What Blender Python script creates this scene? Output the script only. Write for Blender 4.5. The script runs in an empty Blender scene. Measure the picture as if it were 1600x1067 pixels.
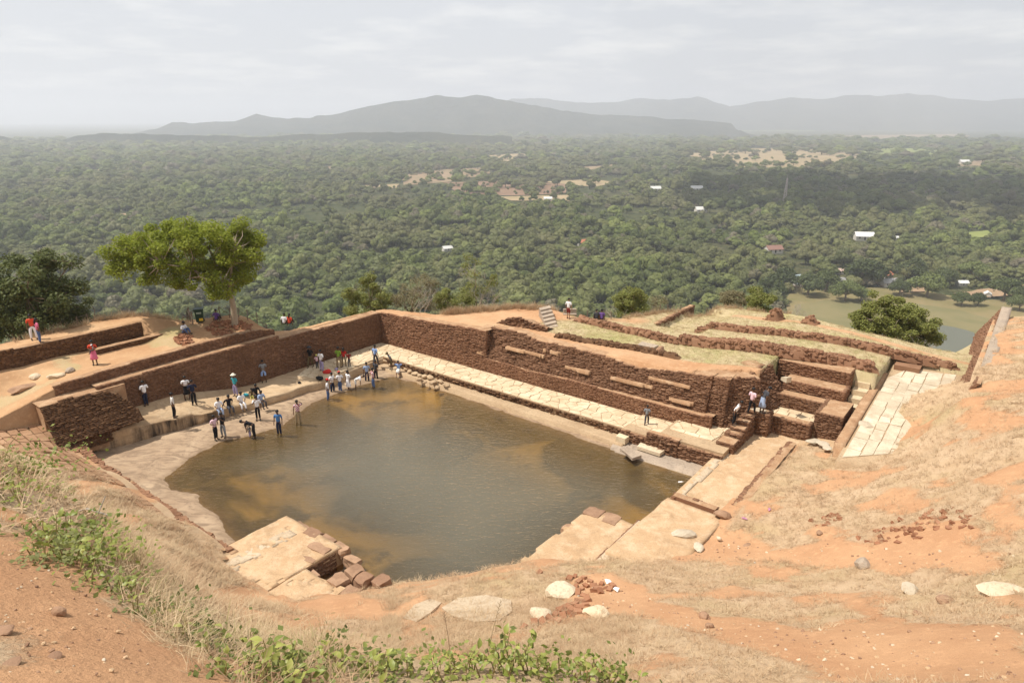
import bpy, bmesh, math, random
import numpy as np
from mathutils import Vector, Matrix
R = math.radians
SC = bpy.context.scene
COL = SC.collection
# ------------------------------------------------------------------ camera
HC = 19.3                       # camera height above datum (pool water at 0.35)
F_, CX, CY, HY = 1067.0, 800.0, 533.5, 186.0
TH = math.atan((CY - HY) / F_)  # pitch below the horizon
cam = bpy.data.cameras.new('camera'); cam.lens = 24.0; cam.sensor_width = 36.0
cam.clip_start = 0.2; cam.clip_end = 60000
co = bpy.data.objects.new('camera', cam); COL.objects.link(co)
co.location = (0, 0, HC); co.rotation_euler = (math.pi/2 - TH, 0, 0)
SC.camera = co
SC.render.resolution_x, SC.render.resolution_y = 1024, 682
# ------------------------------------------------------------------ light
SUN_E, SUN_PHI = R(62), R(8)
SDIR = Vector((-math.cos(SUN_E)*math.cos(SUN_PHI), -math.cos(SUN_E)*math.sin(SUN_PHI), math.sin(SUN_E)))
sl = bpy.data.lights.new('sun', 'SUN'); sl.energy = 4.5; sl.angle = R(0.6); sl.color = (1.0, 0.95, 0.86)
so = bpy.data.objects.new('sun', sl); COL.objects.link(so)
so.rotation_euler = (-SDIR).to_track_quat('-Z', 'Y').to_euler(); so.location = (0, 0, 600)
world = bpy.data.worlds.new('World'); SC.world = world; world.use_nodes = True
def build_world():
    nt = world.node_tree; nt.nodes.clear(); N = nt.nodes.new; L = nt.links.new
    out = N('ShaderNodeOutputWorld'); bg = N('ShaderNodeBackground'); bg.inputs['Strength'].default_value = 0.1
    sky = N('ShaderNodeTexSky'); sky.sky_type = 'NISHITA'; sky.sun_disc = False
    sky.sun_elevation = SUN_E; sky.sun_rotation = math.atan2(SDIR.x, SDIR.y)
    sky.altitude = 300; sky.air_density = 1.2; sky.dust_density = 4.0; sky.ozone_density = 1.0
    tc = N('ShaderNodeTexCoord'); sep = N('ShaderNodeSeparateXYZ'); L(tc.outputs['Generated'], sep.inputs[0])
    add = N('ShaderNodeMath'); add.operation = 'MAXIMUM'; add.inputs[1].default_value = 0.0; L(sep.outputs['Z'], add.inputs[0])
    ad2 = N('ShaderNodeMath'); ad2.operation = 'ADD'; ad2.inputs[1].default_value = 0.11; L(add.outputs[0], ad2.inputs[0])
    dx = N('ShaderNodeMath'); dx.operation = 'DIVIDE'; L(sep.outputs['X'], dx.inputs[0]); L(ad2.outputs[0], dx.inputs[1])
    dy = N('ShaderNodeMath'); dy.operation = 'DIVIDE'; L(sep.outputs['Y'], dy.inputs[0]); L(ad2.outputs[0], dy.inputs[1])
    cb = N('ShaderNodeCombineXYZ'); L(dx.outputs[0], cb.inputs[0]); L(dy.outputs[0], cb.inputs[1])
    nz = N('ShaderNodeTexNoise'); nz.inputs['Scale'].default_value = 1.15; nz.inputs['Detail'].default_value = 9
    nz.inputs['Roughness'].default_value = 0.58; L(cb.outputs[0], nz.inputs['Vector'])
    rp = N('ShaderNodeValToRGB'); rp.color_ramp.elements[0].position = 0.47; rp.color_ramp.elements[1].position = 0.66
    L(nz.outputs['Fac'], rp.inputs[0])
    cl = N('ShaderNodeMix'); cl.data_type = 'RGBA'          # thin overcast veil -> brighter cloud puffs
    cl.inputs[6].default_value = (6.35, 6.5, 6.85, 1); cl.inputs[7].default_value = (8.3, 8.25, 8.2, 1)
    L(rp.outputs['Color'], cl.inputs[0])
    mx = N('ShaderNodeMix'); mx.data_type = 'RGBA'; mx.inputs[0].default_value = 0.86
    L(sky.outputs[0], mx.inputs[6]); L(cl.outputs[2], mx.inputs[7])
    L(mx.outputs[2], bg.inputs['Color']); L(bg.outputs[0], out.inputs['Surface'])
build_world()
SC.view_settings.view_transform = 'Standard'; SC.view_settings.look = 'None'
SC.view_settings.exposure = 0.3; SC.view_settings.gamma = 1.0; SC.view_settings.use_curve_mapping = False
SC.cycles.volume_bounces = 1; SC.cycles.transparent_max_bounces = 12
# ------------------------------------------------------------------ pixel -> place helpers (positions only)
def ray(px, py):
    a = (px-CX)/F_; b = (CY-py)/F_
    return np.array([a, math.cos(TH)+b*math.sin(TH), -math.sin(TH)+b*math.cos(TH)])
def G(px, py, z):
    d = ray(px, py); t = (z-HC)/d[2]
    return np.array([d[0]*t, d[1]*t, z])
O2 = np.array([-11.13, 55.31]); U2 = np.array([.7907, -.6122]); U2 = U2/np.linalg.norm(U2); W2 = np.array([U2[1], -U2[0]])
# pool frame: a runs along the long brick wall, b along the left brick wall, origin at their inner corner
def W(a, b, z=0.0):
    a = np.asarray(a, float); b = np.asarray(b, float); z = np.asarray(z, float)
    a, b, z = np.broadcast_arrays(a, b, z)
    return np.stack([O2[0]+a*U2[0]+b*W2[0], O2[1]+a*U2[1]+b*W2[1], z], -1)
def ab(p):
    p = np.asarray(p, float); d = p[..., :2]-O2
    return d@U2, d@W2
def A(px, py, z):
    a, b = ab(G(px, py, z)); return float(a), float(b)
def S(px, py, zf, z0=None):             # first point where the sight line meets a surface z = zf(x, y)
    d = ray(px, py); t = np.linspace(2.5, 95, 1400)
    h = HC+d[2]*t-zf(d[0]*t, d[1]*t); k = int(np.argmax(h < 0)) if (h < 0).any() else len(t)-1
    f = h[k-1]/(h[k-1]-h[k]) if k and h[k] < 0 else 1.0; tt = t[k-1]+(t[k]-t[k-1])*f
    return np.array([d[0]*tt, d[1]*tt, HC+d[2]*tt])
CAMAB = ab(np.array([0., 0.]))
# ------------------------------------------------------------------ noise
def _h(ix, iy, seed):
    n = (ix.astype(np.int64)*374761393 + iy.astype(np.int64)*668265263 + int(seed)*1442695041) & 0x7fffffff
    n = ((n ^ (n >> 13))*1274126177) & 0x7fffffff
    n = (n ^ (n >> 16)) & 0xffff
    return n/65535.0
def vnoise(x, y, seed=0):
    x = np.asarray(x, float); y = np.asarray(y, float)
    ix = np.floor(x); iy = np.floor(y); fx = x-ix; fy = y-iy
    fx = fx*fx*(3-2*fx); fy = fy*fy*(3-2*fy)
    ix = ix.astype(np.int64); iy = iy.astype(np.int64)
    return ((_h(ix, iy, seed)*(1-fx)+_h(ix+1, iy, seed)*fx)*(1-fy) + (_h(ix, iy+1, seed)*(1-fx)+_h(ix+1, iy+1, seed)*fx)*fy)
def fbm(x, y, o=4, seed=0):
    s = 0; a = 0.5; t = 0
    for k in range(o):
        s = s+a*vnoise(np.asarray(x)*2**k+17.3*k, np.asarray(y)*2**k-9.1*k, seed+k); t += a; a *= 0.5
    return s/t
def sm(x, e0, e1):
    t = np.clip((np.asarray(x, float)-e0)/(e1-e0), 0, 1); return t*t*(3-2*t)
def inpoly(x, y, poly):
    x = np.asarray(x, float); y = np.asarray(y, float); r = np.zeros(np.broadcast(x, y).shape, bool)
    n = len(poly)
    for i in range(n):
        x1, y1 = poly[i][:2]; x2, y2 = poly[(i+1) % n][:2]
        c = ((y1 > y) != (y2 > y)); d = (y2-y1) if y2 != y1 else 1e-9
        r ^= c & (x < (x2-x1)*(y-y1)/d+x1)
    return r
def segdist(x, y, poly, closed=True):
    x = np.asarray(x, float); y = np.asarray(y, float); best = np.full(np.broadcast(x, y).shape, 1e9)
    n = len(poly)
    for i in range(n if closed else n-1):
        x1, y1 = poly[i][:2]; x2, y2 = poly[(i+1) % n][:2]
        dx, dy = x2-x1, y2-y1; l = dx*dx+dy*dy+1e-12
        t = np.clip(((x-x1)*dx+(y-y1)*dy)/l, 0, 1)
        best = np.minimum(best, np.hypot(x-x1-t*dx, y-y1-t*dy))
    return best
# ------------------------------------------------------------------ object helpers
WO = {}                                 # world origin of every object (by name)
def tag(o, label=None, cat=None, group=None, kind=None):
    if label: o['label'] = label
    if cat: o['category'] = cat
    if group: o['group'] = group
    if kind: o['kind'] = kind
    return o
def new_mesh(name, V, F, mat=None, smooth=False, attrs=None, mats=None, mi=None):
    me = bpy.data.meshes.new(name)
    V = np.asarray(V, np.float32)
    if isinstance(F, np.ndarray):
        n, k = F.shape
        me.vertices.add(len(V)); me.vertices.foreach_set('co', V.ravel())
        me.loops.add(n*k); me.loops.foreach_set('vertex_index', F.astype(np.int32).ravel())
        me.polygons.add(n); me.polygons.foreach_set('loop_start', np.arange(0, n*k, k, dtype=np.int32))
        me.update(calc_edges=True)
    else:
        me.from_pydata(V.tolist(), [], F); me.update()
    if smooth: me.polygons.foreach_set('use_smooth', np.ones(len(me.polygons), bool))
    if attrs:
        for k, v in attrs.items():
            at = me.attributes.new(k, 'FLOAT', 'POINT'); at.data.foreach_set('value', np.asarray(v, np.float32))
    for m in (mats or ([mat] if mat else [])): me.materials.append(m)
    if mi is not None: me.polygons.foreach_set('material_index', np.asarray(mi, np.int32))
    return me
def mk(name, V, F, mat=None, parent=None, smooth=False, attrs=None, kind=None, label=None, cat=None, group=None, mats=None, mi=None, local=False, org=None):
    V = np.asarray(V, float)
    if local: wo = np.zeros(3)
    elif parent is not None: wo = np.array(WO[parent.name])
    elif org is not None: wo = np.asarray(org, float)
    else: wo = np.array([V[:, 0].mean(), V[:, 1].mean(), V[:, 2].min()])
    o = bpy.data.objects.new(name, new_mesh(name, V-wo, F, mat, smooth, attrs, mats, mi)); COL.objects.link(o)
    if parent is not None: o.parent = parent
    elif not local: o.location = wo
    WO[o.name] = tuple(wo)
    return tag(o, label, cat, group, kind)
def thing(name, label, cat, loc, group=None, rz=0.0):
    o = bpy.data.objects.new(name, None); o.empty_display_size = 0.3; COL.objects.link(o)
    o.location = loc; o.rotation_euler = (0, 0, rz); WO[o.name] = tuple(loc)
    return tag(o, label, cat, group)
class MB:                               # mesh collector
    def __init__(s): s.V = []; s.F = []; s.R = []
    def add(s, V, F, r=None):
        b = len(s.V); s.V += [tuple(v) for v in V]; s.F += [tuple(i+b for i in f) for f in F]
        s.R += [random.random() if r is None else r]*len(V)
    def box(s, c, e, rz=0.0, tilt=(0, 0), jit=0.0, rnd=random, r=None):
        M = Matrix.Rotation(rz, 3, 'Z') @ Matrix.Rotation(tilt[0], 3, 'X') @ Matrix.Rotation(tilt[1], 3, 'Y')
        V = []
        for sx in (-1, 1):
            for sy in (-1, 1):
                for sz in (-1, 1):
                    p = Vector((sx*e[0]/2+rnd.uniform(-jit, jit), sy*e[1]/2+rnd.uniform(-jit, jit), sz*e[2]/2+rnd.uniform(-jit, jit)))
                    V.append(M @ p+Vector(c))
        s.add(V, [(0, 1, 3, 2), (4, 6, 7, 5), (0, 4, 5, 1), (2, 3, 7, 6), (0, 2, 6, 4), (1, 5, 7, 3)], r)
    def tube(s, pts, rad, n=6, r=None, cap=True):
        pts = [Vector(p) for p in pts]; V = []; F = []
        for i, p in enumerate(pts):
            d = (pts[min(i+1, len(pts)-1)]-pts[max(i-1, 0)]).normalized()
            x = d.orthogonal().normalized(); y = d.cross(x); rr = rad[i] if hasattr(rad, '__len__') else rad
            for k in range(n):
                t = 2*math.pi*k/n; V.append(p+x*(rr*math.cos(t))+y*(rr*math.sin(t)))
        for i in range(len(pts)-1):
            for k in range(n):
                F.append((i*n+k, i*n+(k+1) % n, (i+1)*n+(k+1) % n, (i+1)*n+k))
        if cap: F.append(tuple(range(n))[::-1]); F.append(tuple((len(pts)-1)*n+k for k in range(n)))
        s.add(V, F, r)
    def build(s, name, mat, parent=None, smooth=False, **k):
        return mk(name, s.V, s.F, mat, parent, smooth, attrs={'rnd': s.R}, **k)
def grid_quads(nr, nc):
    i = np.arange(nr-1)[:, None]*nc+np.arange(nc-1)[None, :]
    return np.stack([i, i+1, i+nc+1, i+nc], -1).reshape(-1, 4)
def clean(V, F, extra=None):            # drop unused vertices
    used = np.unique(F); m = np.full(len(V), -1); m[used] = np.arange(len(used))
    return V[used], m[F], ([e[used] for e in extra] if extra else None)
def hf(a0, a1, b0, b1, step, zf, mask=None, skirt=None, attrf=None, world_axes=False):
    na = max(2, int(round((a1-a0)/step))+1); nb = max(2, int(round((b1-b0)/step))+1)
    Bm, Am = np.meshgrid(np.linspace(b0, b1, nb), np.linspace(a0, a1, na), indexing='xy')
    Am = Am.T.copy(); Bm = Bm.T.copy()          # rows: b, cols: a
    Z = np.asarray(zf(Am, Bm), float)+np.zeros_like(Am)
    V = (np.stack([Am, Bm, Z], -1) if world_axes else W(Am, Bm, Z)).reshape(-1, 3)
    Q = grid_quads(nb, na)
    if not world_axes: Q = Q[:, ::-1]           # the (a, b) frame is left-handed
    if mask is not None:
        ac = Am.ravel()[Q].mean(1); bc = Bm.ravel()[Q].mean(1); Q = Q[mask(ac, bc)]
    ex = [Am.ravel(), Bm.ravel()]
    V, Q, ex = clean(V, Q, ex)
    if skirt is not None:
        N = len(V); E = np.concatenate([np.stack([Q[:, k], Q[:, (k+1) % 4]], 1) for k in range(4)])
        key = E[:, 0]*N+E[:, 1]; rev = E[:, 1]*N+E[:, 0]
        bd = E[~np.isin(rev, key)]
        u = np.unique(bd); m = np.full(N, -1); m[u] = np.arange(len(u))+N
        Vb = V[u].copy(); Vb[:, 2] = np.minimum(Vb[:, 2]-0.02, skirt)
        V = np.concatenate([V, Vb]); ex = [np.concatenate([e, e[u]]) for e in ex]
        Q = np.concatenate([Q, np.stack([bd[:, 1], bd[:, 0], m[bd[:, 0]], m[bd[:, 1]]], 1)])
    at = {k: f(ex[0], ex[1]) for k, f in attrf.items()} if attrf else None
    return V, Q, at
def prism(poly, z0, z1):                # (a, b) outline -> closed solid
    n = len(poly); zs = z1 if hasattr(z1, '__len__') else [z1]*n
    V = [W(p[0], p[1], z0) for p in poly]+[W(p[0], p[1], zs[i]) for i, p in enumerate(poly)]
    area = sum(poly[i][0]*poly[(i+1) % n][1]-poly[(i+1) % n][0]*poly[i][1] for i in range(n))
    F = [tuple(range(n)), tuple(range(2*n-1, n-1, -1))]+[(i+n, (i+1) % n+n, (i+1) % n, i) for i in range(n)]
    if area < 0: F = [f[::-1] for f in F]
    return np.array(V), F
# ------------------------------------------------------------------ materials
MATS = {}
class NT:
    def __init__(s, name):
        s.m = bpy.data.materials.new(name); s.m.use_nodes = True; s.t = s.m.node_tree; s.t.nodes.clear(); MATS[name] = s.m
        s.out = s.t.nodes.new('ShaderNodeOutputMaterial'); s.geo = s.n('ShaderNodeNewGeometry')
    def n(s, typ, props=None, **inp):
        nd = s.t.nodes.new(typ)
        for k, v in (props or {}).items(): setattr(nd, k, v)
        for k, v in inp.items(): s.set(nd, k, v)
        return nd
    def set(s, nd, k, v):
        sock = nd.inputs[int(k[1:])] if (k[0] == 'i' and k[1:].isdigit()) else nd.inputs[k.replace('_', ' ')]
        if isinstance(v, bpy.types.NodeSocket): s.t.links.new(v, sock)
        elif isinstance(v, (tuple, list)) and len(v) == 3 and sock.type == 'RGBA': sock.default_value = (*v, 1)
        else: sock.default_value = v
    def noise(s, scale, detail=4, rough=0.55, vec=None, dist=0.0):
        nd = s.n('ShaderNodeTexNoise', None, Scale=scale, Detail=detail, Roughness=rough, Distortion=dist)
        s.t.links.new(vec or s.geo.outputs['Position'], nd.inputs['Vector']); return nd.outputs['Fac']
    def ramp(s, fac, *stops):
        nd = s.n('ShaderNodeValToRGB'); s.t.links.new(fac, nd.inputs[0]); e = nd.color_ramp.elements
        while len(e) < len(stops): e.new(0.5)
        for i, (p, c) in enumerate(stops):
            e[i].position = p; e[i].color = (*c, 1) if hasattr(c, '__len__') else (c, c, c, 1)
        return nd.outputs['Color']
    def mix(s, fac, c1, c2, blend='MIX'):
        nd = s.n('ShaderNodeMix', {'data_type': 'RGBA', 'blend_type': blend})
        s.set(nd, 'i0', fac); s.set(nd, 'i6', c1); s.set(nd, 'i7', c2); return nd.outputs[2]
    def math(s, op, a, b=0.0, clamp=False):
        nd = s.n('ShaderNodeMath', {'operation': op, 'use_clamp': clamp}); s.set(nd, 'i0', a); s.set(nd, 'i1', b); return nd.outputs[0]
    def attr(s, name): return s.n('ShaderNodeAttribute', {'attribute_name': name}).outputs['Fac']
    def orand(s): return s.n('ShaderNodeObjectInfo').outputs['Random']
    def scaled(s, v):
        nd = s.n('ShaderNodeVectorMath', {'operation': 'MULTIPLY'}); s.t.links.new(s.geo.outputs['Position'], nd.inputs[0]); nd.inputs[1].default_value = v; return nd.outputs[0]
    def bump(s, h, strength=0.5, dist=0.05):
        nd = s.n('ShaderNodeBump', None, Strength=strength, Distance=dist); s.t.links.new(h, nd.inputs['Height']); return nd.outputs['Normal']
    def finish(s, col, rough=0.9, normal=None, spec=0.25, trans=None, metallic=0.0):
        p = s.n('ShaderNodeBsdfPrincipled'); s.set(p, 'Base_Color', col); s.set(p, 'Roughness', rough)
        s.set(p, 'Specular_IOR_Level', spec); s.set(p, 'Metallic', metallic)
        if normal: s.set(p, 'Normal', normal)
        sh = p.outputs[0]
        if trans:
            tr = s.n('ShaderNodeBsdfTranslucent'); s.set(tr, 'Color', col)
            mx = s.n('ShaderNodeMixShader'); mx.inputs[0].default_value = trans
            s.t.links.new(sh, mx.inputs[1]); s.t.links.new(tr.outputs[0], mx.inputs[2]); sh = mx.outputs[0]
        s.t.links.new(sh, s.out.inputs['Surface']); return s.m
def flat(name, col, rough=0.8, var=0.0, spec=0.25):
    t = NT(name)
    c = t.mix(t.noise(9.0, 3), tuple(x*(1-var) for x in col), tuple(min(1, x*(1+var)) for x in col)) if var else col
    return t.finish(c, rough, spec=spec)
def m_brick(name, dark, mid, light):
    t = NT(name); r = t.attr('rnd')
    c = t.ramp(r, (0.0, dark), (0.55, mid), (1.0, light))
    c = t.mix(t.ramp(t.noise(0.55, 5), (0.40, 0.0), (0.72, 0.75)), c, tuple(x*0.55 for x in mid))
    c = t.mix(t.ramp(t.noise(1.7, 5, 0.65), (0.60, 0.0), (0.78, 0.55)), c, light)
    n = t.noise(26, 5, 0.7)
    return t.finish(t.mix(0.35, c, t.mix(n, (0.02, 0.01, 0.006), light), 'MIX'), 0.95, t.bump(n, 0.6, 0.03), 0.1)
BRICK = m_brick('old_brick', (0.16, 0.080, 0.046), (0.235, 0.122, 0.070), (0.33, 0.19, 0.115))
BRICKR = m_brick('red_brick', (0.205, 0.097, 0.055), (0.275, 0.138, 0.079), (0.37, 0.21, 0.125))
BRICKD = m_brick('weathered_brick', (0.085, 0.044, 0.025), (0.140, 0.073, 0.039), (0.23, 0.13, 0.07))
def m_earth(name, c1, c2, c3, grit=0.5):
    t = NT(name)
    c = t.mix(t.ramp(t.noise(0.35, 6, 0.6), (0.35, 0.0), (0.68, 1.0)), c1, c2)
    c = t.mix(t.ramp(t.noise(1.6, 8, 0.72), (0.46, 0.0), (0.64, 0.9)), c, c3)
    c = t.mix(t.ramp(t.noise(.9, 7, .75, None, 1.0), (.52, 0.), (.66, .55)), c, tuple(x*.68 for x in c1))
    g = t.noise(18, 5, 0.75)
    c = t.mix(t.math('MULTIPLY', t.ramp(g, (0.35, 1.0), (0.5, 0.0)), 0.5), c, tuple(x*0.5 for x in c1))
    return t.finish(c, 0.95, t.bump(t.math('ADD', g, t.noise(3.0, 5, 0.6)), grit, 0.06), 0.1)
SOIL = m_earth('packed_soil', (0.46, 0.30, 0.17), (0.54, 0.37, 0.22), (0.60, 0.44, 0.285))
SOILR = m_earth('red_soil', (0.40, 0.185, 0.085), (0.47, 0.24, 0.115), (0.55, 0.33, 0.18))
COPE = m_earth('wall_top_soil', (0.33, 0.19, 0.105), (0.42, 0.255, 0.145), (0.50, 0.34, 0.21))
STRAW = m_earth('straw_soil', (0.46, 0.34, 0.19), (0.52, 0.40, 0.22), (0.42, 0.25, 0.13), 0.9)
LAWN = m_earth('dry_lawn', (0.40, 0.32, 0.15), (0.50, 0.39, 0.21), (0.31, 0.30, 0.11), 0.7)
def m_rock(name, c1, c2, c3):
    t = NT(name)
    v = t.scaled((1, 1, 3.0))
    c = t.mix(t.ramp(t.noise(0.5, 6, 0.6, v, 0.6), (0.35, 0.0), (0.65, 1.0)), c1, c2)
    c = t.mix(t.ramp(t.noise(1.3, 8, 0.7, v, 1.0), (0.54, 0.0), (0.70, 0.7)), c, c3)
    g = t.noise(9, 6, 0.7, v)
    return t.finish(t.mix(t.ramp(g, (0.35, 0.45), (0.5, 0.0)), c, tuple(x*0.4 for x in c1)), 0.85, t.bump(t.math('ADD', g, t.noise(1.6, 5, 0.6)), 0.5, 0.08), 0.2)
ROCK = m_rock('tan_rock', (0.38, 0.26, 0.155), (0.47, 0.34, 0.21), (0.27, 0.18, 0.11))
ROCKP = m_rock('pale_rock', (0.56, 0.44, 0.30), (0.64, 0.53, 0.38), (0.40, 0.29, 0.18))
ROCKG = m_rock('grey_rock', (0.33, 0.26, 0.20), (0.42, 0.33, 0.245), (0.22, 0.165, 0.12))
def m_stain():                           # rock face with dark algae runs (vertical stripes with a shape of their own)
    t = NT('stained_rock'); v = t.scaled((1.0, 1.0, 0.12))
    c = t.mix(t.ramp(t.noise(0.5, 6, 0.6), (0.35, 0.0), (0.65, 1.0)), (0.42, 0.29, 0.17), (0.50, 0.36, 0.22))
    c = t.mix(t.ramp(t.noise(.8, 8, .7, t.scaled((.5, 1.5, 5.)), 1.6), (.48, 0.), (.62, .6)), c, (.29, .195, .115)); c = t.mix(t.ramp(t.noise(2.6, 6, .7), (.52, 0.), (.7, .5)), c, (.58, .45, .30))
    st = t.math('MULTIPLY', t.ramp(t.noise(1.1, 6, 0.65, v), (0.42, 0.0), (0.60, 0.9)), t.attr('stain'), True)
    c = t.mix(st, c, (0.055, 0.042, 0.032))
    g = t.noise(7, 6, 0.7)
    return t.finish(c, 0.85, t.bump(t.math('ADD', g, t.noise(1.6, 5, 0.6)), 0.5, 0.08), 0.2)
STAIN = m_stain()
LIME = m_rock('worn_lime', (0.46, 0.35, 0.235), (0.55, 0.44, 0.31), (0.38, 0.25, 0.15))
def m_slab(name, c1, c2, c3):
    t = NT(name); r = t.orand()
    c = t.mix(r, c1, c2)
    c = t.mix(t.ramp(t.noise(1.1, 8, 0.7), (0.42, 0.0), (0.66, 0.85)), c, c3)
    g = t.noise(12, 6, 0.7)
    return t.finish(t.mix(t.ramp(g, (0.35, 0.3), (0.5, 0.0)), c, tuple(x*0.6 for x in c3)), 0.85, t.bump(g, 0.4, 0.03), 0.2)
SLAB = m_slab('pale_slab', (0.58, 0.46, 0.30), (0.68, 0.56, 0.39), (0.46, 0.33, 0.20))
SLABG = m_slab('greyish_slab', (0.50, 0.42, 0.30), (0.64, 0.55, 0.41), (0.40, 0.31, 0.215))
PAVER = m_slab('brown_paver', (0.33, 0.19, 0.105), (0.42, 0.255, 0.15), (0.26, 0.14, 0.075))
STONEW = m_slab('white_stone', (0.49, 0.42, 0.315), (0.58, 0.50, 0.385), (0.38, 0.30, 0.215))
BLOCK = m_slab('laterite_block', (0.27, 0.155, 0.095), (0.40, 0.25, 0.155), (0.20, 0.115, 0.07))
# ================================================================== brick masonry
def brick_face(p0, p1, nrm, zbot, ztop, course=.072, blen=.28, depth=.2, batter=0., rough=.014, erode=0., seed=1, z0=None, miss=0.0):
    """joined brick courses laid against a face; returns V, F, rnd"""
    rg = np.random.default_rng(seed)
    p0 = np.array(p0, float); p1 = np.array(p1, float); L = np.linalg.norm(p1-p0); t = (p1-p0)/L; n = np.array(nrm, float)
    zb = zbot if callable(zbot) else (lambda s: np.full_like(s, float(zbot)))
    zt = ztop if callable(ztop) else (lambda s: np.full_like(s, float(ztop)))
    ss = np.linspace(0, L, 200); lo = float(zb(ss).min()); hi = float(zt(ss).max())
    if z0 is None: z0 = lo
    S0 = []; S1 = []; Z0 = []; Z1 = []
    for k in range(int((hi-lo)/course)+2):
        z = lo+k*course; s = -rg.uniform(0, blen); 
        while s < L:
            l = blen*rg.uniform(.7, 1.25); S0.append(max(s, 0)); S1.append(min(s+l, L)); Z0.append(z); Z1.append(z+course); s += l
    S0 = np.array(S0); S1 = np.array(S1); Z0 = np.array(Z0); Z1 = np.array(Z1); sm_ = (S0+S1)/2
    top = zt(sm_)+(fbm(sm_*1.7, sm_*0+seed, 3, seed)-.5)*(.03+erode*.5)
    keep = (S1-S0 > .05) & (Z1 <= top+course*.4) & (Z1 > zb(sm_)) & (rg.random(len(S0)) > miss)
    S0, S1, Z0, Z1, sm_ = S0[keep], S1[keep], Z0[keep], Z1[keep], sm_[keep]; n_ = len(S0)
    d = -batter*(Z0-z0)+rg.normal(0, rough, n_)
    if erode: d = d+erode*(fbm(sm_*.55+seed, Z0*1.3, 4, seed+3)-.5)*2-erode*.5*(fbm(sm_*2.1, Z0*3.1, 2, seed+9) > .62)
    g = .008
    jit = lambda: rg.normal(0, rough*.55, n_)
    cols = []
    for (s_, z_, dd) in ((S0+g, Z0+g*.5, d), (S1-g, Z0+g*.5, d), (S1-g, Z1-g*.5, d), (S0+g, Z1-g*.5, d), (S0+g, Z0+g*.5, d-depth), (S1-g, Z0+g*.5, d-depth), (S1-g, Z1-g*.5, d-depth), (S0+g, Z1-g*.5, d-depth)):
        e = jit() if dd is d else 0*d
        a = p0[0]+t[0]*s_+n[0]*(dd+e); b = p0[1]+t[1]*s_+n[1]*(dd+e); cols.append(W(a, b, z_+(jit()*.35 if dd is d else 0)))
    V = np.stack(cols, 1).reshape(-1, 3)
    q = np.array([(0, 1, 2, 3), (3, 2, 6, 7), (4, 5, 1, 0), (1, 5, 6, 2), (4, 0, 3, 7)])
    if n[0]*t[1]-n[1]*t[0] < 0: q = q[:, ::-1]
    F = (np.arange(n_)[:, None, None]*8+q[None]).reshape(-1, 4)
    return V, F, np.repeat(rg.random(n_), 8)
def core_face(p0, p1, nrm, zbot, ztop, batter=0., erode=0., seed=1, z0=None, cap=.5, rec=.05, capz=0.0):
    p0 = np.array(p0, float); p1 = np.array(p1, float); L = np.linalg.norm(p1-p0); t = (p1-p0)/L; n = np.array(nrm, float)
    zb = zbot if callable(zbot) else (lambda s: np.full_like(s, float(zbot)))
    zt = ztop if callable(ztop) else (lambda s: np.full_like(s, float(ztop)))
    ns = max(2, int(L/.25)+1); s = np.linspace(0, L, ns); B = zb(s); T = zt(s)+(fbm(s*1.7, s*0+seed, 3, seed)-.5)*(.03+erode*.5)-.02
    if z0 is None: z0 = float(B.min())
    rows = []
    for f in np.linspace(0, 1, 9):
        z = B+(T-B)*f; d = -batter*(z-z0)-rec
        if erode: d = d+erode*(fbm(s*.55+seed, z*1.3, 4, seed+3)-.5)*2-.03
        rows.append(W(p0[0]+t[0]*s+n[0]*d, p0[1]+t[1]*s+n[1]*d, z))
    dl = d
    for c in (.33, .66, 1.0):
        d2 = dl-cap*c; z = T+capz*c+(fbm(s*1.3, s*0+c*5, 3, seed)-.5)*.05
        rows.append(W(p0[0]+t[0]*s+n[0]*d2, p0[1]+t[1]*s+n[1]*d2, z))
    nr = len(rows); V = np.stack(rows).reshape(-1, 3)
    Q = grid_quads(nr, ns)
    if n[0]*t[1]-n[1]*t[0] < 0: Q = Q[:, ::-1]
    mi = (np.arange(len(Q))//(ns-1) >= 8).astype(int)
    return V, Q, mi
def wall(name, label, faces, cat='wall', mat=None, cap=None, group=None):
    """faces: list of dicts for brick_face/core_face; every wall a thing with core + joined bricks"""
    mat = mat or BRICK; cap = cap or COPE
    f0 = faces[0]; mid = (np.array(f0['p0'])+np.array(f0['p1']))/2
    zb = f0['zbot']; zb = zb if not callable(zb) else float(zb(np.array([0.]))[0])
    t = thing(name, label, cat, tuple(W(mid[0], mid[1], zb)), group)
    for i, f in enumerate(faces):
        f = dict(f); cp = f.pop('cap', .5); cz = f.pop('capz', 0.0); m = f.pop('mat', mat)
        V, Fq, r = brick_face(**f); mk('brickwork', V, Fq, m, t, attrs={'rnd': r}, kind='stuff')
        kw = {k: f[k] for k in ('p0', 'p1', 'nrm', 'zbot', 'ztop', 'batter', 'erode', 'seed', 'z0') if k in f}
        V, Q, mi = core_face(cap=cp, capz=cz, **kw); mk('wall_core', V, Q, None, t, mats=[m, cap], mi=mi, attrs={'rnd': np.full(len(V), .25)})
    return t
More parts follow.
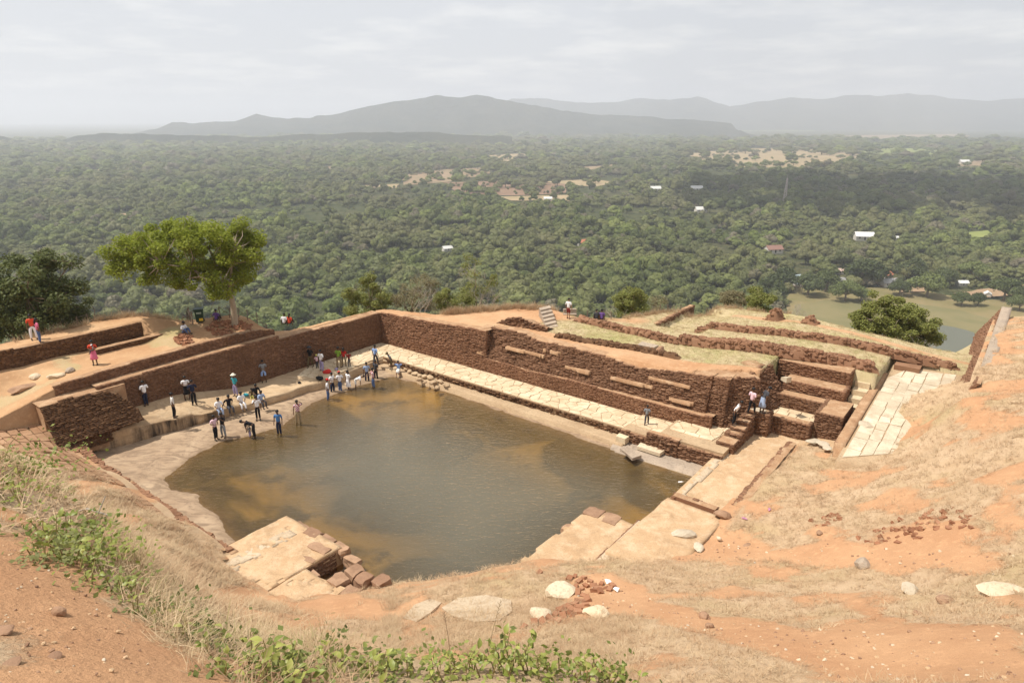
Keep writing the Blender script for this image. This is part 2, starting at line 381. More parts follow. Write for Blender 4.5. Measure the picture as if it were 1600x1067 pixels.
def block(name, label, a0, a1, b0, b1, z0, z1, faces=('+a', '+b'), mat=None, cap=None, seed=1, rough=.02, cat='wall', group=None):
    mat = mat or BRICK; cap = cap or COPE
    t = thing(name, label, cat, tuple(W((a0+a1)/2, (b0+b1)/2, z0)), group)
    V, Fp = prism([(a0+.06, b0+.06), (a1-.06, b0+.06), (a1-.06, b1-.06), (a0+.06, b1-.06)], z0-.2, z1-.01)
    mk('wall_core', V, Fp, None, t, mats=[mat, cap], mi=[0, 1]+[0]*4, attrs={'rnd': np.full(len(V), .25)})
    for i, f in enumerate(faces):
        q = {'+a': dict(p0=(a1, b0), p1=(a1, b1), nrm=(1, 0)), '+b': dict(p0=(a0, b1), p1=(a1, b1), nrm=(0, 1)),
             '-a': dict(p0=(a0, b0), p1=(a0, b1), nrm=(-1, 0)), '-b': dict(p0=(a0, b0), p1=(a1, b0), nrm=(0, -1))}[f]
        V, Fq, r = brick_face(zbot=z0, ztop=z1, seed=seed+i*7, rough=rough, **q); mk('brickwork', V, Fq, mat, t, attrs={'rnd': r}, kind='stuff')
    return t
def interp(*pts):
    xs = [p[0] for p in pts]; ys = [p[1] for p in pts]
    return lambda s: np.interp(s, xs, ys)
# ================================================================== paving
def clip_half(poly, p, n):
    out = []
    for i in range(len(poly)):
        c, d = poly[i], poly[(i+1) % len(poly)]
        dc = (c[0]-p[0])*n[0]+(c[1]-p[1])*n[1]; dd = (d[0]-p[0])*n[0]+(d[1]-p[1])*n[1]
        if dc <= 0: out.append(c)
        if (dc < 0) != (dd < 0) and abs(dc-dd) > 1e-12:
            t = dc/(dc-dd); out.append((c[0]+(d[0]-c[0])*t, c[1]+(d[1]-c[1])*t))
    return out
def slab_piece(name, poly, zf, parent, mat, gap=.025, th=.07, rnd=random, tilt=.008):
    cx = sum(p[0] for p in poly)/len(poly); cy = sum(p[1] for p in poly)/len(poly)
    pts = []
    for i, p in enumerate(poly):
        d = math.hypot(p[0]-cx, p[1]-cy)
        if d < .08: continue
        k = max(.5, 1-gap*1.3/d); pts.append((cx+(p[0]-cx)*k+rnd.uniform(-.015, .015), cy+(p[1]-cy)*k+rnd.uniform(-.015, .015)))
    if len(pts) < 3: return None
    tx, ty = rnd.uniform(-tilt, tilt), rnd.uniform(-tilt, tilt); dz = rnd.uniform(-.012, .012)
    z1 = [float(zf(p[0], p[1]))+th*.6+dz+tx*(p[0]-cx)*3+ty*(p[1]-cy)*3 for p in pts]
    n = len(pts); area = sum(pts[i][0]*pts[(i+1) % n][1]-pts[(i+1) % n][0]*pts[i][1] for i in range(n))
    V = []; 
    for sc, dzz in ((1, -th), (1, -.012), (.0, 0)):
        for i, p in enumerate(pts):
            if sc: V.append(W(p[0], p[1], z1[i]+dzz))
            else:
                d = max(.05, math.hypot(p[0]-cx, p[1]-cy)); k = 1-.018/d; V.append(W(cx+(p[0]-cx)*k, cy+(p[1]-cy)*k, z1[i]))
    F = [tuple(range(3*n-1, 2*n-1, -1))]
    for r in range(2):
        F += [(r*n+i+n, r*n+(i+1) % n+n, r*n+(i+1) % n, r*n+i) for i in range(n)]
    if area < 0: F = [f[::-1] for f in F]
    return mk(name, V, F, mat, parent)
def pave_voronoi(poly, spacing, zf, parent, mat, seed, name='paving_slab', gap=.02, skip=0.0, th=.07):
    rnd = random.Random(seed); xs = [p[0] for p in poly]; ys = [p[1] for p in poly]; seeds = []
    y = min(ys)-spacing; r = 0
    while y < max(ys)+spacing:
        x = min(xs)-spacing+(r % 2)*spacing*.5
        while x < max(xs)+spacing:
            seeds.append((x+rnd.uniform(-.36, .36)*spacing, y+rnd.uniform(-.36, .36)*spacing)); x += spacing*1.15
        y += spacing*.85; r += 1
    for i, s in enumerate(seeds):
        c = list(poly)
        for j, q in enumerate(seeds):
            if i == j or abs(q[0]-s[0]) > spacing*3 or abs(q[1]-s[1]) > spacing*3: continue
            c = clip_half(c, ((s[0]+q[0])/2, (s[1]+q[1])/2), (q[0]-s[0], q[1]-s[1]))
            if len(c) < 3: break
        if len(c) < 3 or rnd.random() < skip: continue
        ar = abs(sum(c[k][0]*c[(k+1) % len(c)][1]-c[(k+1) % len(c)][0]*c[k][1] for k in range(len(c))))/2
        if ar < .06: continue
        slab_piece(name, c, zf, parent, mat, gap, th, rnd)
def pave_courses(poly, wrow, lmin, lmax, zf, parent, mat, seed, name='paving_slab', gap=.025, along='a', th=.07, skip=0.0, big=None):
    rnd = random.Random(seed); xs = [p[0] for p in poly]; ys = [p[1] for p in poly]
    if along == 'b': q0, q1, r0, r1 = min(ys), max(ys), min(xs), max(xs)
    else: q0, q1, r0, r1 = min(xs), max(xs), min(ys), max(ys)
    r = r0
    while r < r1-.05:
        w = wrow*rnd.uniform(.75, 1.3); s = q0-rnd.uniform(0, lmin)
        while s < q1:
            l = rnd.uniform(lmin, lmax)
            if along == 'b': c = [(r, s), (r+w, s), (r+w, s+l), (r, s+l)]
            else: c = [(s, r), (s+l, r), (s+l, r+w), (s, r+w)]
            j = lambda p: (p[0]+rnd.uniform(-.06, .06)*wrow, p[1]+rnd.uniform(-.06, .06)*wrow)
            c = [j(p) for p in c]
            ar0 = sum(poly[k][0]*poly[(k+1) % len(poly)][1]-poly[(k+1) % len(poly)][0]*poly[k][1] for k in range(len(poly)))
            for k in range(len(poly)):
                p, q = poly[k], poly[(k+1) % len(poly)]; nn = (q[1]-p[1], -(q[0]-p[0]))
                if ar0 < 0: nn = (-nn[0], -nn[1])
                if len(c) >= 3: c = clip_half(c, p, nn)
            if len(c) >= 3 and rnd.random() >= skip:
                ar = abs(sum(c[k][0]*c[(k+1) % len(c)][1]-c[(k+1) % len(c)][0]*c[k][1] for k in range(len(c))))/2
                if ar > .05: slab_piece(name, c, zf, parent, mat, gap, th, rnd)
            s += l
        r += w
def stone_mesh(rnd, sx, sy, sz, n=2, rough=.22):
    bm = bmesh.new(); bmesh.ops.create_icosphere(bm, subdivisions=n, radius=1)
    o = [rnd.uniform(-9, 9) for _ in range(3)]
    cuts = [(Vector((rnd.gauss(0, 1), rnd.gauss(0, 1), rnd.gauss(0, 1))).normalized(), rnd.uniform(.55, .85)) for _ in range(6)]
    for v in bm.verts:
        p = v.co.copy()
        for d, h in cuts:
            k = p.dot(d)
            if k > h: p -= d*(k-h)*.85
        f = 1+rough*(float(fbm(np.array(p.x*1.7+o[0]), np.array(p.y*1.7+p.z+o[1]), 3, 3))-.5)*2
        v.co = Vector((p.x*sx*f, p.y*sy*f, p.z*sz*f))
    V = [v.co.copy() for v in bm.verts]; F = [[v.index for v in f.verts] for f in bm.faces]; bm.free(); return V, F
def stone(name, label, loc, sx, sy, sz, mat, seed, cat='stone', group=None, rz=0., sink=.25, parent=None, rough=.22):
    rnd = random.Random(seed); V, F = stone_mesh(rnd, sx, sy, sz, 2, rough); M = Matrix.Rotation(rz, 3, 'Z')
    V = np.array([M @ v for v in V])+np.array(loc)+np.array([0, 0, sz*(1-2*sink)])
    return mk(name, V, F, mat, parent, False, label=label, cat=cat, group=group, attrs={'rnd': np.full(len(V), rnd.random())}, org=None if parent else loc)
# ================================================================== the rock basin and the water
ZW = .35
wl_px = [(612, 588), (600, 592), (560, 604), (520, 618), (490, 630), (460, 650), (440, 665), (400, 680), (350, 690), (300, 715), (258, 750), (265, 767), (310, 770), (320, 790), (345, 805), (350, 830), (385, 858)]
shore = [A(x, y, ZW) for x, y in wl_px]
POOL = shore+[(19.5, 22.5), (24, 24), (31.5, 22), (31.5, 3.9), (28, 4.1), (24.5, 3.9), (17, 3.5), (10, 3.3)]
EDGE_B = [0, 2.4, 5, 7.85, 9.9, 12, 13.7, 15.5, 17.8, 19.75, 21.5, 23.7, 25]
EDGE_A = [2.9, 2.95, 3.1, 3.45, 3.15, 3.15, 2.8, 2.6, 2.05, 1.8, 1.5, .8, .6]
edge_a = lambda b: np.interp(b, EDGE_B, EDGE_A)
def z_terrace(a, b):
    return 1.2+1.0*sm(b, 12, 18.5)*np.clip(1-np.asarray(a)/3.0, 0, 1)+.05*(fbm(np.asarray(a)*.9, np.asarray(b)*.9, 4, 5)-.5)*sm(b, 7, 11)
def z_bed(a, b):
    a = np.asarray(a, float); b = np.asarray(b, float)
    wob = (fbm(a*.8, b*.8, 4, 7)-.5)*.9
    d = segdist(a, b, POOL); ins = inpoly(a, b, POOL)
    sd = np.where(ins, d, -d)+wob*.5
    rest = ZW-1.15*(1-np.exp(-np.maximum(sd, 0)/5.5))
    out = ZW+.16*np.maximum(-sd, 0)+.10*(fbm(a*.55, b*.55, 4, 11)-.5)*np.minimum(-sd, 1.0)*2
    z = np.where(sd > 0, rest-.02, np.minimum(out, .62))
    return z+.05*(fbm(a*2.2, b*2.2, 3, 13)-.5)
def m_bed():
    t = NT('basin_rock'); sepz = t.n('ShaderNodeSeparateXYZ'); t.t.links.new(t.geo.outputs['Position'], sepz.inputs[0])
    c = t.mix(t.ramp(t.noise(0.45, 6, 0.6, None, .5), (0.35, 0.0), (0.65, 1.0)), (0.34, 0.235, 0.15), (0.44, 0.32, 0.21))
    c = t.mix(t.ramp(t.noise(1.4, 7, 0.7, None, 1.2), (0.53, 0.0), (0.68, 0.65)), c, (0.23, 0.16, 0.11))
    sand = t.mix(t.ramp(t.noise(0.16, 4, 0.5, None, .4), (0.42, 0.0), (0.50, 1.0)), (0.50, 0.35, 0.15), (0.17, 0.13, 0.07))
    sand = t.mix(t.ramp(t.noise(0.5, 4, 0.6), (0.56, 0.0), (0.66, 0.7)), sand, (0.10, 0.075, 0.045))
    f = t.math('MULTIPLY', t.math('SUBTRACT', .36, sepz.outputs['Z']), 6.0, True)
    st_ = t.ramp(t.noise(1.0, 7, .7, t.scaled((.5, 1.6, 6.)), 1.5), (.46, 0.), (.60, .7)); c = t.mix(st_, c, (.19, .13, .085))
    wet = t.ramp(t.math('ADD', sepz.outputs['Z'], t.math('MULTIPLY', t.math('SUBTRACT', t.noise(1.2, 4), .5), .16)), (.36, 1.), (.47, 0.)); c = t.mix(t.math('MULTIPLY', wet, .5), c, (.17, .11, .065))
    c = t.mix(f, c, sand); g = t.noise(9, 6, 0.7)
    return t.finish(c, 0.85, t.bump(t.math('ADD', g, t.noise(1.6, 5, 0.6)), 0.4, 0.06), 0.2)
V, Q, _ = hf(.2, 31.5, 2.2, 25.2, .22, z_bed)
mk('rock_basin', V, Q, m_bed(), smooth=True, kind='structure')
def m_water():
    t = NT('pool_water')
    v = t.n('ShaderNodeMapping', None); t.t.links.new(t.geo.outputs['Position'], v.inputs['Vector'])
    v.inputs['Rotation'].default_value = (0, 0, R(24)); v.inputs['Scale'].default_value = (1.1, 2.4, 1)
    h = t.math('ADD', t.noise(2.0, 3, .5, v.outputs[0], .4), t.math('MULTIPLY', t.noise(5.5, 2, .5, v.outputs[0], .3), .35))
    nrm = t.bump(h, .85, .10)
    fr = t.n('ShaderNodeFresnel', None, IOR=1.33); t.set(fr, 'Normal', nrm)
    gl = t.n('ShaderNodeBsdfGlossy', None, Color=(1, 1, 1), Roughness=.03); t.set(gl, 'Normal', nrm)
    tr = t.n('ShaderNodeBsdfTransparent'); tr.inputs[0].default_value = (.72, .64, .46, 1)
    df = t.n('ShaderNodeBsdfDiffuse', None, Color=(.135, .122, .088))
    m1 = t.n('ShaderNodeMixShader'); t.set(m1, 'i0', t.attr('murk')); t.t.links.new(tr.outputs[0], m1.inputs[1]); t.t.links.new(df.outputs[0], m1.inputs[2])
    m2 = t.n('ShaderNodeMixShader'); t.t.links.new(fr.outputs[0], m2.inputs[0]); t.t.links.new(m1.outputs[0], m2.inputs[1]); t.t.links.new(gl.outputs[0], m2.inputs[2])
    t.t.links.new(m2.outputs[0], t.out.inputs['Surface']); return t.m
def murk(a, b):                          # suspended silt grows with depth
    d = np.clip((ZW-z_bed(a, b))/1.15, 0, 1); return .08+.80*sm(d, .25, .9)
V, Q, at = hf(3.0, 31.2, 2.6, 24.6, .4, lambda a, b: a*0+ZW, attrf={'murk': murk})
mk('pool_water', V, Q, m_water(), kind='structure', smooth=True, attrs=at)
# left rock terrace: top sheet, rounded lip and an undercut face down to the shelf
def terrace():
    nb, na = 230, 34; b = np.linspace(-.4, 24.6, nb); rows = []; st = []
    e = edge_a(b)+.25*(fbm(b*.5, b*0, 4, 21)-.5)*sm(b, 8, 11)
    for k in range(na):
        s = k/(na-11)
        if s <= 1:
            a = -.5+(e+.5)*s; z = z_terrace(a, b)-.06*sm(s, .9, 1); sv = 0*b
            z = z-.10*sm(s, .78, .86)*sm(b, 12, 15)*(fbm(b*.7, b*0+3, 3, 31) > .5)
        else:
            f = (k-(na-11))/10.0; ze = z_terrace(e, b)-.06
            a = e+.10*np.sin(f*3.14)-.35*f*sm(b, 8, 12)*fbm(b*.8, b*0+9, 3, 33)+.16*(fbm(b*1.5, f*2.2+0*b, 4, 35)-.5)*sm(b, 7, 9)
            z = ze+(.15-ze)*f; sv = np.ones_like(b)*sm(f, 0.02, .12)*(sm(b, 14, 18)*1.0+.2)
        rows.append(W(a, b, z)); st.append(sv)
    V = np.stack(rows).reshape(-1, 3)
    mk('rock_terrace', V, grid_quads(na, nb), STAIN, kind='structure', smooth=True, attrs={'stain': np.stack(st).ravel()})
terrace()
tp = thing('paved_terrace', 'pale irregular flagstones laid in the far corner of the pool terrace', 'paving', tuple(W(1.5, 4, 1.2)))
pave_voronoi([(.12, .1), (2.85, .1), (2.85, 2.5), (3.0, 5.2), (3.3, 8.3), (1.2, 9.4), (.12, 7.6)], .66, lambda a, b: 1.2, tp, SLAB, 4, 'flagstone')
# right walkway
V, F = prism([(2.7, -.3), (24.75, -.3), (24.75, 2.42), (2.7, 2.42)], -.3, 1.2)
wk = mk('pool_walkway', V, F, ROCK, kind='structure')
pave_voronoi([(2.9, .12), (24.7, .12), (24.7, 2.4), (2.9, 2.4)], .70, lambda a, b: 1.2, wk, SLAB, 9, 'flagstone')
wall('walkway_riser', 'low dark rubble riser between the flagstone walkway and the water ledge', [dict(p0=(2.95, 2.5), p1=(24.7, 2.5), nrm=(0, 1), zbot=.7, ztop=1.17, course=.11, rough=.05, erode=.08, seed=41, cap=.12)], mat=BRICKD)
def ledge_z(a, b):
    return .74+.07*(fbm(a*.7, b*.9, 4, 51)-.5)-.25*sm(b, 3.25+.25*fbm(a*.4, a*0, 3, 8), 3.75)
V, Q, _ = hf(2.9, 25.2, 2.3, 3.62, .12, lambda a, b: ledge_z(a, b), mask=lambda a, b: b < 3.15+.35*fbm(a*.35, a*0, 3, 53)+.02*np.maximum(a-15, 0), skirt=-.5)
mk('water_ledge', V, Q, ROCK, kind='structure', smooth=True)
V, Q, _ = hf(24.6, 31, 2.7, 4.4, .12, lambda a, b: .62-.012*(a-24)+.06*(fbm(a*.7, b*.9, 4, 55)-.5)-.3*sm(b, 3.6, 4.2), mask=lambda a, b: b < 3.75+.35*np.sin((a-24.5)*.45)+.2*fbm(a*.8, a*0, 3, 57), skirt=-.5)
mk('water_ledge', V, Q, ROCKG, kind='structure', smooth=True)

def rough_block(name, a0, a1, b0, b1, z0, z1, mat, seed, parent=None, amp=.035, rot=0.0, **k):
    """worn masonry block: subdivided box with chipped edges"""
    bm = bmesh.new(); bmesh.ops.create_cube(bm, size=1.0); bmesh.ops.subdivide_edges(bm, edges=bm.edges[:], cuts=2, use_grid_fill=True); rn = random.Random(seed); ca, cb = (a0+a1)/2, (b0+b1)/2; V = []
    for v in bm.verts:
        e = sum(abs(abs(c)-.5) < 1e-4 for c in v.co); sh = 1-(.05 if e == 3 else .018 if e == 2 else 0)*(1+rn.random()*1.5); x, y, z = v.co.x*sh, v.co.y*sh, v.co.z*(sh if v.co.z > 0 else 1)
        x = x*(a1-a0)+rn.gauss(0, amp*.5); y = y*(b1-b0)+rn.gauss(0, amp*.5); c_, s_ = math.cos(rot), math.sin(rot)
        V.append(W(ca+x*c_-y*s_, cb+x*s_+y*c_, (z0+z1)/2+z*(z1-z0)+rn.gauss(0, amp*.35)))
    F = [[v.index for v in f.verts][::-1] for f in bm.faces]; bm.free(); return mk(name, V, F, mat, parent, **k)
# ================================================================== ground of the summit
EDGE_L = [(-.6, -1.0), (-1.3, 5), (-1.9, 8.2), (-4.4, 9.6), (-5.3, 12), (-6.3, 13.7), (-8.2, 18.5), (-7.2, 23), (-7.6, 30), (-9, 60)]
EDGE_R = [(-.6, -1.0), (.8, -1.4), (4.6, -2.1), (8.6, -7), (11.8, -8.6), (14.8, -7.9), (17.6, -9.8), (19.4, -13.2), (22.9, -17.7), (27.8, -18.6), (33.3, -17.4), (39, -17.8), (41.3, -18.2), (41.6, -27), (75, -27)]
TOPPOLY = EDGE_L[::-1]+EDGE_R[1:]+[(75, 60)]
def cliff(a, b):                         # how far outside the plateau rim
    d = segdist(a, b, EDGE_L[::-1]+EDGE_R[1:], closed=False)
    return np.where(inpoly(a, b, TOPPOLY), 0, d)
def z_ul(a, b):
    a = np.asarray(a, float); b = np.asarray(b, float)
    z = 3.84+sm(b, 9.5, 9.9)*(.80+.45*sm(-a, 1.2, 3.6)*(1-sm(b, 15, 17.5)))
    z = z+.16*sm(-a, 4.5, 4.7)*sm(b, 16, 16.6)
    up = sm(-a, 5.58, 5.85)*sm(b, 13.2, 16.6); z = z*(1-up)+5.95*up
    z = z-.28*np.maximum(0, b-23.2)*sm(a, -5.2, -3.5)
    n = (fbm(a*.5, b*.5, 4, 61)-.5)*.18*sm(b, 9.8, 11)+(fbm(a*2, b*2, 3, 62)-.5)*.05
    c = cliff(a, b); c = c+.5*(fbm(a*.6, b*.6, 3, 63)-.5)*(c > 0)
    return z+n-1.25*np.maximum(c-.1, 0)
def grassy_ul(a, b): return np.clip(.55*sm(fbm(a*.5, b*.5, 4, 71), .48, .66)*sm(-a, 1.2, 2.2)*sm(b, 11, 14)*(1-sm(-a, 5.2, 5.6)*.6)+sm(cliff(a, b), .1, .8), 0, 1)
def m_ground(name, s1, s2, g1, g2, g3):
    t = NT(name); m = t.attr('grass'); f = t.attr('far')
    soil = t.mix(t.ramp(t.noise(0.4, 6, 0.6), (0.35, 0.0), (0.68, 1.0)), s1, s2)
    soil = t.mix(t.ramp(t.noise(3.1, 6, 0.7), (0.52, 0.0), (0.72, 0.7)), soil, tuple(min(1, x*1.22) for x in s2))
    gr = t.mix(t.ramp(t.noise(0.8, 6, 0.65), (0.38, 0.0), (0.66, 1.0)), g1, g2)
    gr = t.mix(t.ramp(t.noise(0.22, 5, 0.6), (0.52, 0.0), (0.66, 1.0)), gr, g3)
    g = t.noise(14, 6, 0.75); fine = t.noise(38, 4, 0.7)
    mm = t.ramp(t.math('ADD', m, t.math('MULTIPLY', t.math('SUBTRACT', g, .5), .9)), (0.36, 0.0), (0.62, 1.0))
    c = t.mix(mm, soil, gr)
    c = t.mix(t.math('MULTIPLY', t.ramp(fine, (0.34, 1.0), (0.48, 0.0)), .4), c, tuple(x*.45 for x in s1))
    h = t.math('ADD', t.math('ADD', g, t.noise(2.6, 5, 0.6)), t.math('MULTIPLY', fine, t.math('MULTIPLY', mm, .5)))
    return t.finish(c, .95, t.bump(h, .7, .07), .1)
GROUND_UL = m_ground('terrace_ground', (.44, .25, .13), (.53, .34, .19), (.52, .41, .24), (.46, .36, .19), (.36, .33, .14))
GROUND_UR = m_ground('lawn_ground', (.44, .24, .125), (.52, .33, .19), (.47, .38, .21), (.52, .42, .26), (.39, .35, .155))
GROUND_H = m_ground('hillside_ground', (.45, .245, .13), (.53, .31, .17), (.54, .39, .25), (.47, .325, .195), (.46, .34, .19))
V, Q, at = hf(-20, -.85, -6, 32, .25, z_ul, mask=lambda a, b: (cliff(a, b) < 11) & (a > -20), attrf={'grass': grassy_ul}, skirt=1.2)
mk('upper_ground', V, Q, GROUND_UL, kind='structure', smooth=True, attrs=at)
ZT = ([-2, 0, 7, 13, 20, 26, 29, 33, 35, 38, 42], [3.85, 3.85, 4.05, 4.22, 4.22, 4.3, 4.42, 4.36, 4.15, 3.8, 3.6])
def z_ur(a, b):
    a = np.asarray(a, float); b = np.asarray(b, float)
    z = np.interp(a, *ZT)+(fbm(a*.4, b*.4, 4, 81)-.5)*.10*sm(-b, 1.5, 3)+(fbm(a*2, b*2, 3, 82)-.5)*.05
    z = z-.55*sm(a, 20.3, 20.9)*(1-sm(a, 23.6, 24.4))*sm(-b, 9.6, 9.9)*(1-sm(-b, 16.8, 17.4))   # sunken trench by the far fence
    c = cliff(a, b); c = c+.5*(fbm(a*.6, b*.6, 3, 83)-.5)*(c > 0)
    return z-1.1*np.maximum(c-.1, 0)
def grassy_ur(a, b):
    g = sm(-b, 2.6, 3.4)*sm(a, 12, 14)*(.55+.5*fbm(a*.3, b*.5, 4, 85))
    path = np.exp(-(segdist(a, b, [(0, -.6), (6, -1.2), (13, -1.6), (20, -2.0), (27, -2.6), (31, -4)], False)/.7)**2)
    path2 = np.exp(-(segdist(a, b, [(24, -15.8), (30, -16.6), (36, -16.2), (41, -16)], False)/.45)**2)
    sand = np.exp(-(segdist(a, b, [(6, -2.2), (10, -4.5), (13, -6.6), (19, -10)], False)/1.0)**2)
    return np.clip(g-path*.9-path2*.55-sand*.5+sm(cliff(a, b), .1, .8), 0, 1)
def ur_mask(a, b):
    cut = ((a > 30.6) & (a < 36.55) & (b > -8.6)) | ((a > 36.3) & (b > -13.7) & (a < 41)) | ((a > 27.2) & (b > -2.0)) | ((a < 11.5) & (b > -.35)) | ((a > 11.3) & (a < 28) & (b > -1.35)) | ((a > 27.9) & (b > -2.5-(a-28)*.55))
    return (cliff(a, b) < 10) & ~cut & (a < 40.9) & (b < -.3)
V, Q, at = hf(-3, 41, -36, -.25, .25, z_ur, mask=ur_mask, attrf={'grass': grassy_ur}, skirt=1.0)
mk('upper_lawn', V, Q, GROUND_UR, kind='structure', smooth=True, attrs=at)
# ---- hillside: control points (pixel, height) -> smooth surface
HP = [(1240, 697, 1.3), (1190, 747, 1.3), (1150, 784, 1.3), (1112, 806, 1.3), (1300, 722, 1.7), (1330, 702, 1.8), (1390, 692, 2.3), (1440, 664, 3.0), (1480, 640, 4.0),
      (1505, 622, 5.2), (1530, 582, 5.2), (1550, 547, 5.2), (1572, 499, 5.2), (1600, 600, 5.6), (1600, 520, 5.5), (1600, 680, 5.9), (1600, 760, 6.2), (1500, 760, 4.6), (1500, 690, 4.6), (1430, 710, 3.0),
      (1400, 780, 3.3), (1300, 780, 2.3), (1200, 800, 1.7), (1165, 850, 1.5), (1250, 850, 2.5), (1400, 850, 4.1), (1600, 850, 6.1), (1300, 885, 3.4), (1500, 900, 5.6),
      (1600, 910, 6.8), (1600, 1000, 9), (1400, 960, 6), (1400, 1060, 8.5), (1600, 1067, 11), (1200, 905, 3.3), (1200, 960, 4.6), (1200, 1060, 8), (1060, 885, 1.9),
      (1060, 950, 4.3), (1060, 1040, 7.5), (960, 874, 1.6), (960, 930, 3.4), (930, 910, 2.9), (850, 872, 1.5), (760, 888, 1.7), (700, 903, 1.7), (640, 910, 1.4), (600, 925, 1.5),
      (750, 950, 3.0), (880, 925, 3.1), (620, 960, 2.5), (800, 990, 4.6), (1000, 1000, 5.6), (560, 940, 1.9), (500, 960, 2.4), (400, 935, 1.8), (330, 885, 1.6), (700, 975, 3.6),
      (300, 900, 3.2), (250, 850, 3.6), (200, 800, 3.2), (150, 765, 3.0), (80, 735, 3.0), (0, 715, 3.2), (350, 940, 4.2), (450, 975, 4.4),
      (0, 1067, 16.6), (150, 1067, 16.5), (300, 1062, 16.2), (0, 950, 16.2), (150, 950, 15.9), (0, 850, 15.7), (90, 850, 15.5), (0, 790, 15.4), (130, 800, 14.9), (70, 745, 14.7), (0, 720, 14.7),
      (200, 880, 15.2), (260, 960, 15.5), (340, 1015, 15.6), (450, 1020, 15.1), (600, 1025, 14.9), (750, 1030, 14.8), (900, 1042, 14.8), (980, 1062, 14.9), (700, 1067, 15.3), (500, 1067, 15.8)]
HPW = [tuple(G(x, y, z)) for x, y, z in HP]
HPW += [(0, 0, 17.5), (0, -4, 17.7), (3, 0, 17.2), (-3, 0, 17.5), (-6, -1, 17.4), (-10, -2, 17.3), (2.6, 3.0, 14.6), (5.5, 1, 15), (9, -2, 14.5), (4, 7.5, 9.6), (8, 6, 10.0), (-1, 8.5, 9.0), (-4, 9.5, 9.0),
        (-8, 12.5, 7.4), (-11, 13.5, 7), (-14, 14, 6.5), (-20, 14, 6), (-14, 8, 13), (-20, 6, 12), (14, 3, 12), (20, 2, 12), (26, 8, 11), (30, 14, 9.5), (34, 25, 7.5)]
def pw(a, b, z): HPW.append(tuple(W(a, b, z)))
for a_, z_ in ((0, 3.2), (2, 2.4), (5, 1.9), (9, 1.5), (13, 1.4), (17, 1.4)): pw(a_, 24.4, min(z_, 1.35) if a_ > 1 else 2.3); pw(a_, 26.4, 2.45 if a_ < 8 else 2.6)
pw(-2.5, 26.5, 3.3); pw(-5, 28, 4.0); [pw(a_, b_, z_) for a_ in (-2, 2, 6, 10, 14) for b_, z_ in ((28.6, 3.0), (31.5, 3.3), (35, 4.2))];  pw(45, -26, 5.4); pw(60, -26, 6); pw(60, 0, 7)
for a_, b_ in ((27.0, 14.0), (24.0, 17.6), (21.6, 19.6), (29, 12.6), (25.5, 15.8), (22.8, 18.6)): pw(a_, b_, -.9)
HPW = np.array(HPW)
def rbf_fit(P):
    n = len(P); D = np.hypot(P[:, None, 0]-P[None, :, 0], P[:, None, 1]-P[None, :, 1])
    M = np.zeros((n+3, n+3)); M[:n, :n] = D+np.eye(n)*-.02; M[:n, n] = M[n, :n] = 1
    M[:n, n+1] = M[n+1, :n] = P[:, 0]; M[:n, n+2] = M[n+2, :n] = P[:, 1]
    return np.linalg.solve(M, np.concatenate([P[:, 2], [0, 0, 0]]))
_w = rbf_fit(HPW)
def z_hill0(x, y):
    x = np.asarray(x, float); y = np.asarray(y, float); z = _w[-3]+_w[-2]*x+_w[-1]*y
    for i in range(len(HPW)): z = z+_w[i]*np.hypot(x-HPW[i, 0], y-HPW[i, 1])
    return z
def z_hill(x, y):
    z = z_hill0(x, y); r = np.hypot(x, y)
    return z+(fbm(x*.45, y*.45, 4, 91)-.5)*.32*sm(r, 6, 20)+(fbm(x*1.7, y*1.7, 4, 92)-.5)*.13+(fbm(x*5, y*5, 3, 93)-.5)*.035
NBANK = [(-1, 24.35), (17.0, 24.35), (18.2, 25.0), (22.3, 24.6), (22.3, 20.3), (23.2, 19.2), (24.6, 17.5), (26.6, 15.4), (27.9, 15.2), (30.2, 13.6), (32, 12.6), (33.3, 10.5), (33.05, 8), (33.2, 3), (33.5, -1.4), (34.6, -1.6), (36.5, -1.2),
         (36.9, -3), (38.4, -8), (40.4, -9), (41.2, -8), (41.2, -33), (66, -33), (66, 56), (-1, 56)]
def z_hab(a, b):
    p = W(a, b, 0); return z_hill(p[..., 0], p[..., 1])
# bare-soil zones of the hillside, traced in the photo and laid on the surface
def zone(px): return [tuple(S(x, y, z_hill0, 6)[:2]) for x, y in px]
SOILZ = [zone([(0, 800), (60, 850), (150, 930), (220, 1000), (310, 1067), (0, 1067)]),
         zone([(880, 925), (900, 895), (960, 895), (1000, 920), (1100, 955), (1200, 975), (1350, 985), (1500, 985), (1600, 960), (1600, 1067), (1290, 1067), (1230, 1030), (1120, 1000), (1000, 965), (900, 960)]),
         zone([(1110, 806), (1160, 850), (1240, 850), (1300, 840), (1400, 860), (1600, 855), (1600, 900), (1480, 895), (1300, 880), (1180, 880), (1060, 885), (990, 870), (1050, 830)]),
         zone([(1570, 735), (1600, 725), (1600, 850), (1560, 850), (1540, 800)]), zone([(400, 935), (560, 930), (640, 940), (600, 965), (500, 968), (430, 950)]),
         zone([(1310, 840), (1450, 800), (1520, 810), (1560, 850), (1400, 858)])]
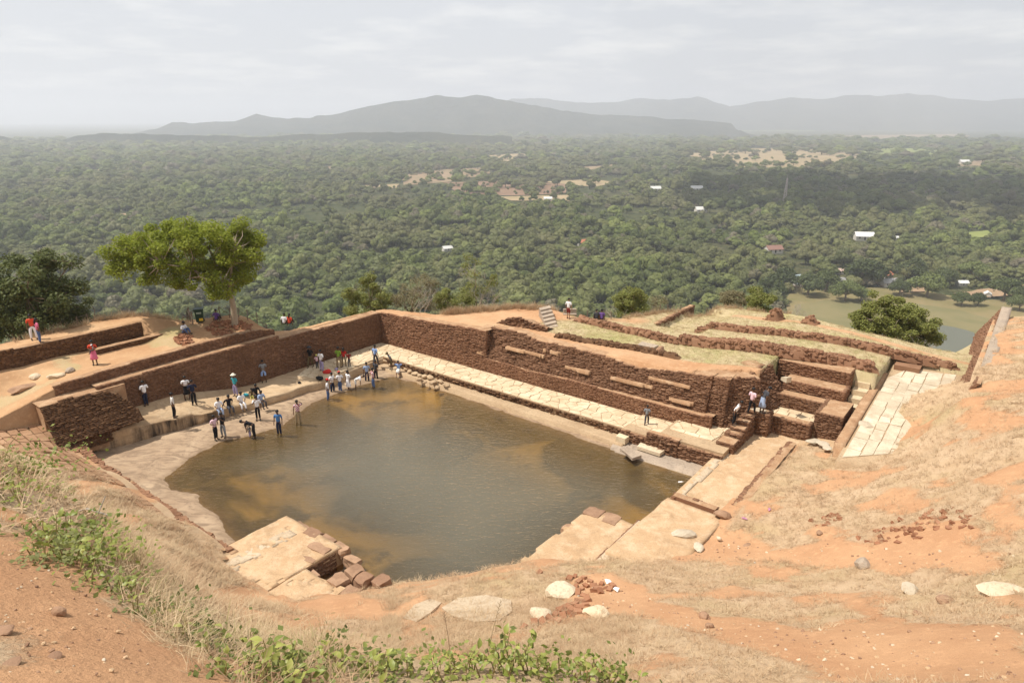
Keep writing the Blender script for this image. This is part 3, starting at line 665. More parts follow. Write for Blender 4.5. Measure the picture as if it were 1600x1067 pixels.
def hill_grass(a, b):
    p = W(a, b, 0); x, y = p[..., 0], p[..., 1]; g = np.ones_like(x)*.92
    for k, z in enumerate(SOILZ):
        d = segdist(x, y, z); ins = inpoly(x, y, z); w = .5 if k else .3
        s = sm(np.where(ins, d, -d)+(fbm(x*.9, y*.9, 3, 95)-.5)*1.2, -w, w*1.6); g = np.minimum(g, 1-s*(.92 if k < 3 else .7))
    g = g-.6*sm(fbm(x*.6, y*.6, 4, 97), .45, .64)-.3*sm(fbm(x*1.9, y*1.9, 3, 98), .55, .7)
    q = sm(x, -14, -9)*(1-sm(y, 30, 36))*sm(y, 20, 24); g = g-.5*q*(x < 2)*sm(-z_hill0(x, y), -3.2, -1.6)
    edge = sm(segdist(a, b, [(33.3, 10), (33.1, 3), (33.5, -1.4)], False), .2, 1.3); return np.clip(np.minimum(g, .25+edge), 0, 1)
V, Q, at = hf(-1, 66, -33, 56, .3, z_hab, mask=lambda a, b: inpoly(a, b, NBANK), attrf={'grass': hill_grass})
mk('hillside', V, Q, GROUND_H, kind='structure', smooth=True, attrs=at)
# ================================================================== brick walls round the pool
wall('pool_wall', 'tall shaded brick wall along the left side of the pool terrace',
     [dict(p0=(0, -.1), p1=(0, 3.9), nrm=(1, 0), zbot=1.05, ztop=3.8, seed=101, cap=1.0, capz=.04, erode=.02), dict(p0=(0, 3.9), p1=(0, 6.75), nrm=(1, 0), zbot=1.05, ztop=3.84, seed=102, cap=1.0, erode=.05, rough=.035),
      dict(p0=(0, 6.75), p1=(0, 9.7), nrm=(1, 0), zbot=1.05, ztop=3.93, seed=103, cap=1.0, erode=.05, rough=.035),
      dict(p0=(0, 9.7), p1=(0, 22.2), nrm=(1, 0), zbot=1.05, ztop=interp((0, 4.19), (6, 4.24), (12.5, 4.15)), seed=104, cap=.95, erode=.015)])
wall('upper_wall', 'low upper tier of brick wall set back above the left pool wall',
     [dict(p0=(-.8, 9.5), p1=(-.8, 24.1), nrm=(1, 0), zbot=4.0, ztop=interp((0, 4.5), (1.5, 4.76), (4, 4.88), (11, 4.75), (14.6, 4.6)), seed=111, cap=.6)])
wall('end_block', 'steep stepped brick buttress at the left end of the pool terrace',
     [dict(p0=(1.75, 20.6), p1=(1.75, 25.3), nrm=(1, 0), zbot=interp((0, 2.0), (2.2, 1.95), (4.7, 2.0)), ztop=interp((0, 2.5), (.35, 3.0), (.8, 3.6), (1.3, 4.0), (1.31, 3.85), (2.4, 4.0), (4.7, 4.0)), batter=.72, seed=121, rough=.03, erode=.05, z0=2.0, cap=1.1),
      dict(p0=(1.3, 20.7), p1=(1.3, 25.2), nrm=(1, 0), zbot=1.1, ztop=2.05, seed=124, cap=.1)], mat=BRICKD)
V, F = prism([(-1.2, 20.7), (.2, 20.7), (.2, 25.2), (-1.2, 25.2)], 1.0, 3.95)
mk('end_block_top', V, F, COPE, bpy.data.objects['end_block'])
mk('end_block_core', *prism([(-.2, 20.72), (1.2, 20.72), (1.2, 25.2), (-.2, 25.2)], .8, 2.0), COPE, bpy.data.objects['end_block'])
wall('trench_wall', 'long shaded brick retaining wall below the dirt path at far left',
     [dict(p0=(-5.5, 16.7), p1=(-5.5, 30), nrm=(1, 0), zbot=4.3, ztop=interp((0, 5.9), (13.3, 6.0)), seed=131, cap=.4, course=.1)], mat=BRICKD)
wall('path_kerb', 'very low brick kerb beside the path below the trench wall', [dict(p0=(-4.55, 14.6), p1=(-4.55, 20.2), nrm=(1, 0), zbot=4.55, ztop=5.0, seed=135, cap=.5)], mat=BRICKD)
zA = interp((0, 3.86), (3.6, 3.98), (7.2, 4.15), (10.4, 4.35), (11.6, 4.4))
wall('pool_wall', 'full-height reddish eroded brick wall right of the far pool corner',
     [dict(p0=(-.02, 0), p1=(11.6, 0), nrm=(0, 1), zbot=1.1, ztop=zA, seed=141, erode=.06, rough=.022, batter=.02, cap=.8), dict(p0=(11.6, .02), p1=(11.6, -1.5), nrm=(1, 0), zbot=2.05, ztop=interp((0, 2.5), (.4, 3.5), (.9, 4.35), (1.5, 4.4)), seed=142, erode=.08, rough=.05, batter=.1, cap=.8)], mat=BRICKR)
wall('pool_wall', 'smooth lower tier of red brick wall beside the flagstone walkway',
     [dict(p0=(11.5, .02), p1=(29.2, .02), nrm=(0, 1), zbot=1.1, ztop=interp((0, 2.3), (4, 2.2), (8, 2.32), (12.3, 2.26), (17.7, 2.3)), seed=145, erode=.02, cap=.6)], mat=BRICKR)
wall('eroded_wall', 'ragged eroded upper brick wall above the lower tier and walkway',
     [dict(course=.072, p0=(11.4, -.14), p1=(28.6, -.30), nrm=(0, 1), zbot=2.1, ztop=interp((0, 4.45), (2, 4.55), (4.4, 4.3), (9.6, 4.25), (12.2, 4.0), (15, 4.3), (18.1, 4.5)), seed=151, erode=.15, rough=.028, batter=.32, cap=.9, z0=2.1)], mat=BRICK)
wall('eroded_wall', 'high bulging brick bank behind the three visitors at right',
     [dict(p0=(27.4, -.2), p1=(29.7, -.4), nrm=(.087, .996), zbot=1.1, ztop=interp((0, 4.3), (1, 4.4), (2.3, 4.45)), seed=154, erode=.12, rough=.03, batter=.30, cap=1.3, z0=1.2),
      dict(p0=(29.65, -.38), p1=(31.6, -2.25), nrm=(.692, .722), zbot=1.1, ztop=interp((0, 4.45), (2.7, 4.3)), seed=155, erode=.12, rough=.03, batter=.34, cap=1.3, z0=1.2),
      dict(p0=(31.6, -2.25), p1=(32.4, -5.4), nrm=(.964, .264), zbot=1.1, ztop=interp((0, 4.2), (2, 4.5), (3.8, 4.3)), seed=156, erode=.10, rough=.05, batter=.55, cap=1.3, z0=1.2)], mat=BRICK)
# broken ledges left standing on the eroded wall
er = bpy.data.objects['eroded_wall']
for k, (a_, b_, z_, l_, d_) in enumerate([(13.2, -.5, 3.45, 3.4, .32), (18.4, -.5, 3.1, 2.0, .4), (22.0, -.55, 3.15, 3.0, .34), (24.6, -.78, 3.7, 2.8, .26), (16.4, -.72, 3.85, 1.4, .26), (26.2, -.45, 2.75, 1.6, .3)]):
    V, Q, _ = hf(a_, a_+l_, b_-.5, b_+d_*.55, .12, lambda a, b, z_=z_, k=k: z_+.06*(fbm(a*2, b*2, 3, k)-.5), mask=lambda a, b, b_=b_, d_=d_, k=k: b < b_+d_*.3+.3*(fbm(a*1.3, a*0, 3, 160+k)-.3), skirt=z_-.22)
    mk('broken_ledge', V, Q, COPE, er)
# ================================================================== right-hand court
V, F = prism([(24.72, -.3), (27.0, -.3), (27.0, 2.7), (24.72, 2.7)], .2, 1.32); p1_ = mk('court_floor', V, F, ROCK, kind='structure')
pave_voronoi([(24.8, .1), (26.9, .1), (26.9, 1.9), (24.8, 1.9)], .75, lambda a, b: 1.32, p1_, SLAB, 12, 'flagstone')
V, F = prism([(27.0, -1.6), (31.0, -1.6), (31.0, 2.6), (27.0, 2.6)], .2, 1.55); p2_ = mk('court_floor', V, F, ROCK, kind='structure')
pave_voronoi([(27.15, -1.0), (30.2, -1.0), (29.9, 1.5), (27.15, 1.5)], .8, lambda a, b: 1.55, p2_, SLAB, 14, 'flagstone')
wall('front_wall', 'pitted brick wall facing the water below the small paved court', [dict(p0=(24.65, 2.85), p1=(26.4, 2.85), nrm=(0, 1), zbot=.4, ztop=1.3, seed=161, rough=.04, cap=1.0), dict(p0=(26.4, 2.9), p1=(28.4, 2.9), nrm=(0, 1), zbot=.4, ztop=1.6, seed=162, rough=.05, erode=.04, cap=.5), dict(p0=(28.4, 2.85), p1=(31.0, 2.75), nrm=(0, 1), zbot=.4, ztop=1.42, seed=163, rough=.03, cap=1.1)])
for k, (b0, b1, zt) in enumerate([(.7, 1.7, 1.78), (0.1, .7, 1.95), (-.5, .1, 2.12), (-1.1, -.5, 2.3), (-1.7, -1.1, 2.45), (-2.6, -1.7, 2.6)]):
    block('stair_wall' if k == 0 else 'stair_wall', ['lowest', 'second', 'third', 'fourth', 'fifth', 'topmost'][k]+' brick step of the stair wall beside the paved court', 30.2+.08*k, 31.25 if k < 5 else 32.0, b0, b1+.0, 1.1, zt, seed=170+k, rough=.025, group='brick steps of the stair wall', faces=('+a', '+b', '-a'))
block('court_wall', 'thick shaded brick wall at the head of the sandy causeway', 31.25, 34.15, -3.35, -2.6, 1.0, 2.22, seed=181, faces=('+b', '+a'))
V, F = prism([(31.1, -5.2), (34.3, -5.2), (34.3, -3.3), (31.1, -3.3)], 1.0, 2.05); p3_ = mk('court_floor', V, F, ROCK, kind='structure')
pave_courses([(31.4, -4.75), (34.2, -4.75), (34.2, -3.4), (31.4, -3.4)], .62, .5, .8, lambda a, b: 2.05, p3_, SLAB, 16, 'flagstone', along='a')
block('court_wall', 'tall dark brick corner block beside the pale stone steps', 34.15, 35.7, -6.2, -3.3, 1.0, 2.85, seed=183, faces=('+b', '-a'))
block('court_wall', 'brick wall directly behind the narrow paved strip', 31.2, 34.4, -5.9, -4.85, 1.0, 2.85, seed=185, faces=('+b',))
block('court_wall', 'brick wall in the second row behind the narrow paved strip', 31.4, 35.1, -7.4, -6.0, 1.0, 3.45, seed=187, faces=('+b', '+a'), mat=BRICKR)
block('court_wall', 'topmost brick wall under the earth bank behind the court', 30.6, 35.0, -8.9, -7.4, 1.0, 4.25, seed=189, faces=('+b', '+a'), mat=BRICKR)
for k, (b0, b1, z) in enumerate([(-6.9, -6.2, 2.55), (-7.6, -6.9, 2.85), (-8.3, -7.6, 3.15), (-10.6, -8.3, 3.5)]):
    V, F = prism([(35.15, b0), (36.0, b0), (36.0, b1-.03), (35.15, b1-.03)], 1.2, z)
    mk('stone_step', V, F, SLAB, label=['lowest', 'second', 'third', 'broad topmost'][k]+' pale stone step climbing beside the brick kerb', cat='step', group='pale stone steps')
zpave = lambda a, b: 2.35+.085*np.clip(-np.asarray(b)-0.5, -1.5, 14)
kerb = thing('brick_kerb', 'narrow brick kerb between the stone steps and the big pavement', 'kerb', tuple(W(36.2, -5, 2.4)))
V, Q, _ = hf(35.92, 36.46, -11.5, -.6, .18, lambda a, b: zpave(a, b)+.12+.05*(fbm(a*3, b*3, 3, 197)-.5), skirt=.4); mk('kerb_top', V, Q, COPE, kerb)
V, Fq, r = brick_face((35.9, -11.5), (35.9, -.6), (-1, 0), 1.2, lambda s: zpave(0, s-11.5)+.08, seed=195); mk('brickwork', V, Fq, BRICK, kerb, attrs={'rnd': r}, kind='stuff')
# sandy causeway and near platforms
def z_cause(a, b): return 1.2+.05*(fbm(a*.8, b*.8, 4, 201)-.5)-.03*sm(a, 31.6, 32.2)+.25*sm(a, 33.2, 36)*sm(-b, -.5, 2)
V, Q, _ = hf(30.45, 36.6, -6.4, 11.6, .2, z_cause, mask=lambda a, b: (a < 33.4+.1*fbm(b, b*0, 3, 9)) | ((b < -.2) & (a < 36.4)), skirt=-.6)
mk('causeway', V, Q, SOIL, kind='structure', smooth=True)
V, Q, _ = hf(30.35, 31.35, -2.2, 11.4, .14, lambda a, b: 1.235+.06*(fbm(a*2, b*2, 4, 203)-.5), mask=lambda a, b: (a > 30.55+.2*fbm(b*1.5, a*0, 3, 206)) & (a < 30.75+.7*fbm(b*.9, a*2.1, 4, 205)-.45*sm(b, 6, 10)) & (fbm(a*3, b*3, 3, 208) > .36), skirt=1.05)
mk('lime_edging', V, Q, LIME, bpy.data.objects['causeway'], smooth=True)
wall('causeway_kerb', 'low crumbling brick kerb between the sandy causeway and the dry slope', [dict(p0=(33.25, -1.6), p1=(33.2, 7.2), nrm=(-1, 0), zbot=1.05, ztop=1.42, seed=207, erode=.05, rough=.03, cap=.45)], mat=BRICKR)
V, Q, _ = hf(27.4, 30.6, 10.9, 16.8, .16, lambda a, b: .98+.16*(fbm(a*.9, b*.9, 4, 211)-.5)+.03*(b-11)+.03*(fbm(a*4, b*4, 3, 212)-.5), mask=lambda a, b: (a > 27.45+.35*fbm(b*1.3, b*0, 3, 214)) & (b > 10.95+.3*fbm(a*1.3, a*0, 3, 216)), skirt=-.8); mk('near_platform', V, Q, SOIL, kind='structure', smooth=True)
V, Q, _ = hf(30.4, 33.4, 8.3, 14.5, .2, lambda a, b: 1.30+.16*(fbm(a*.9, b*.9, 4, 213)-.5)+.05*(b-9)+.03*(fbm(a*4, b*4, 3, 215)-.5), mask=lambda a, b: (a+b*.25 > 32.6+.5*(fbm(a, b, 3, 217)-.5)), skirt=-.8); mk('near_platform', V, Q, SOIL, kind='structure', smooth=True)
block('platform_edge', 'low brick edge along the sandy platform with the big white stone', 30.6, 32.9, 7.9, 8.4, 1.1, 1.5, faces=('-b', '-a'), seed=215, mat=BRICKR)
block('platform_edge', 'broken brick edge between the two sandy platforms by the water', 30.25, 30.75, 11.2, 15.6, .9, 1.42, faces=('-a', '-b', '+a'), seed=217, mat=BRICKR, cap=LIME)
for k, (a_, b_, w_, l_) in enumerate([(27.5, 11.0, .9, .8), (28.4, 10.9, .9, .9), (27.6, 11.85, .8, .9), (28.45, 11.85, 1.0, .7), (27.35, 12.8, .7, .6)]):
    rough_block('edge_block', a_, a_+w_, b_, b_+l_, .3, 1.06-.03*k, BLOCK, 70+k, rot=.05*(k-2), label=f'flat brown edging block of the sandy platform, {["outermost", "second", "third", "fourth", "innermost"][k]} at the waterline', cat='block', group='edging blocks of the near platform')
# left near edge of the pool: narrow wall top, brown pavers behind it
def z_nl(a, b): return np.interp(a, [-1, 1, 4, 18], [2.3, 1.7, 1.3, 1.22])+.05*(fbm(a*1.1, b*1.4, 4, 221)-.5)
V, Q, _ = hf(-.4, 17.4, 23.95, 24.75, .13, z_nl, mask=lambda a, b: b > 24.02+.12*(fbm(a*1.5, a*0, 3, 223)-.3), skirt=-.6)
mk('pool_edge', V, Q, COPE, kind='structure', smooth=True)
re_ = random.Random(61); m = MB()
for _ in range(420):
    a_ = re_.uniform(-.2, 17); b_ = 24.12+abs(re_.gauss(0, .22)); s_ = re_.uniform(.10, .26); m.box(W(a_, b_, float(z_nl(a_, b_))+.01), (s_*1.5, s_, s_*.55), math.atan2(U2[1], U2[0])+re_.gauss(0, .3), (re_.gauss(0, .12), re_.gauss(0, .12)), .015, re_)
m.build('edge_bricks', BRICKR, bpy.data.objects['pool_edge'], kind='stuff')
pe = thing('brown_paving', 'worn brown pavers on the bank at the left edge of the pool', 'paving', tuple(W(3, 26, 2.2)))
def zpv(a, b):
    p = W(a, b, 0); return z_hill(p[..., 0], p[..., 1])+.05
pave_courses([(-.6, 24.8), (9.0, 24.75), (7.0, 26.0), (2.6, 27.6), (-.9, 27.6)], .44, .6, .95, zpv, pe, PAVER, 31, 'paver', along='a', gap=.04, th=.12, skip=.06)
pave_courses([(9.2, 24.8), (14.8, 24.8), (12.0, 25.5), (9.2, 25.8)], .42, .5, .85, zpv, pe, PAVER, 33, 'paver', along='a', gap=.04, th=.12, skip=.15)
# stepped platform with the pit at the near left corner
st = thing('stepped_platform', 'sandy brick stepping platform with a dark square pit at the near left corner', 'platform', tuple(W(19.5, 23, .3)))
def pr(nm, poly, z0, z1, m=SOIL): V, F = prism(poly, z0, z1); return mk(nm, V, F, m, st)
pr('platform_slab', [(16.6, 20.95), (20.7, 20.95), (20.7, 25.3), (16.6, 25.3)], -.6, 1.2); pr('platform_slab', [(20.7, 23.0), (23.0, 22.6), (23.4, 25.6), (20.7, 25.6)], -.6, 1.14)
for (a0, a1, b0, b1, zt, sd) in ((16.62, 20.68, 20.97, 25.28, 1.21, 1), (20.72, 23.1, 22.85, 25.5, 1.15, 2)):
    V, Q, _ = hf(a0, a1, b0, b1, .16, lambda a, b, zt=zt, sd=sd: zt+.09*(fbm(a*1.1, b*1.1, 4, 240+sd)-.35)+.03*(fbm(a*4, b*4, 3, 243)-.5), mask=lambda a, b, sd=sd: fbm(a*1.3, b*1.3, 3, 250+sd) > .28, skirt=.9); mk('worn_surface', V, Q, SOIL, st, smooth=True)
pr('pit_floor', [(20.6, 21.2), (22.6, 21.2), (22.6, 23.1), (20.6, 23.1)], -.8, .1, BLOCK)
V, Q, _ = hf(17.5, 18.6, 21.6, 25.2, .14, lambda a, b: 1.235+.04*(fbm(a*2, b*2, 3, 231)-.5), mask=lambda a, b: (segdist(a, b, [(18.05, 22.0), (18.05, 24.9)], False) < .15+.55*fbm(a*2, b*2, 4, 233)) & (fbm(a*4, b*4, 3, 234) > .34), skirt=1.1); mk('lime_patch', V, Q, LIME, st)
V, Fq, r = brick_face((16.6, 21), (16.6, 25.3), (-1, 0), .1, 1.2, seed=235, rough=.05, blen=.4); mk('brickwork', V, Fq, BRICKR, st, attrs={'rnd': r}, kind='stuff')
V, Fq, r = brick_face((20.72, 21.3), (20.72, 23.0), (1, 0), .1, 1.15, seed=236); mk('brickwork', V, Fq, BRICK, st, attrs={'rnd': r}, kind='stuff')
rb = random.Random(5)
for (a0, a1, b0, b1, z) in [(17.4, 18.3, 20.8, 21.4, 1.22), (18.35, 19.2, 20.75, 21.35, 1.24), (19.25, 20.1, 20.7, 21.3, 1.22), (20.15, 20.95, 20.65, 21.2, 1.2), (19.4, 20.6, 21.4, 21.9, 1.26), (19.6, 20.66, 21.95, 22.6, 1.3), (20.98, 21.8, 20.75, 21.15, .95),
                        (22.1, 22.75, 21.3, 22.0, 1.22), (21.5, 22.0, 22.65, 23.05, 1.0), (20.9, 21.45, 22.65, 23.05, 1.12), (22.05, 22.75, 22.1, 22.85, 1.24), (22.1, 22.9, 22.95, 23.7, 1.2), (22.95, 23.6, 22.3, 23.0, 1.16), (22.8, 23.4, 21.4, 22.1, 1.2), (23.45, 24.0, 21.0, 21.7, 1.2), (23.0, 23.6, 23.2, 23.9, 1.25), (24.05, 24.7, 20.4, 21.1, 1.2)]:
    if a0 < 23.5: rough_block('stone_block', a0, a1, b0, b1, z-.5, z-.03+rb.uniform(-.06, .05), BLOCK, int(a0*100+b0*10), st, .05, rb.gauss(0, .09))
# big pale pavement at right, its brick patch and the battered wall behind
V, Q, _ = hf(36.4, 40.6, -14.0, 1.0, .5, zpave, skirt=.5); bp = mk('big_pavement', V, Q, ROCK, kind='structure')
pave_courses([(36.55, -11.0), (37.4, -13.0), (40.1, -13.6), (40.1, -8), (39.0, -1.5), (36.6, .6)], .72, .7, 1.5, zpave, bp, SLABG, 35, 'paving_slab', along='b', gap=.022, th=.08)
V, F = prism([(36.6, -14.6), (38.1, -14.6), (38.1, -12.6), (36.6, -12.6)], 2, 3.72); mk('brick_patch', V, F, BRICKR, bp, attrs={'rnd': [.9]*8})
wall('boundary_wall', 'long battered red brick wall running to the right rim above the pavement',
     [dict(p0=(40.2, -28), p1=(40.2, -7.5), nrm=(-1, 0), zbot=interp((0, 2.6), (10, 3.2), (24.5, 2.4)), ztop=5.15, batter=.55, seed=241, z0=3.0, rough=.03, cap=.2)], mat=BRICKR)
V, Q, _ = hf(41.35, 42.0, -28, -10, .2, lambda a, b: 5.24+.1*(fbm(a*2.5, b*2.5, 3, 243)-.5), skirt=4.6); mk('wall_coping', V, Q, ROCKG, bpy.data.objects['boundary_wall'])
# ================================================================== low ruined walls on the upper lawn
def rubble_wall(name, label, pts, w, h, seed, mat=BRICKR):
    rnd = random.Random(seed); t = thing(name, label, 'wall', tuple(W(pts[0][0], pts[0][1], float(z_ur(pts[0][0], pts[0][1])))))
    pts = np.array(pts, float); L = np.concatenate([[0], np.cumsum(np.hypot(*np.diff(pts, axis=0).T))]); ns = int(L[-1]/.22)+2; s = np.linspace(0, L[-1], ns)
    a = np.interp(s, L, pts[:, 0]); b = np.interp(s, L, pts[:, 1]); ta = np.gradient(a); tb = np.gradient(b); l = np.hypot(ta, tb); na, nb = -tb/l, ta/l
    hh = h*(.75+.45*fbm(s*.8, s*0, 4, seed)); end = sm(s, 0, .5)*sm(L[-1]-s, 0, .5); rows = []
    for k, f in enumerate(np.linspace(-1, 1, 9)):
        wv = w*.5*(1+.2*(fbm(s*.9, s*0+f, 3, seed+3)-.5)); aa = a+na*wv*f; bb = b+nb*wv*f
        g = z_ur(aa, bb); prof = min(1, (1-abs(f))*3.2); rows.append(W(aa, bb, g-.1+(hh*prof*end+.1)*(1 if prof > 0 else 0)+.10*(fbm(aa*4, bb*4, 3, seed+5)-.5)*prof))
    V = np.stack(rows).reshape(-1, 3); rnd_col = .45+.5*np.random.default_rng(seed).random(len(V)); mk('wall_core', V, grid_quads(9, ns), mat, t, smooth=False, attrs={'rnd': rnd_col})
    m = MB(); nb_ = int(L[-1]*w*34)
    for _ in range(nb_):
        q = rnd.uniform(0.02, .98)*L[-1]; f = rnd.uniform(-.95, .95); i = int(q/L[-1]*(ns-1)); aa = a[i]+na[i]*w*.5*f; bb = b[i]+nb[i]*w*.5*f
        z = float(z_ur(aa, bb))+hh[i]*min(1, (1-abs(f))*3.2)*end[i]-rnd.uniform(0, .08)
        m.box(W(aa, bb, z), (rnd.uniform(.15, .34), rnd.uniform(.12, .22), rnd.uniform(.07, .12)), math.atan2(U2[1], U2[0])+rnd.gauss(0, .35), (rnd.gauss(0, .18), rnd.gauss(0, .18)), .02, rnd)
    m.build('rubble_bricks', mat, t, kind='stuff'); return t
rubble_wall('ruined_wall', 'long reddish ruined brick wall running across the middle of the lawn', [(15, -7.0), (24.2, -6.3)], .65, .42, 251)
rubble_wall('ruined_wall', 'thick overgrown stretch of ruined brick wall in the middle of the lawn', [(23.6, -6.5), (36.2, -9.6)], 1.15, .55, 252)
rubble_wall('ruined_wall', 'thin ruined brick wall on the far side of the lawn', [(23.0, -11.2), (40.2, -14.3)], .7, .45, 253)
rubble_wall('ruined_wall', 'broken outcrop of brick footing at the edge of the eroded wall top', [(16, -2.6), (19, -2.9), (22.5, -3.5), (25.5, -3.4)], .7, .25, 254, BRICKD)
wall('trench_wall', 'dark brick side of the sunken trench near the far right fence', [dict(p0=(20.6, -10.0), p1=(20.6, -17.0), nrm=(1, 0), zbot=3.4, ztop=4.25, seed=261, erode=.08, rough=.05, cap=.4)], mat=BRICK)
rubble_wall('brick_stump', 'square red brick stump at the far rim left of the bare bush', [(26.9, -16.6), (28.0, -16.3)], 1.2, .9, 257)
rubble_wall('brick_stump', 'small mound of brick rubble beside the far rim path', [(29.4, -16.9), (30.6, -16.7)], 1.0, .5, 258)
# stair with its dark brick flank
sx = thing('stone_stair', 'short flight of pale stone steps with dark brick flank on the far lawn', 'stairs', tuple(W(13.5, -4.8, 4.0)))
for k in range(7):
    a0, b0 = 15.0-.42*k, -3.25-.42*k
    V, F = prism([(a0, b0), (a0+.25, b0-1.15), (a0-.25, b0-1.6), (a0-.5, b0-.45)], 3.6, 4.12+.13*k); mk('step', V, F, ROCKG, sx)
V, Fq, r = brick_face((10.4, -2.75), (15.0, -2.95), (0, 1), 3.9, interp((0, 4.1), (1.0, 4.75), (2.2, 5.0), (3.2, 4.75), (4.6, 4.55)), seed=265, erode=.12, rough=.06, batter=.1); mk('brickwork', V, Fq, BRICK, sx, attrs={'rnd': r}, kind='stuff')
V, Q, mi = core_face((10.4, -2.75), (15.0, -2.95), (0, 1), 3.9, interp((0, 4.1), (1.0, 4.75), (2.2, 5.0), (3.2, 4.75), (4.6, 4.55)), seed=265, erode=.12, batter=.1, cap=1.6, capz=-.55); mk('flank_core', V, Q, COPE, sx)
for k, (x, y) in enumerate([(893, 484), (893, 490), (892, 494)]):
    p = A(x, y, 4.3); V, F = prism([(p[0]-.6, p[1]+.35), (p[0]+.2, p[1]-.35), (p[0]+.4, p[1]-.15), (p[0]-.4, p[1]+.55)], 3.6, 4.2+.09*(2-k)); mk('stone_step', V, F, ROCKG, label=['uppermost', 'middle', 'lowest'][k]+' pale step slab beside the man in white on the far rim', cat='step', group='step slabs at the far rim')
def slab_at(px, py, z, l, w, h, mat, label, seed, name='stone_slab', cat='stone', rot=0.0, tiltz=0.0):
    p = np.array(A(px, py, z)); c, s = math.cos(rot), math.sin(rot); q = [(-l/2, -w/2), (l/2, -w/2*.9), (l/2*.95, w/2), (-l/2*.9, w/2*.95)]
    V, F = prism([(p[0]+x*c-y*s, p[1]+x*s+y*c) for x, y in q], z-.06, [z+h, z+h+tiltz, z+h+tiltz, z+h]); return mk(name, V, F, mat, label=label, cat=cat)
slab_at(1012, 541, 4.35, 1.3, .8, .12, ROCKG, 'flat grey stone slab lying on the lawn above the eroded wall', 1)
slab_at(1228, 594, 4.5, .55, .35, .12, SLABG, 'tilted pale slab leaning on the bulging brick bank', 2, rot=.6, tiltz=.15)
slab_at(1182, 640, 2.55, 1.1, .6, .06, STONEW, 'white flat slab on the stair wall below the two visitors', 2, rot=.2)
slab_at(396, 594, 1.2, .9, .4, .16, SLABG, 'pale loose slab at the foot of the left pool wall', 3, rot=1.2)
slab_at(985, 706, .8, 1.15, .75, .12, ROCKG, 'square grey slab tipped toward the water near the court', 4, rot=.3, tiltz=-.35)
slab_at(972, 689, .75, .7, .5, .34, SLAB, 'small pale topped block standing on the water ledge', 5)
slab_at(1016, 703, .72, 1.6, .6, .14, ROCKP, 'long pale slab lying along the ledge under the front wall', 6)
# ================================================================== the plain far below
PZ = -121.0
rng = np.random.default_rng(77)
FIELDS = [('tan', [(1075, 241), (1130, 234), (1200, 232), (1345, 236), (1340, 248), (1300, 262), (1230, 268), (1160, 262), (1090, 255)]), ('lime', [(1345, 237), (1400, 231), (1480, 234), (1470, 241), (1360, 245)]),
          ('pink', [(620, 275), (700, 265), (760, 262), (770, 272), (700, 285), (630, 290)]), ('brown', [(690, 286), (790, 283), (880, 288), (885, 303), (800, 306), (720, 305)]),
          ('tan', [(780, 308), (890, 305), (890, 315), (800, 314)]), ('tan', [(760, 243), (820, 240), (820, 250), (770, 255)]), ('pink', [(1490, 252), (1590, 250), (1590, 262), (1500, 262)]),
          ('pink', [(1310, 212), (1500, 210), (1500, 220), (1320, 220)]), ('lime', [(1130, 198), (1280, 196), (1270, 205), (1140, 205)]), ('lime', [(1508, 364), (1545, 361), (1548, 371), (1512, 373)]),
          ('tan', [(100, 268), (160, 265), (155, 272), (115, 274)]), ('tan', [(570, 290), (625, 288), (625, 294), (580, 296)]), ('pink', [(905, 262), (960, 258), (965, 266), (915, 270)]),
          ('tan', [(1010, 282), (1060, 280), (1062, 287), (1015, 289)]), ('pink', [(480, 262), (520, 260), (520, 264), (485, 266)]), ('tan', [(845, 285), (930, 280), (960, 286), (930, 293)])]
DIRT = [[(1490, 461), (1530, 455), (1600, 446), (1600, 462), (1540, 467)], [(1365, 440), (1400, 436), (1412, 447), (1375, 450)], [(1232, 443), (1262, 440), (1262, 450), (1235, 451)], [(188, 335), (194, 335), (210, 350), (200, 350)], [(1405, 452), (1445, 450), (1445, 458), (1405, 459)]]
SHORE = [(1225, 470), (1240, 448), (1300, 455), (1380, 448), (1450, 455), (1520, 470), (1600, 466), (1700, 480), (1700, 600), (1400, 640), (1230, 600)]
LAKE = [(1330, 512), (1370, 503), (1430, 505), (1490, 513), (1522, 522), (1536, 535), (1535, 580), (1400, 600), (1315, 545)]
MUD = [(1245, 478), (1290, 470), (1340, 472), (1420, 474), (1500, 486), (1560, 505), (1580, 540), (1540, 600), (1400, 620), (1270, 560)]
PX = lambda poly: [tuple(G(x, y, PZ)[:2]) for x, y in poly]
def poly_sheet(name, poly, z, mat, n=3, rough=.12, seed=1, **k):
    pts = []
    m = len(poly)
    for i in range(m):
        p, q = np.array(poly[i]), np.array(poly[(i+1) % m])
        for j in range(n):
            f = j/n; d = q-p; L = np.hypot(*d); o = (float(fbm(np.array(i*3.1+j), np.array(seed*1.7), 2, seed))-.5)*rough*L
            pts.append((p[0]+d[0]*f-d[1]/L*o, p[1]+d[1]*f+d[0]/L*o))
    a = sum(pts[i][0]*pts[(i+1) % len(pts)][1]-pts[(i+1) % len(pts)][0]*pts[i][1] for i in range(len(pts)))
    F = tuple(range(len(pts))); return mk(name, [(p[0], p[1], z) for p in pts], [F if a > 0 else F[::-1]], mat, kind='structure', **k)
def m_plain():
    t = NT('forest_floor')
    c = t.ramp(t.noise(.004, 8, .6), (.3, (.070, .080, .032)), (.5, (.095, .10, .042)), (.62, (.14, .125, .06)), (.75, (.20, .155, .085)))
    c = t.mix(t.ramp(t.noise(.05, 5, .7), (.42, 0.), (.62, .8)), c, (.035, .05, .02))
    return t.finish(c, .95, t.bump(t.noise(.06, 5, .7), 1.0, 14.0), .05)
def m_field(name, c1, c2):
    t = NT(name); return t.finish(t.mix(t.ramp(t.noise(.03, 6, .65), (.38, 0.), (.64, 1.)), c1, c2), .95, spec=.05)
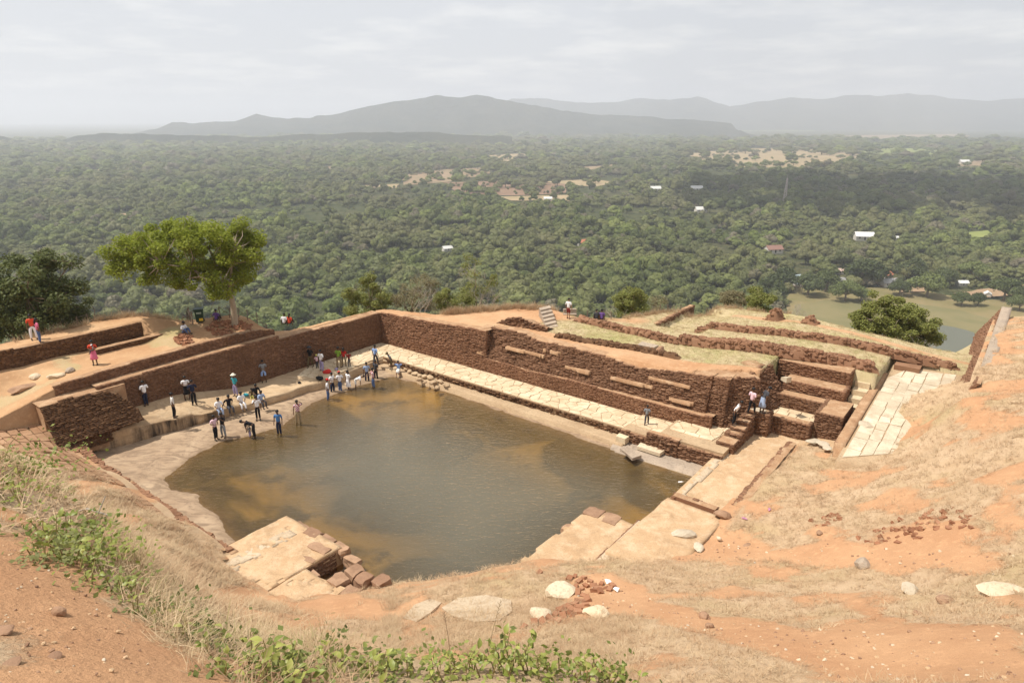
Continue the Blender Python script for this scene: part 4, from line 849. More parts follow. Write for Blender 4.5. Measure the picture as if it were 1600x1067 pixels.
FM = {'tan': m_field('tan_field', (.36, .27, .16), (.27, .21, .115)), 'lime': m_field('green_field', (.24, .26, .085), (.19, .22, .07)), 'pink': m_field('bare_field', (.31, .215, .14), (.21, .165, .09)), 'brown': m_field('ploughed_field', (.20, .125, .085), (.26, .17, .11))}
nr = 70; rr = np.concatenate([[30], np.geomspace(120, 25000, nr-1)]); th = np.linspace(0, 2*math.pi, 145)[:-1]
V = np.stack([np.outer(rr, np.cos(th)), np.outer(rr, np.sin(th)), np.zeros((nr, 144))+PZ], -1).reshape(-1, 3)
i = np.arange(nr-1)[:, None]*144; j = np.arange(144)[None, :]; jn = (j+1) % 144
Q = np.stack([i+j, i+144+j, i+144+jn, i+jn], -1).reshape(-1, 4)
mk('plain', V, Q, m_plain(), kind='structure', org=(0, 0, PZ))
FIELDW = []
for k, (kind_, poly) in enumerate(FIELDS):
    w = PX(poly); FIELDW.append(w); poly_sheet('field', w, PZ+.6+.03*k, FM[kind_], seed=k+2)
DIRTM = m_field('village_dirt', (.35, .235, .145), (.28, .19, .115))
for k, poly in enumerate(DIRT): FIELDW.append(PX(poly)); poly_sheet('dirt_yard', PX(poly), PZ+1.3+.05*k, DIRTM, seed=40+k)
SHM = m_field('lake_shore', (.24, .185, .095), (.17, .15, .065)); MUDM = m_field('lake_mud', (.20, .17, .085), (.15, .14, .065))
poly_sheet('lake_shore', PX(SHORE), PZ+.4, SHM, seed=50); poly_sheet('lake_mud', PX(MUD), PZ+.9, MUDM, seed=51, rough=.25)
LAKEM = NT('lake_water').finish((.105, .105, .07), .35, spec=.25)
poly_sheet('lake', PX(LAKE), PZ+1.25, LAKEM, seed=52, rough=.2)
# ---- distant hills
def m_hill(name, c1, c2):
    t = NT(name); return t.finish(t.mix(t.ramp(t.noise(.0035, 8, .65), (.40, 0.), (.62, 1.)), c1, c2), .95, t.bump(t.noise(.006, 8, .75), 1.0, 160.0), .05)
HILLM = m_hill('hill_forest', (.040, .055, .024), (.085, .088, .042))
def ridge(name, sky, D, wd, seed):
    px = np.arange(sky[0][0], sky[-1][0]+1, 5.0); py = np.interp(px, [s[0] for s in sky], [s[1] for s in sky])+(fbm(px*.05, px*0, 5, seed)-.5)*5.0
    d = np.stack([(px-CX)/F_, math.cos(TH)+(CY-py)/F_*math.sin(TH), -math.sin(TH)+(CY-py)/F_*math.cos(TH)], -1)
    t = D/d[:, 1]; zc = np.maximum(HC+d[:, 2]*t, PZ+3); x0 = d[:, 0]*t; rows = []
    for f in np.linspace(-1, 1, 25):
        y = D+f*wd*(1+.0*px)+(fbm(px*.02, px*0+f*2, 3, seed+4)-.5)*wd*.25*(1-abs(f)); g = (1-abs(f))**1.15
        z = PZ-2+(zc-PZ+2)*g*(1-(abs(f) > .02)*.75*(fbm(px*.045, px*0+f*4.5, 5, seed+7)-.3)*min(1, abs(f)*3.5)); rows.append(np.stack([x0*(1+.0*f), y, z], -1))
    V = np.stack(rows).reshape(-1, 3); return mk(name, V, grid_quads(25, len(px)), HILLM, kind='structure', smooth=True, org=(0, D, PZ))
ridge('hills', [(-420, 206), (-100, 208), (0, 206), (60, 203), (130, 199), (200, 200), (260, 204), (330, 208)], 17500, 1500, 301)
ridge('hills', [(760, 172), (800, 155), (840, 153), (900, 162), (945, 161), (1000, 153), (1045, 157), (1090, 151), (1140, 166), (1180, 160), (1235, 152), (1290, 154), (1335, 148), (1370, 151), (1420, 146), (1480, 152), (1540, 158), (1600, 155), (1800, 158), (2000, 172)], 10500, 1500, 302)
ridge('hills', [(215, 214), (245, 205), (270, 192), (345, 191), (365, 190), (400, 179), (450, 186), (490, 184), (540, 174), (600, 162), (640, 157), (680, 149), (715, 152), (745, 149), (790, 157), (850, 168), (910, 176), (980, 182), (1060, 186), (1140, 192)], 6600, 900, 303)
ridge('hills', [(60, 226), (100, 217), (150, 208), (190, 209), (250, 210), (330, 212), (400, 214), (470, 210), (540, 208), (640, 206), (720, 210), (800, 214)], 3900, 260, 304)
ridge('hills', [(-200, 226), (-60, 220), (0, 213), (30, 218), (70, 228)], 3700, 240, 305)
ridge('hills', [(870, 206), (900, 201), (925, 196), (945, 191), (965, 193), (985, 199), (1015, 206)], 6900, 420, 306)
ridge('hills', [(1120, 188), (1180, 183), (1260, 184), (1330, 181), (1420, 184), (1500, 182), (1620, 186)], 10500, 500, 307)
# ================================================================== scattering helper (uncountable growth only)
def scatter(name, P, rot, scl, idx, variants, label=None, **k):
    P = np.asarray(P, float); wo = P.mean(0); me = bpy.data.meshes.new(name); n = len(P)
    me.vertices.add(n); me.vertices.foreach_set('co', (P-wo).astype(np.float32).ravel())
    for nm, arr in (('rot', rot), ('scl', scl)):
        at = me.attributes.new(nm, 'FLOAT_VECTOR', 'POINT'); at.data.foreach_set('vector', np.asarray(arr, np.float32).ravel())
    at = me.attributes.new('idx', 'INT', 'POINT'); at.data.foreach_set('value', np.asarray(idx, np.int32))
    o = bpy.data.objects.new(name, me); COL.objects.link(o); o.location = wo
    cl = bpy.data.collections.new(name+'_kinds')
    for v in variants: cl.objects.link(v)
    ng = bpy.data.node_groups.new(name, 'GeometryNodeTree'); ng.interface.new_socket('Geometry', in_out='INPUT', socket_type='NodeSocketGeometry'); ng.interface.new_socket('Geometry', in_out='OUTPUT', socket_type='NodeSocketGeometry')
    N = ng.nodes.new; gi = N('NodeGroupInput'); go = N('NodeGroupOutput'); ip = N('GeometryNodeInstanceOnPoints'); ci = N('GeometryNodeCollectionInfo')
    ci.inputs['Collection'].default_value = cl; ci.inputs['Separate Children'].default_value = True; ci.inputs['Reset Children'].default_value = True
    def na(nm, dt):
        q = N('GeometryNodeInputNamedAttribute'); q.data_type = dt; q.inputs['Name'].default_value = nm; return q.outputs['Attribute']
    L = ng.links.new; L(gi.outputs[0], ip.inputs['Points']); L(ci.outputs[0], ip.inputs['Instance']); ip.inputs['Pick Instance'].default_value = True
    L(na('idx', 'INT'), ip.inputs['Instance Index']); L(na('rot', 'FLOAT_VECTOR'), ip.inputs['Rotation']); L(na('scl', 'FLOAT_VECTOR'), ip.inputs['Scale']); L(ip.outputs[0], go.inputs[0])
    md = o.modifiers.new('scatter', 'NODES'); md.node_group = ng
    return tag(o, label, kind='stuff', **k)
def variant(name, V, F, mat, attrs=None, smooth=False):
    return bpy.data.objects.new(name, new_mesh(name, V, F, mat, smooth, attrs))
def leaf_quads(C, N, size, rg, asp=.55, jit=.6):
    """rhombic leaf faces: centres C, preferred normals N"""
    n = len(C); Nn = N+rg.normal(0, jit, (n, 3)); Nn /= np.linalg.norm(Nn, axis=1, keepdims=True)+1e-9
    t = rg.normal(0, 1, (n, 3)); t -= (t*Nn).sum(1, keepdims=True)*Nn; t /= np.linalg.norm(t, axis=1, keepdims=True)+1e-9
    b = np.cross(Nn, t); s = (size*rg.uniform(.6, 1.35, n))[:, None]
    V = np.stack([C-t*s*.5, C+b*s*asp*.5, C+t*s*.5, C-b*s*asp*.5], 1).reshape(-1, 3)
    return V, np.arange(n*4).reshape(-1, 4), np.repeat(rg.random(n), 4)
def m_leaf(name, c1, c2, c3, tr=.3, orand=True, dry=None):
    t = NT(name); c = t.mix(t.attr('rnd'), c1, c2)
    if orand: c = t.mix(t.ramp(t.orand(), (.35, 0.), (.8, .8)), c, c3); c = t.mix(t.ramp(t.math('FRACT', t.math('MULTIPLY', t.orand(), 13.7)), (.45, 0.), (.95, .75)), c, tuple(x*.62 for x in c1)); c = t.mix(t.ramp(t.math('FRACT', t.math('MULTIPLY', t.orand(), 29.3)), (.62, 0.), (.95, .8)), c, tuple(min(1, x*1.55) for x in c2))
    if dry:
        lo = t.n('ShaderNodeObjectInfo').outputs['Location']; c = t.mix(t.ramp(t.noise(.0045, 4, .6, lo), (.40, 0.), (.62, .75)), c, (.195, .18, .085)); c = t.mix(t.ramp(t.noise(.011, 3, .6, lo), (.50, 0.), (.66, .6)), c, (.075, .10, .028))
        c = t.mix(t.ramp(t.math('FRACT', t.math('MULTIPLY', t.orand(), 7.31)), (.92, 0.), (.96, .9)), c, dry)
    return t.finish(c, .6, spec=.25, trans=tr)
FORESTM = m_leaf('forest_leaves', (.120, .165, .036), (.195, .225, .058), (.215, .22, .076), .4, dry=(.21, .18, .12))
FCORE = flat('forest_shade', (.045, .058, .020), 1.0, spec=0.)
def forest_tree(k):
    rg = np.random.default_rng(500+k); Cs = []; Ns = []; V0 = []; F0 = []; R0_ = []; nl = 10+k % 4
    for i in range(nl):
        r = rg.uniform(.15, .27); a = rg.uniform(0, 6.28); q = math.sqrt(rg.random())*.36; c = np.array([q*math.cos(a), q*math.sin(a), .36+.36*(1-(q/.36)**2)*rg.uniform(.5, 1.1)])
        n = int(560*r*r)+8; d = rg.normal(0, 1, (n, 3)); d[:, 2] = d[:, 2]*.8+.35; d /= np.linalg.norm(d, axis=1, keepdims=True)
        Cs.append(c+d*r*np.array([1, 1, .8])*rg.uniform(.92, 1.10, (n, 1))); Ns.append(d)
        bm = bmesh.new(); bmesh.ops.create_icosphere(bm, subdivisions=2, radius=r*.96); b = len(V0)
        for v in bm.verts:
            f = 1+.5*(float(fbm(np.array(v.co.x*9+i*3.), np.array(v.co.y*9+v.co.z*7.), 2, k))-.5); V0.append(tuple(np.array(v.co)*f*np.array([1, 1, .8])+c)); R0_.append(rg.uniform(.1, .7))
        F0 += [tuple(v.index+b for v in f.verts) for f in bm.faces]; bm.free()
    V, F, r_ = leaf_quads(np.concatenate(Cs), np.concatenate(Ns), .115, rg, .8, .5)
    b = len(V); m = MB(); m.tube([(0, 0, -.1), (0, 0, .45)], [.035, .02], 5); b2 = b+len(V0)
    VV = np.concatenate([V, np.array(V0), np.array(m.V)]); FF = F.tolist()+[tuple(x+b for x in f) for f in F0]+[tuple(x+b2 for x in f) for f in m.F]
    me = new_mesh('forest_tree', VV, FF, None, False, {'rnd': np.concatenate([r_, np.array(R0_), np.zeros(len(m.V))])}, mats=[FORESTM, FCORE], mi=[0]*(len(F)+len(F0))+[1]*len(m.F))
    return bpy.data.objects.new(f'forest_tree_{k:02d}', me)
HOUSES = [(910, 382, 13, 'orange', 20), (1349, 374, 20, 'white', -10), (1208, 394, 17, 'brown', 10), (1243, 438, 11, 'blue', 30), (1249, 446, 12, 'blue', 20), (1311, 426, 9, 'pink', 0), (1313, 441, 10, 'grey', 0), (1385, 433, 11, 'orange', 35),
          (1388, 446, 14, 'grey', 10), (1503, 445, 9, 'white', 0), (1588, 458, 12, 'white', 20), (1543, 462, 8, 'white', 60), (699, 391, 11, 'white', 30), (856, 313, 14, 'white', 0), (1024, 298, 20, 'white', 5), (1088, 298, 22, 'white', 0), (1095, 331, 18, 'white', 10), (1506, 256, 28, 'white', 0), (1302, 362, 10, 'brown', 20), (1397, 374, 9, 'white', 0)]
TOWER = (1225, 322)
def forest():
    N = 150000; R0, R1, A0 = 380., 5600., R(43); spb = 8.2
    # radial density: constant to 1200 m, then thinning with growing clumps
    g = np.geomspace(R0, R1, 400); dens = g*np.minimum(1, (1200/g)**2); cdf = np.concatenate([[0], np.cumsum((dens[1:]+dens[:-1])/2*np.diff(g))]); tot = cdf[-1]*2*A0/spb**2; N = int(tot)
    r = np.interp(rng.random(N)*cdf[-1], cdf, g); a = rng.uniform(-A0, A0, N); x = r*np.sin(a); y = r*np.cos(a); s = np.maximum(1, r/1200)
    keep = fbm(x*.0021, y*.0021, 5, 401) < .86
    keep &= ~((fbm(x*.005, y*.009, 4, 403) > .54) & (r > 900) & (x > -500) & (rng.random(N) < .85))
    keep &= ~((fbm(x*.012, y*.012, 3, 405) > .62) & (rng.random(N) < .8))
    for i, w in enumerate(FIELDW):
        ins = inpoly(x, y, w) | (segdist(x, y, w) < 4*s)
        for k_ in (30, 60, 90): ins |= inpoly(x*(1+k_/r), y*(1+k_/r), w) & (rng.random(N) < .8)
        keep &= ~ins | ((rng.random(N) < .16) & (r > 1200))
    for p in (SHORE,): keep &= ~inpoly(x, y, PX(p))
    for h in HOUSES:
        p = G(h[0], h[1], PZ); dd = np.hypot(x-p[0], y-p[1]); fr = (y < p[1]) & (np.abs(x-p[0]*y/p[1]) < h[2]*.75) & (y > p[1]-42); keep &= ~((dd < h[2]*1.0) | fr)
    x, y, r, s = x[keep], y[keep], r[keep], s[keep]; n = len(x)
    w = (5.5+15*rng.random(n)**2.4)*s*(.75+.6*fbm(x*.01, y*.01, 3, 407)); h = np.maximum(w*rng.uniform(.6, 1.25, n), 6.5*s*rng.uniform(.7, 1.3, n))/np.sqrt(s)
    P = np.stack([x, y, np.full(n, PZ-.5)], -1); rot = np.stack([0*x, 0*x, rng.uniform(0, 6.28, n)], -1)
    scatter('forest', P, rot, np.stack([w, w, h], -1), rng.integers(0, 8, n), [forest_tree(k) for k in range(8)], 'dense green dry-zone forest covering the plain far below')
forest()
# ---- lakeside trees one can tell apart
LEAFD = m_leaf('lakeside_leaves', (.075, .10, .028), (.12, .14, .042), (.10, .12, .045), .25); BARK = flat('bark', (.19, .14, .09), .95, .3)
def lobed_tree(name, label, base, w, h, seed, group=None, leafm=None, cat='tree'):
    rg = np.random.default_rng(seed); t = thing(name, label, cat, tuple(base), group); Cs = []; Ns = []; m = MB()
    base = np.array(base); top = base+np.array([0, 0, h*.35]); m.tube([base-np.array([0, 0, .5]), base+np.array([.1, 0, h*.2]), top], [w*.04, w*.03, w*.022], 7)
    for i in range(16):
        a = rg.uniform(0, 6.28); q = math.sqrt(rg.random())*.36; r = rg.uniform(.13, .22)*w; c = base+np.array([q*w*math.cos(a), q*w*math.sin(a), h*(.42+.36*(1-(q/.36)**2)*rg.uniform(.5, 1.1))])
        m.tube([top-np.array([0, 0, h*.1*rg.random()]), (top+c)/2+np.array([0, 0, -.03*h]), c], [w*.016, w*.01, w*.005], 5)
        n = 240; d = rg.normal(0, 1, (n, 3)); d[:, 2] = d[:, 2]*.8+.25; d /= np.linalg.norm(d, axis=1, keepdims=True); Cs.append(c+d*r*np.array([1, 1, .75])*rg.uniform(.5, 1.15, (n, 1))); Ns.append(d)
    V, F, r_ = leaf_quads(np.concatenate(Cs), np.concatenate(Ns), w*.06, rg, .75, .5); mk('crown', V, F, leafm or LEAFD, t, attrs={'rnd': r_}); m.build('trunk', BARK, t); return t
LT = [(1262, 462, 46, 'left of the pale blue roofs'), (1290, 455, 44, 'behind the left lake shore'), (1320, 472, 46, 'standing forward on the left lake shore'), (1350, 445, 58, 'the largest, behind the grey shed'), (1345, 470, 30, 'small, on the shore left of the rim bush'),
      (1448, 464, 52, 'right of the orange roof'), (1425, 440, 48, 'behind the orange roofed house'), (1475, 448, 40, 'left of the village yard'), (1502, 478, 30, 'on the shore below the village yard'), (1528, 478, 26, 'slender, right on the lake shore'), (1568, 470, 50, 'in the village yard at far right'),
      (1520, 440, 44, 'behind the village yard'), (1592, 486, 34, 'at the right picture edge above the brick wall'), (1200, 470, 48, 'far left end of the lake'), (1225, 452, 44, 'behind the left end of the lake'), (1405, 462, 34, 'low, in front of the grey shed')]
for k, (x, y, w, wh) in enumerate(LT):
    p = G(x, y, PZ); d = math.hypot(p[1], HC-PZ); wm = w*d/F_*.62; lobed_tree('lakeside_tree', f'round dark green lakeside tree, {wh}', p, wm*1.75, wm*1.35, 600+k, 'trees along the lake shore')
# ---- houses and mast
RF = {'orange': flat('orange_roof', (.45, .17, .09), .8, .2), 'brown': flat('brown_roof', (.24, .13, .10), .8, .2), 'white': flat('pale_roof', (.62, .61, .58), .6, .1), 'blue': flat('blue_roof', (.42, .50, .53), .5, .1), 'pink': flat('pink_roof', (.5, .36, .30), .8, .1), 'grey': flat('grey_roof', (.30, .29, .28), .7, .15)}
HWALL = flat('house_wall', (.58, .54, .47), .9, .1); HDARK = flat('house_opening', (.04, .035, .03), .6)
def house(px, py, w, rc, rz, k):
    p = G(px, py, PZ+1); t = thing('house', f'small {rc} roofed house among the trees, ' + ['below the middle of the forest', 'broad, in the cloud shadow', 'long, left of the cloud shadow', 'upper of the pair by the lake', 'lower of the pair by the lake', 'half hidden above the lake trees', 'low shed above the left lake shore', 'above the right lake shore', 'long low shed at the right lake shore', 'beside the village yard', 'at the right picture edge', 'behind the lone shore tree', 'lost in the mid forest', 'beside the ploughed fields', 'right of the ploughed fields', 'at the left end of the cloud shadow', 'under the left end of the cloud shadow', 'far off by the bare fields at right', 'inside the cloud shadow left of the broad one', 'tiny, right of the broad one'][k], 'house', tuple(p), 'houses on the plain')
    l, d, h, rh = w, w*.6, w*.26, w*.2; M = Matrix.Rotation(R(rz), 3, 'Z'); f = lambda v: tuple(M @ Vector(v)+Vector(p))
    x, y = l/2, d/2; V = [f(v) for v in [(-x, -y, -2), (x, -y, -2), (x, y, -2), (-x, y, -2), (-x, -y, h), (x, -y, h), (x, y, h), (-x, y, h), (-x, 0, h+rh*.94), (x, 0, h+rh*.94)]]
    mk('wall', V, [(0, 1, 5, 4), (1, 2, 6, 9, 5), (2, 3, 7, 6), (3, 0, 4, 8, 7)], HWALL, t)
    X, Y = x*1.1, y*1.2; V = [f(v) for v in [(-X, -Y, h-rh*.2), (X, -Y, h-rh*.2), (X, 0, h+rh), (-X, 0, h+rh), (X, Y, h-rh*.2), (-X, Y, h-rh*.2), (-X, -Y, h-rh*.2-.2), (X, -Y, h-rh*.2-.2), (X, 0, h+rh-.2), (-X, 0, h+rh-.2), (X, Y, h-rh*.2-.2), (-X, Y, h-rh*.2-.2)]]
    mk('roof', V, [(0, 1, 2, 3), (3, 2, 4, 5), (7, 6, 9, 8), (8, 9, 11, 10), (0, 6, 7, 1), (5, 4, 10, 11), (1, 7, 8, 2), (2, 8, 10, 4), (0, 3, 9, 6), (3, 5, 11, 9)], RF[rc], t)
    for q in (-.3, .3):
        V = [f((q*l+sx*w*.05, -y-.06, h*.35+sz*h*.35)) for sx, sz in ((-1, 0), (1, 0), (1, 1), (-1, 1))]; mk('window', V, [(0, 1, 2, 3)], HDARK, t)
    V = [f((sx*w*.05, -y-.06, sz*h*.75)) for sx, sz in ((-1, 0), (1, 0), (1, 1), (-1, 1))]; mk('door', V, [(0, 1, 2, 3)], HDARK, t)
for k, h_ in enumerate(HOUSES): house(*h_, k)
p = G(*TOWER, PZ); tw = thing('radio_mast', 'tall pale lattice radio mast rising from the cloud-shaded forest', 'tower', tuple(p)); MASTM = flat('mast_paint', (.55, .45, .42), .6); hT = 46
corners = lambda z: [(p[0]+sx*(2.6-2.0*z/hT), p[1]+sy*(2.6-2.0*z/hT), PZ+z) for sx, sy in ((-1, -1), (1, -1), (1, 1), (-1, 1))]
for c in range(4): m = MB(); m.tube([corners(0)[c], corners(hT)[c]], .28, 5); m.build('leg', MASTM, tw)
m = MB()
for k in range(10):
    z0, z1 = k*hT/10, (k+1)*hT/10
    for c in range(4): m.tube([corners(z0)[c], corners(z1)[(c+1) % 4]], .14, 4); m.tube([corners(z1)[c], corners(z1)[(c+1) % 4]], .14, 4)
m.build('bracing', MASTM, tw, kind='stuff'); m = MB(); m.tube([(p[0], p[1], PZ+hT-1), (p[0], p[1], PZ+hT+6)], .2, 5); m.build('antenna', MASTM, tw)
# ---- clouds overhead (out of the picture); they shade parts of the plain
CLM = flat('cloud_white', (.8, .8, .8), 1.0, spec=0.)
def cloud(cx, cy, ra, rb, seed, n=34, z=950):
    off = (z-PZ)/SDIR.z; c = np.array([cx+SDIR.x*off, cy+SDIR.y*off, z]); rg = np.random.default_rng(seed); V0 = []; F0 = []
    for i in range(n):
        a = rg.uniform(0, 6.28); q = math.sqrt(rg.random()); r = rg.uniform(.16, .34)*min(ra, rb)*(1.15-.6*q); o = c+np.array([q*ra*math.cos(a), q*rb*math.sin(a), rg.uniform(0, .25)*r])
        bm = bmesh.new(); bmesh.ops.create_icosphere(bm, subdivisions=2, radius=1); b = len(V0)
        for v in bm.verts:
            k = r*(1+.35*(float(fbm(np.array(v.co.x*2+i), np.array(v.co.y*2+v.co.z*1.3), 3, seed))-.5)*2); V0.append((o[0]+v.co.x*k, o[1]+v.co.y*k, o[2]+v.co.z*k*.45))
        F0 += [tuple(v.index+b for v in f.verts) for f in bm.faces]; bm.free()
    mk('cloud', V0, F0, CLM, kind='structure', smooth=True)
cloud(800, 1370, 470, 430, 701, 120); cloud(860, 900, 200, 120, 704, 30); cloud(-720, 1620, 190, 70, 702, 14); cloud(-1900, 2600, 420, 160, 703, 18)
# ---- hazy air over the whole plain
hm = bpy.data.materials.new('haze_air'); hm.use_nodes = True; nt = hm.node_tree; nt.nodes.clear(); o_ = nt.nodes.new('ShaderNodeOutputMaterial'); pv = nt.nodes.new('ShaderNodeVolumePrincipled')
pv.inputs['Color'].default_value = (.89, .92, 1.0, 1); pv.inputs['Density'].default_value = 1.55e-4; pv.inputs['Anisotropy'].default_value = .2; pv.inputs['Density Attribute'].default_value = ''
nt.links.new(pv.outputs[0], o_.inputs['Volume'])
hb = 26000.; V = [(x, y, z) for x in (-hb, hb) for y in (-hb, hb) for z in (PZ-3.5, 430)]
mk('haze', V, [(0, 1, 3, 2), (4, 6, 7, 5), (0, 4, 5, 1), (2, 3, 7, 6), (0, 2, 6, 4), (1, 5, 7, 3)], hm, kind='stuff', org=(0, 0, PZ-3.5))
# ================================================================== trees and bushes on the summit
def ground_v(a, b):
    a = np.asarray(a, float); b = np.asarray(b, float)
    return np.where((a < -.85) & (b > -1.2), z_ul(a, b), np.where((b < -.3) & (a < 41), z_ur(a, b), z_hab(a, b)))
def ground_ab(a, b): return float(ground_v(a, b))
def gxy(x, y): return ground_v(*ab(np.stack([x, y], -1)))
LEAFB = m_leaf('big_tree_leaves', (.20, .24, .024), (.31, .345, .045), (.22, .24, .05), .5, False)
LEAFK = m_leaf('rim_tree_leaves', (.085, .105, .030), (.135, .150, .046), (.08, .09, .03), .25, False)
LEAFY = m_leaf('rim_bush_leaves', (.155, .175, .036), (.25, .25, .07), (.15, .15, .05), .3, False)
LEAFO = m_leaf('dry_bush_leaves', (.17, .145, .07), (.25, .215, .115), (.2, .18, .1), .25, False)
BARKP = flat('pale_bark', (.34, .27, .19), .95, .25); TWIG = flat('grey_twig', (.36, .31, .25), .95, .2)
def outline_tree(name, label, base, outline, dr, nclump, nleaf, lsize, leafm, barkm, seed, trunk=.16, fork=.3, cr=.7, cat='tree', bare=0.0, group=None):
    """outline: pixel silhouette, read at the distance of the trunk; crown gets depth dr"""
    rg = np.random.default_rng(seed); base = np.array(base, float); t = thing(name, label, cat, tuple(base), group)
    loc = []
    for x, y in outline:
        d = ray(x, y); k = base[1]/d[1]; loc.append((d[0]*k-base[0], HC+d[2]*k-base[2]))
    xs = [p[0] for p in loc]; zs = [p[1] for p in loc]; Cc = []; tries = 0
    cx = (min(xs)+max(xs))/2; hw = (max(xs)-min(xs))/2
    while len(Cc) < nclump and tries < nclump*60:
        tries += 1; x = rg.uniform(min(xs), max(xs)); z = rg.uniform(min(zs), max(zs))
        if not inpoly(np.array(x), np.array(z), loc): continue
        if segdist(np.array(x), np.array(z), loc) < cr*.35: continue
        e = max(.15, 1-((x-cx)/hw)**2)**.5; Cc.append((x, rg.uniform(-1, 1)*dr*e, z))
    Cc = np.array(Cc)+base; m = MB(); fk = base+np.array([0, 0, fork*(max(zs))]); r0 = trunk
    m.tube([base-np.array([0, 0, .4]), base+np.array([.04, .02, .1]), (base+fk)/2+np.array([rg.normal(0, .08), rg.normal(0, .08), 0]), fk], [r0*1.5, r0*1.15, r0, r0*.8], 9)
    nl = max(3, min(7, nclump//7)); limbs = Cc[rg.choice(len(Cc), nl, False)]; nodes = [fk]
    for q in limbs:
        mid = fk*.45+q*.55+np.array([0, 0, .12*np.linalg.norm(q-fk)])+rg.normal(0, .12, 3); m.tube([fk-np.array([0, 0, .15]), fk*.75+q*.25+np.array([0, 0, .08]), mid, q], [r0*.62, r0*.48, r0*.32, r0*.14], 7); nodes += [mid, q]
    nodes = np.array(nodes)
    for q in Cc:
        n = nodes[np.argmin(np.linalg.norm(nodes-q, axis=1)+rg.random(len(nodes))*.5)]; md = (n+q)/2+rg.normal(0, .12, 3); m.tube([n, md, q], [r0*.2, r0*.13, r0*.06], 5)
        for _ in range(4): e = q+rg.normal(0, cr*.6, 3); m.tube([q, (q+e)/2+rg.normal(0, .05, 3), e], [r0*.07, r0*.05, .006], 4)
    m.build('trunk', barkm, t, smooth=True)
    if nleaf:
        C = []; N = []
        for q in Cc:
            n = int(nleaf/len(Cc)*rg.uniform(.5, 1.4))
            if rg.random() < bare: continue
            d = rg.normal(0, 1, (n, 3)); d /= np.linalg.norm(d, axis=1, keepdims=True); rad = cr*rg.uniform(.75, 1.25)*rg.random((n, 1))**.4
            C.append(q+d*rad*np.array([1, 1, .72])); N.append(d*.5+np.array([0, 0, .7]))
        V, F, r = leaf_quads(np.concatenate(C), np.concatenate(N), lsize, rg, .6, .55); mk('crown', V, F, leafm, t, attrs={'rnd': r})
    return t
def at(px, py, z): return G(px, py, z)
tb = W(*A(366, 504, 5.15), 5.15); tb[2] = ground_ab(*ab(tb))
outline_tree('shade_tree', 'broad bright green tree leaning left over the terrace, with pale trunk', tb, [(172, 380), (198, 358), (240, 356), (275, 340), (320, 336), (362, 340), (403, 350), (407, 385), (402, 425), (388, 450), (368, 468), (345, 452), (318, 442), (296, 452), (265, 436), (245, 452), (222, 428), (200, 422), (184, 438), (172, 425), (186, 400)], 2.8, 150, 60000, .17, LEAFB, BARKP, 801, trunk=.21, fork=.34, cr=.66)
RIMT = [('rim_tree', 'dark spreading tree at the left picture edge above the path', (40, 520), [(-60, 420), (0, 405), (40, 398), (80, 402), (105, 412), (118, 440), (125, 475), (110, 500), (70, 520), (20, 525), (-60, 530)], 2.6, 95, 40000, .19, LEAFK, 0.0, .8, 5.3),
        ('rim_bush', 'low dark thicket on the rim behind the left dirt path', (150, 522), [(100, 480), (125, 470), (150, 478), (140, 505), (120, 516), (90, 520)], 1.2, 16, 5000, .14, LEAFK, .1, .5, 4.4),
        ('rim_bush', 'yellowish green bush behind the left pool wall near the corner', (560, 505), [(530, 470), (545, 440), (575, 428), (600, 440), (615, 470), (600, 492), (560, 500), (535, 492)], 1.6, 46, 20000, .13, LEAFY, .05, .5, 2.2),
        ('rim_bush', 'dry brownish bush right of the yellowish one behind the far corner', (640, 500), [(605, 470), (620, 440), (650, 428), (680, 432), (695, 460), (690, 488), (640, 492), (610, 490)], 1.6, 46, 9000, .11, LEAFO, .2, .55, 2.4),
        ('rim_bush', 'tall half-bare pale tree above the dry grass of the far rim', (745, 498), [(700, 410), (725, 395), (750, 398), (772, 420), (785, 455), (780, 482), (740, 488), (705, 470), (715, 440)], 1.4, 34, 5000, .13, LEAFY, .4, .5, 2.6),
        ('rim_bush', 'olive green bush in front of the half-bare tree', (705, 500), [(672, 470), (690, 452), (725, 450), (740, 470), (730, 488), (690, 490)], 1.2, 26, 9000, .12, LEAFY, .05, .5, 2.9),
        ('rim_bush', 'bright green bush by the rim beside two seated visitors', (985, 500), [(955, 475), (970, 452), (990, 447), (1010, 458), (1018, 480), (1000, 493), (965, 494)], 1.4, 40, 16000, .13, LEAFY, .05, .45, 3.0),
        ('rim_bush', 'olive bush with thin twigs right of the bright rim bush', (1030, 494), [(1008, 470), (1030, 462), (1050, 468), (1052, 484), (1020, 490)], 1.2, 14, 1500, .11, LEAFO, .3, .45, 2.8),
        ('rim_bush', 'soft grey green bush behind the far right trench', (1145, 488), [(1120, 462), (1145, 452), (1165, 460), (1168, 480), (1140, 486)], 1.2, 24, 7000, .12, LEAFO, .1, .45, 2.8),
        ('rim_bush', 'round bright green bush right of the grey green one at the rim', (1190, 494), [(1162, 472), (1175, 455), (1200, 452), (1215, 468), (1210, 490), (1175, 490)], 1.4, 36, 15000, .13, LEAFY, .0, .45, 2.6),
        ('rim_bush', 'wide wind-swept green bush with bare grey limb above the lake', (1410, 545), [(1333, 505), (1345, 480), (1375, 462), (1405, 462), (1430, 475), (1455, 490), (1470, 512), (1460, 532), (1425, 536), (1390, 530), (1360, 528), (1343, 518)], 2.0, 130, 46000, .16, LEAFY, .03, .5, 1.6)]
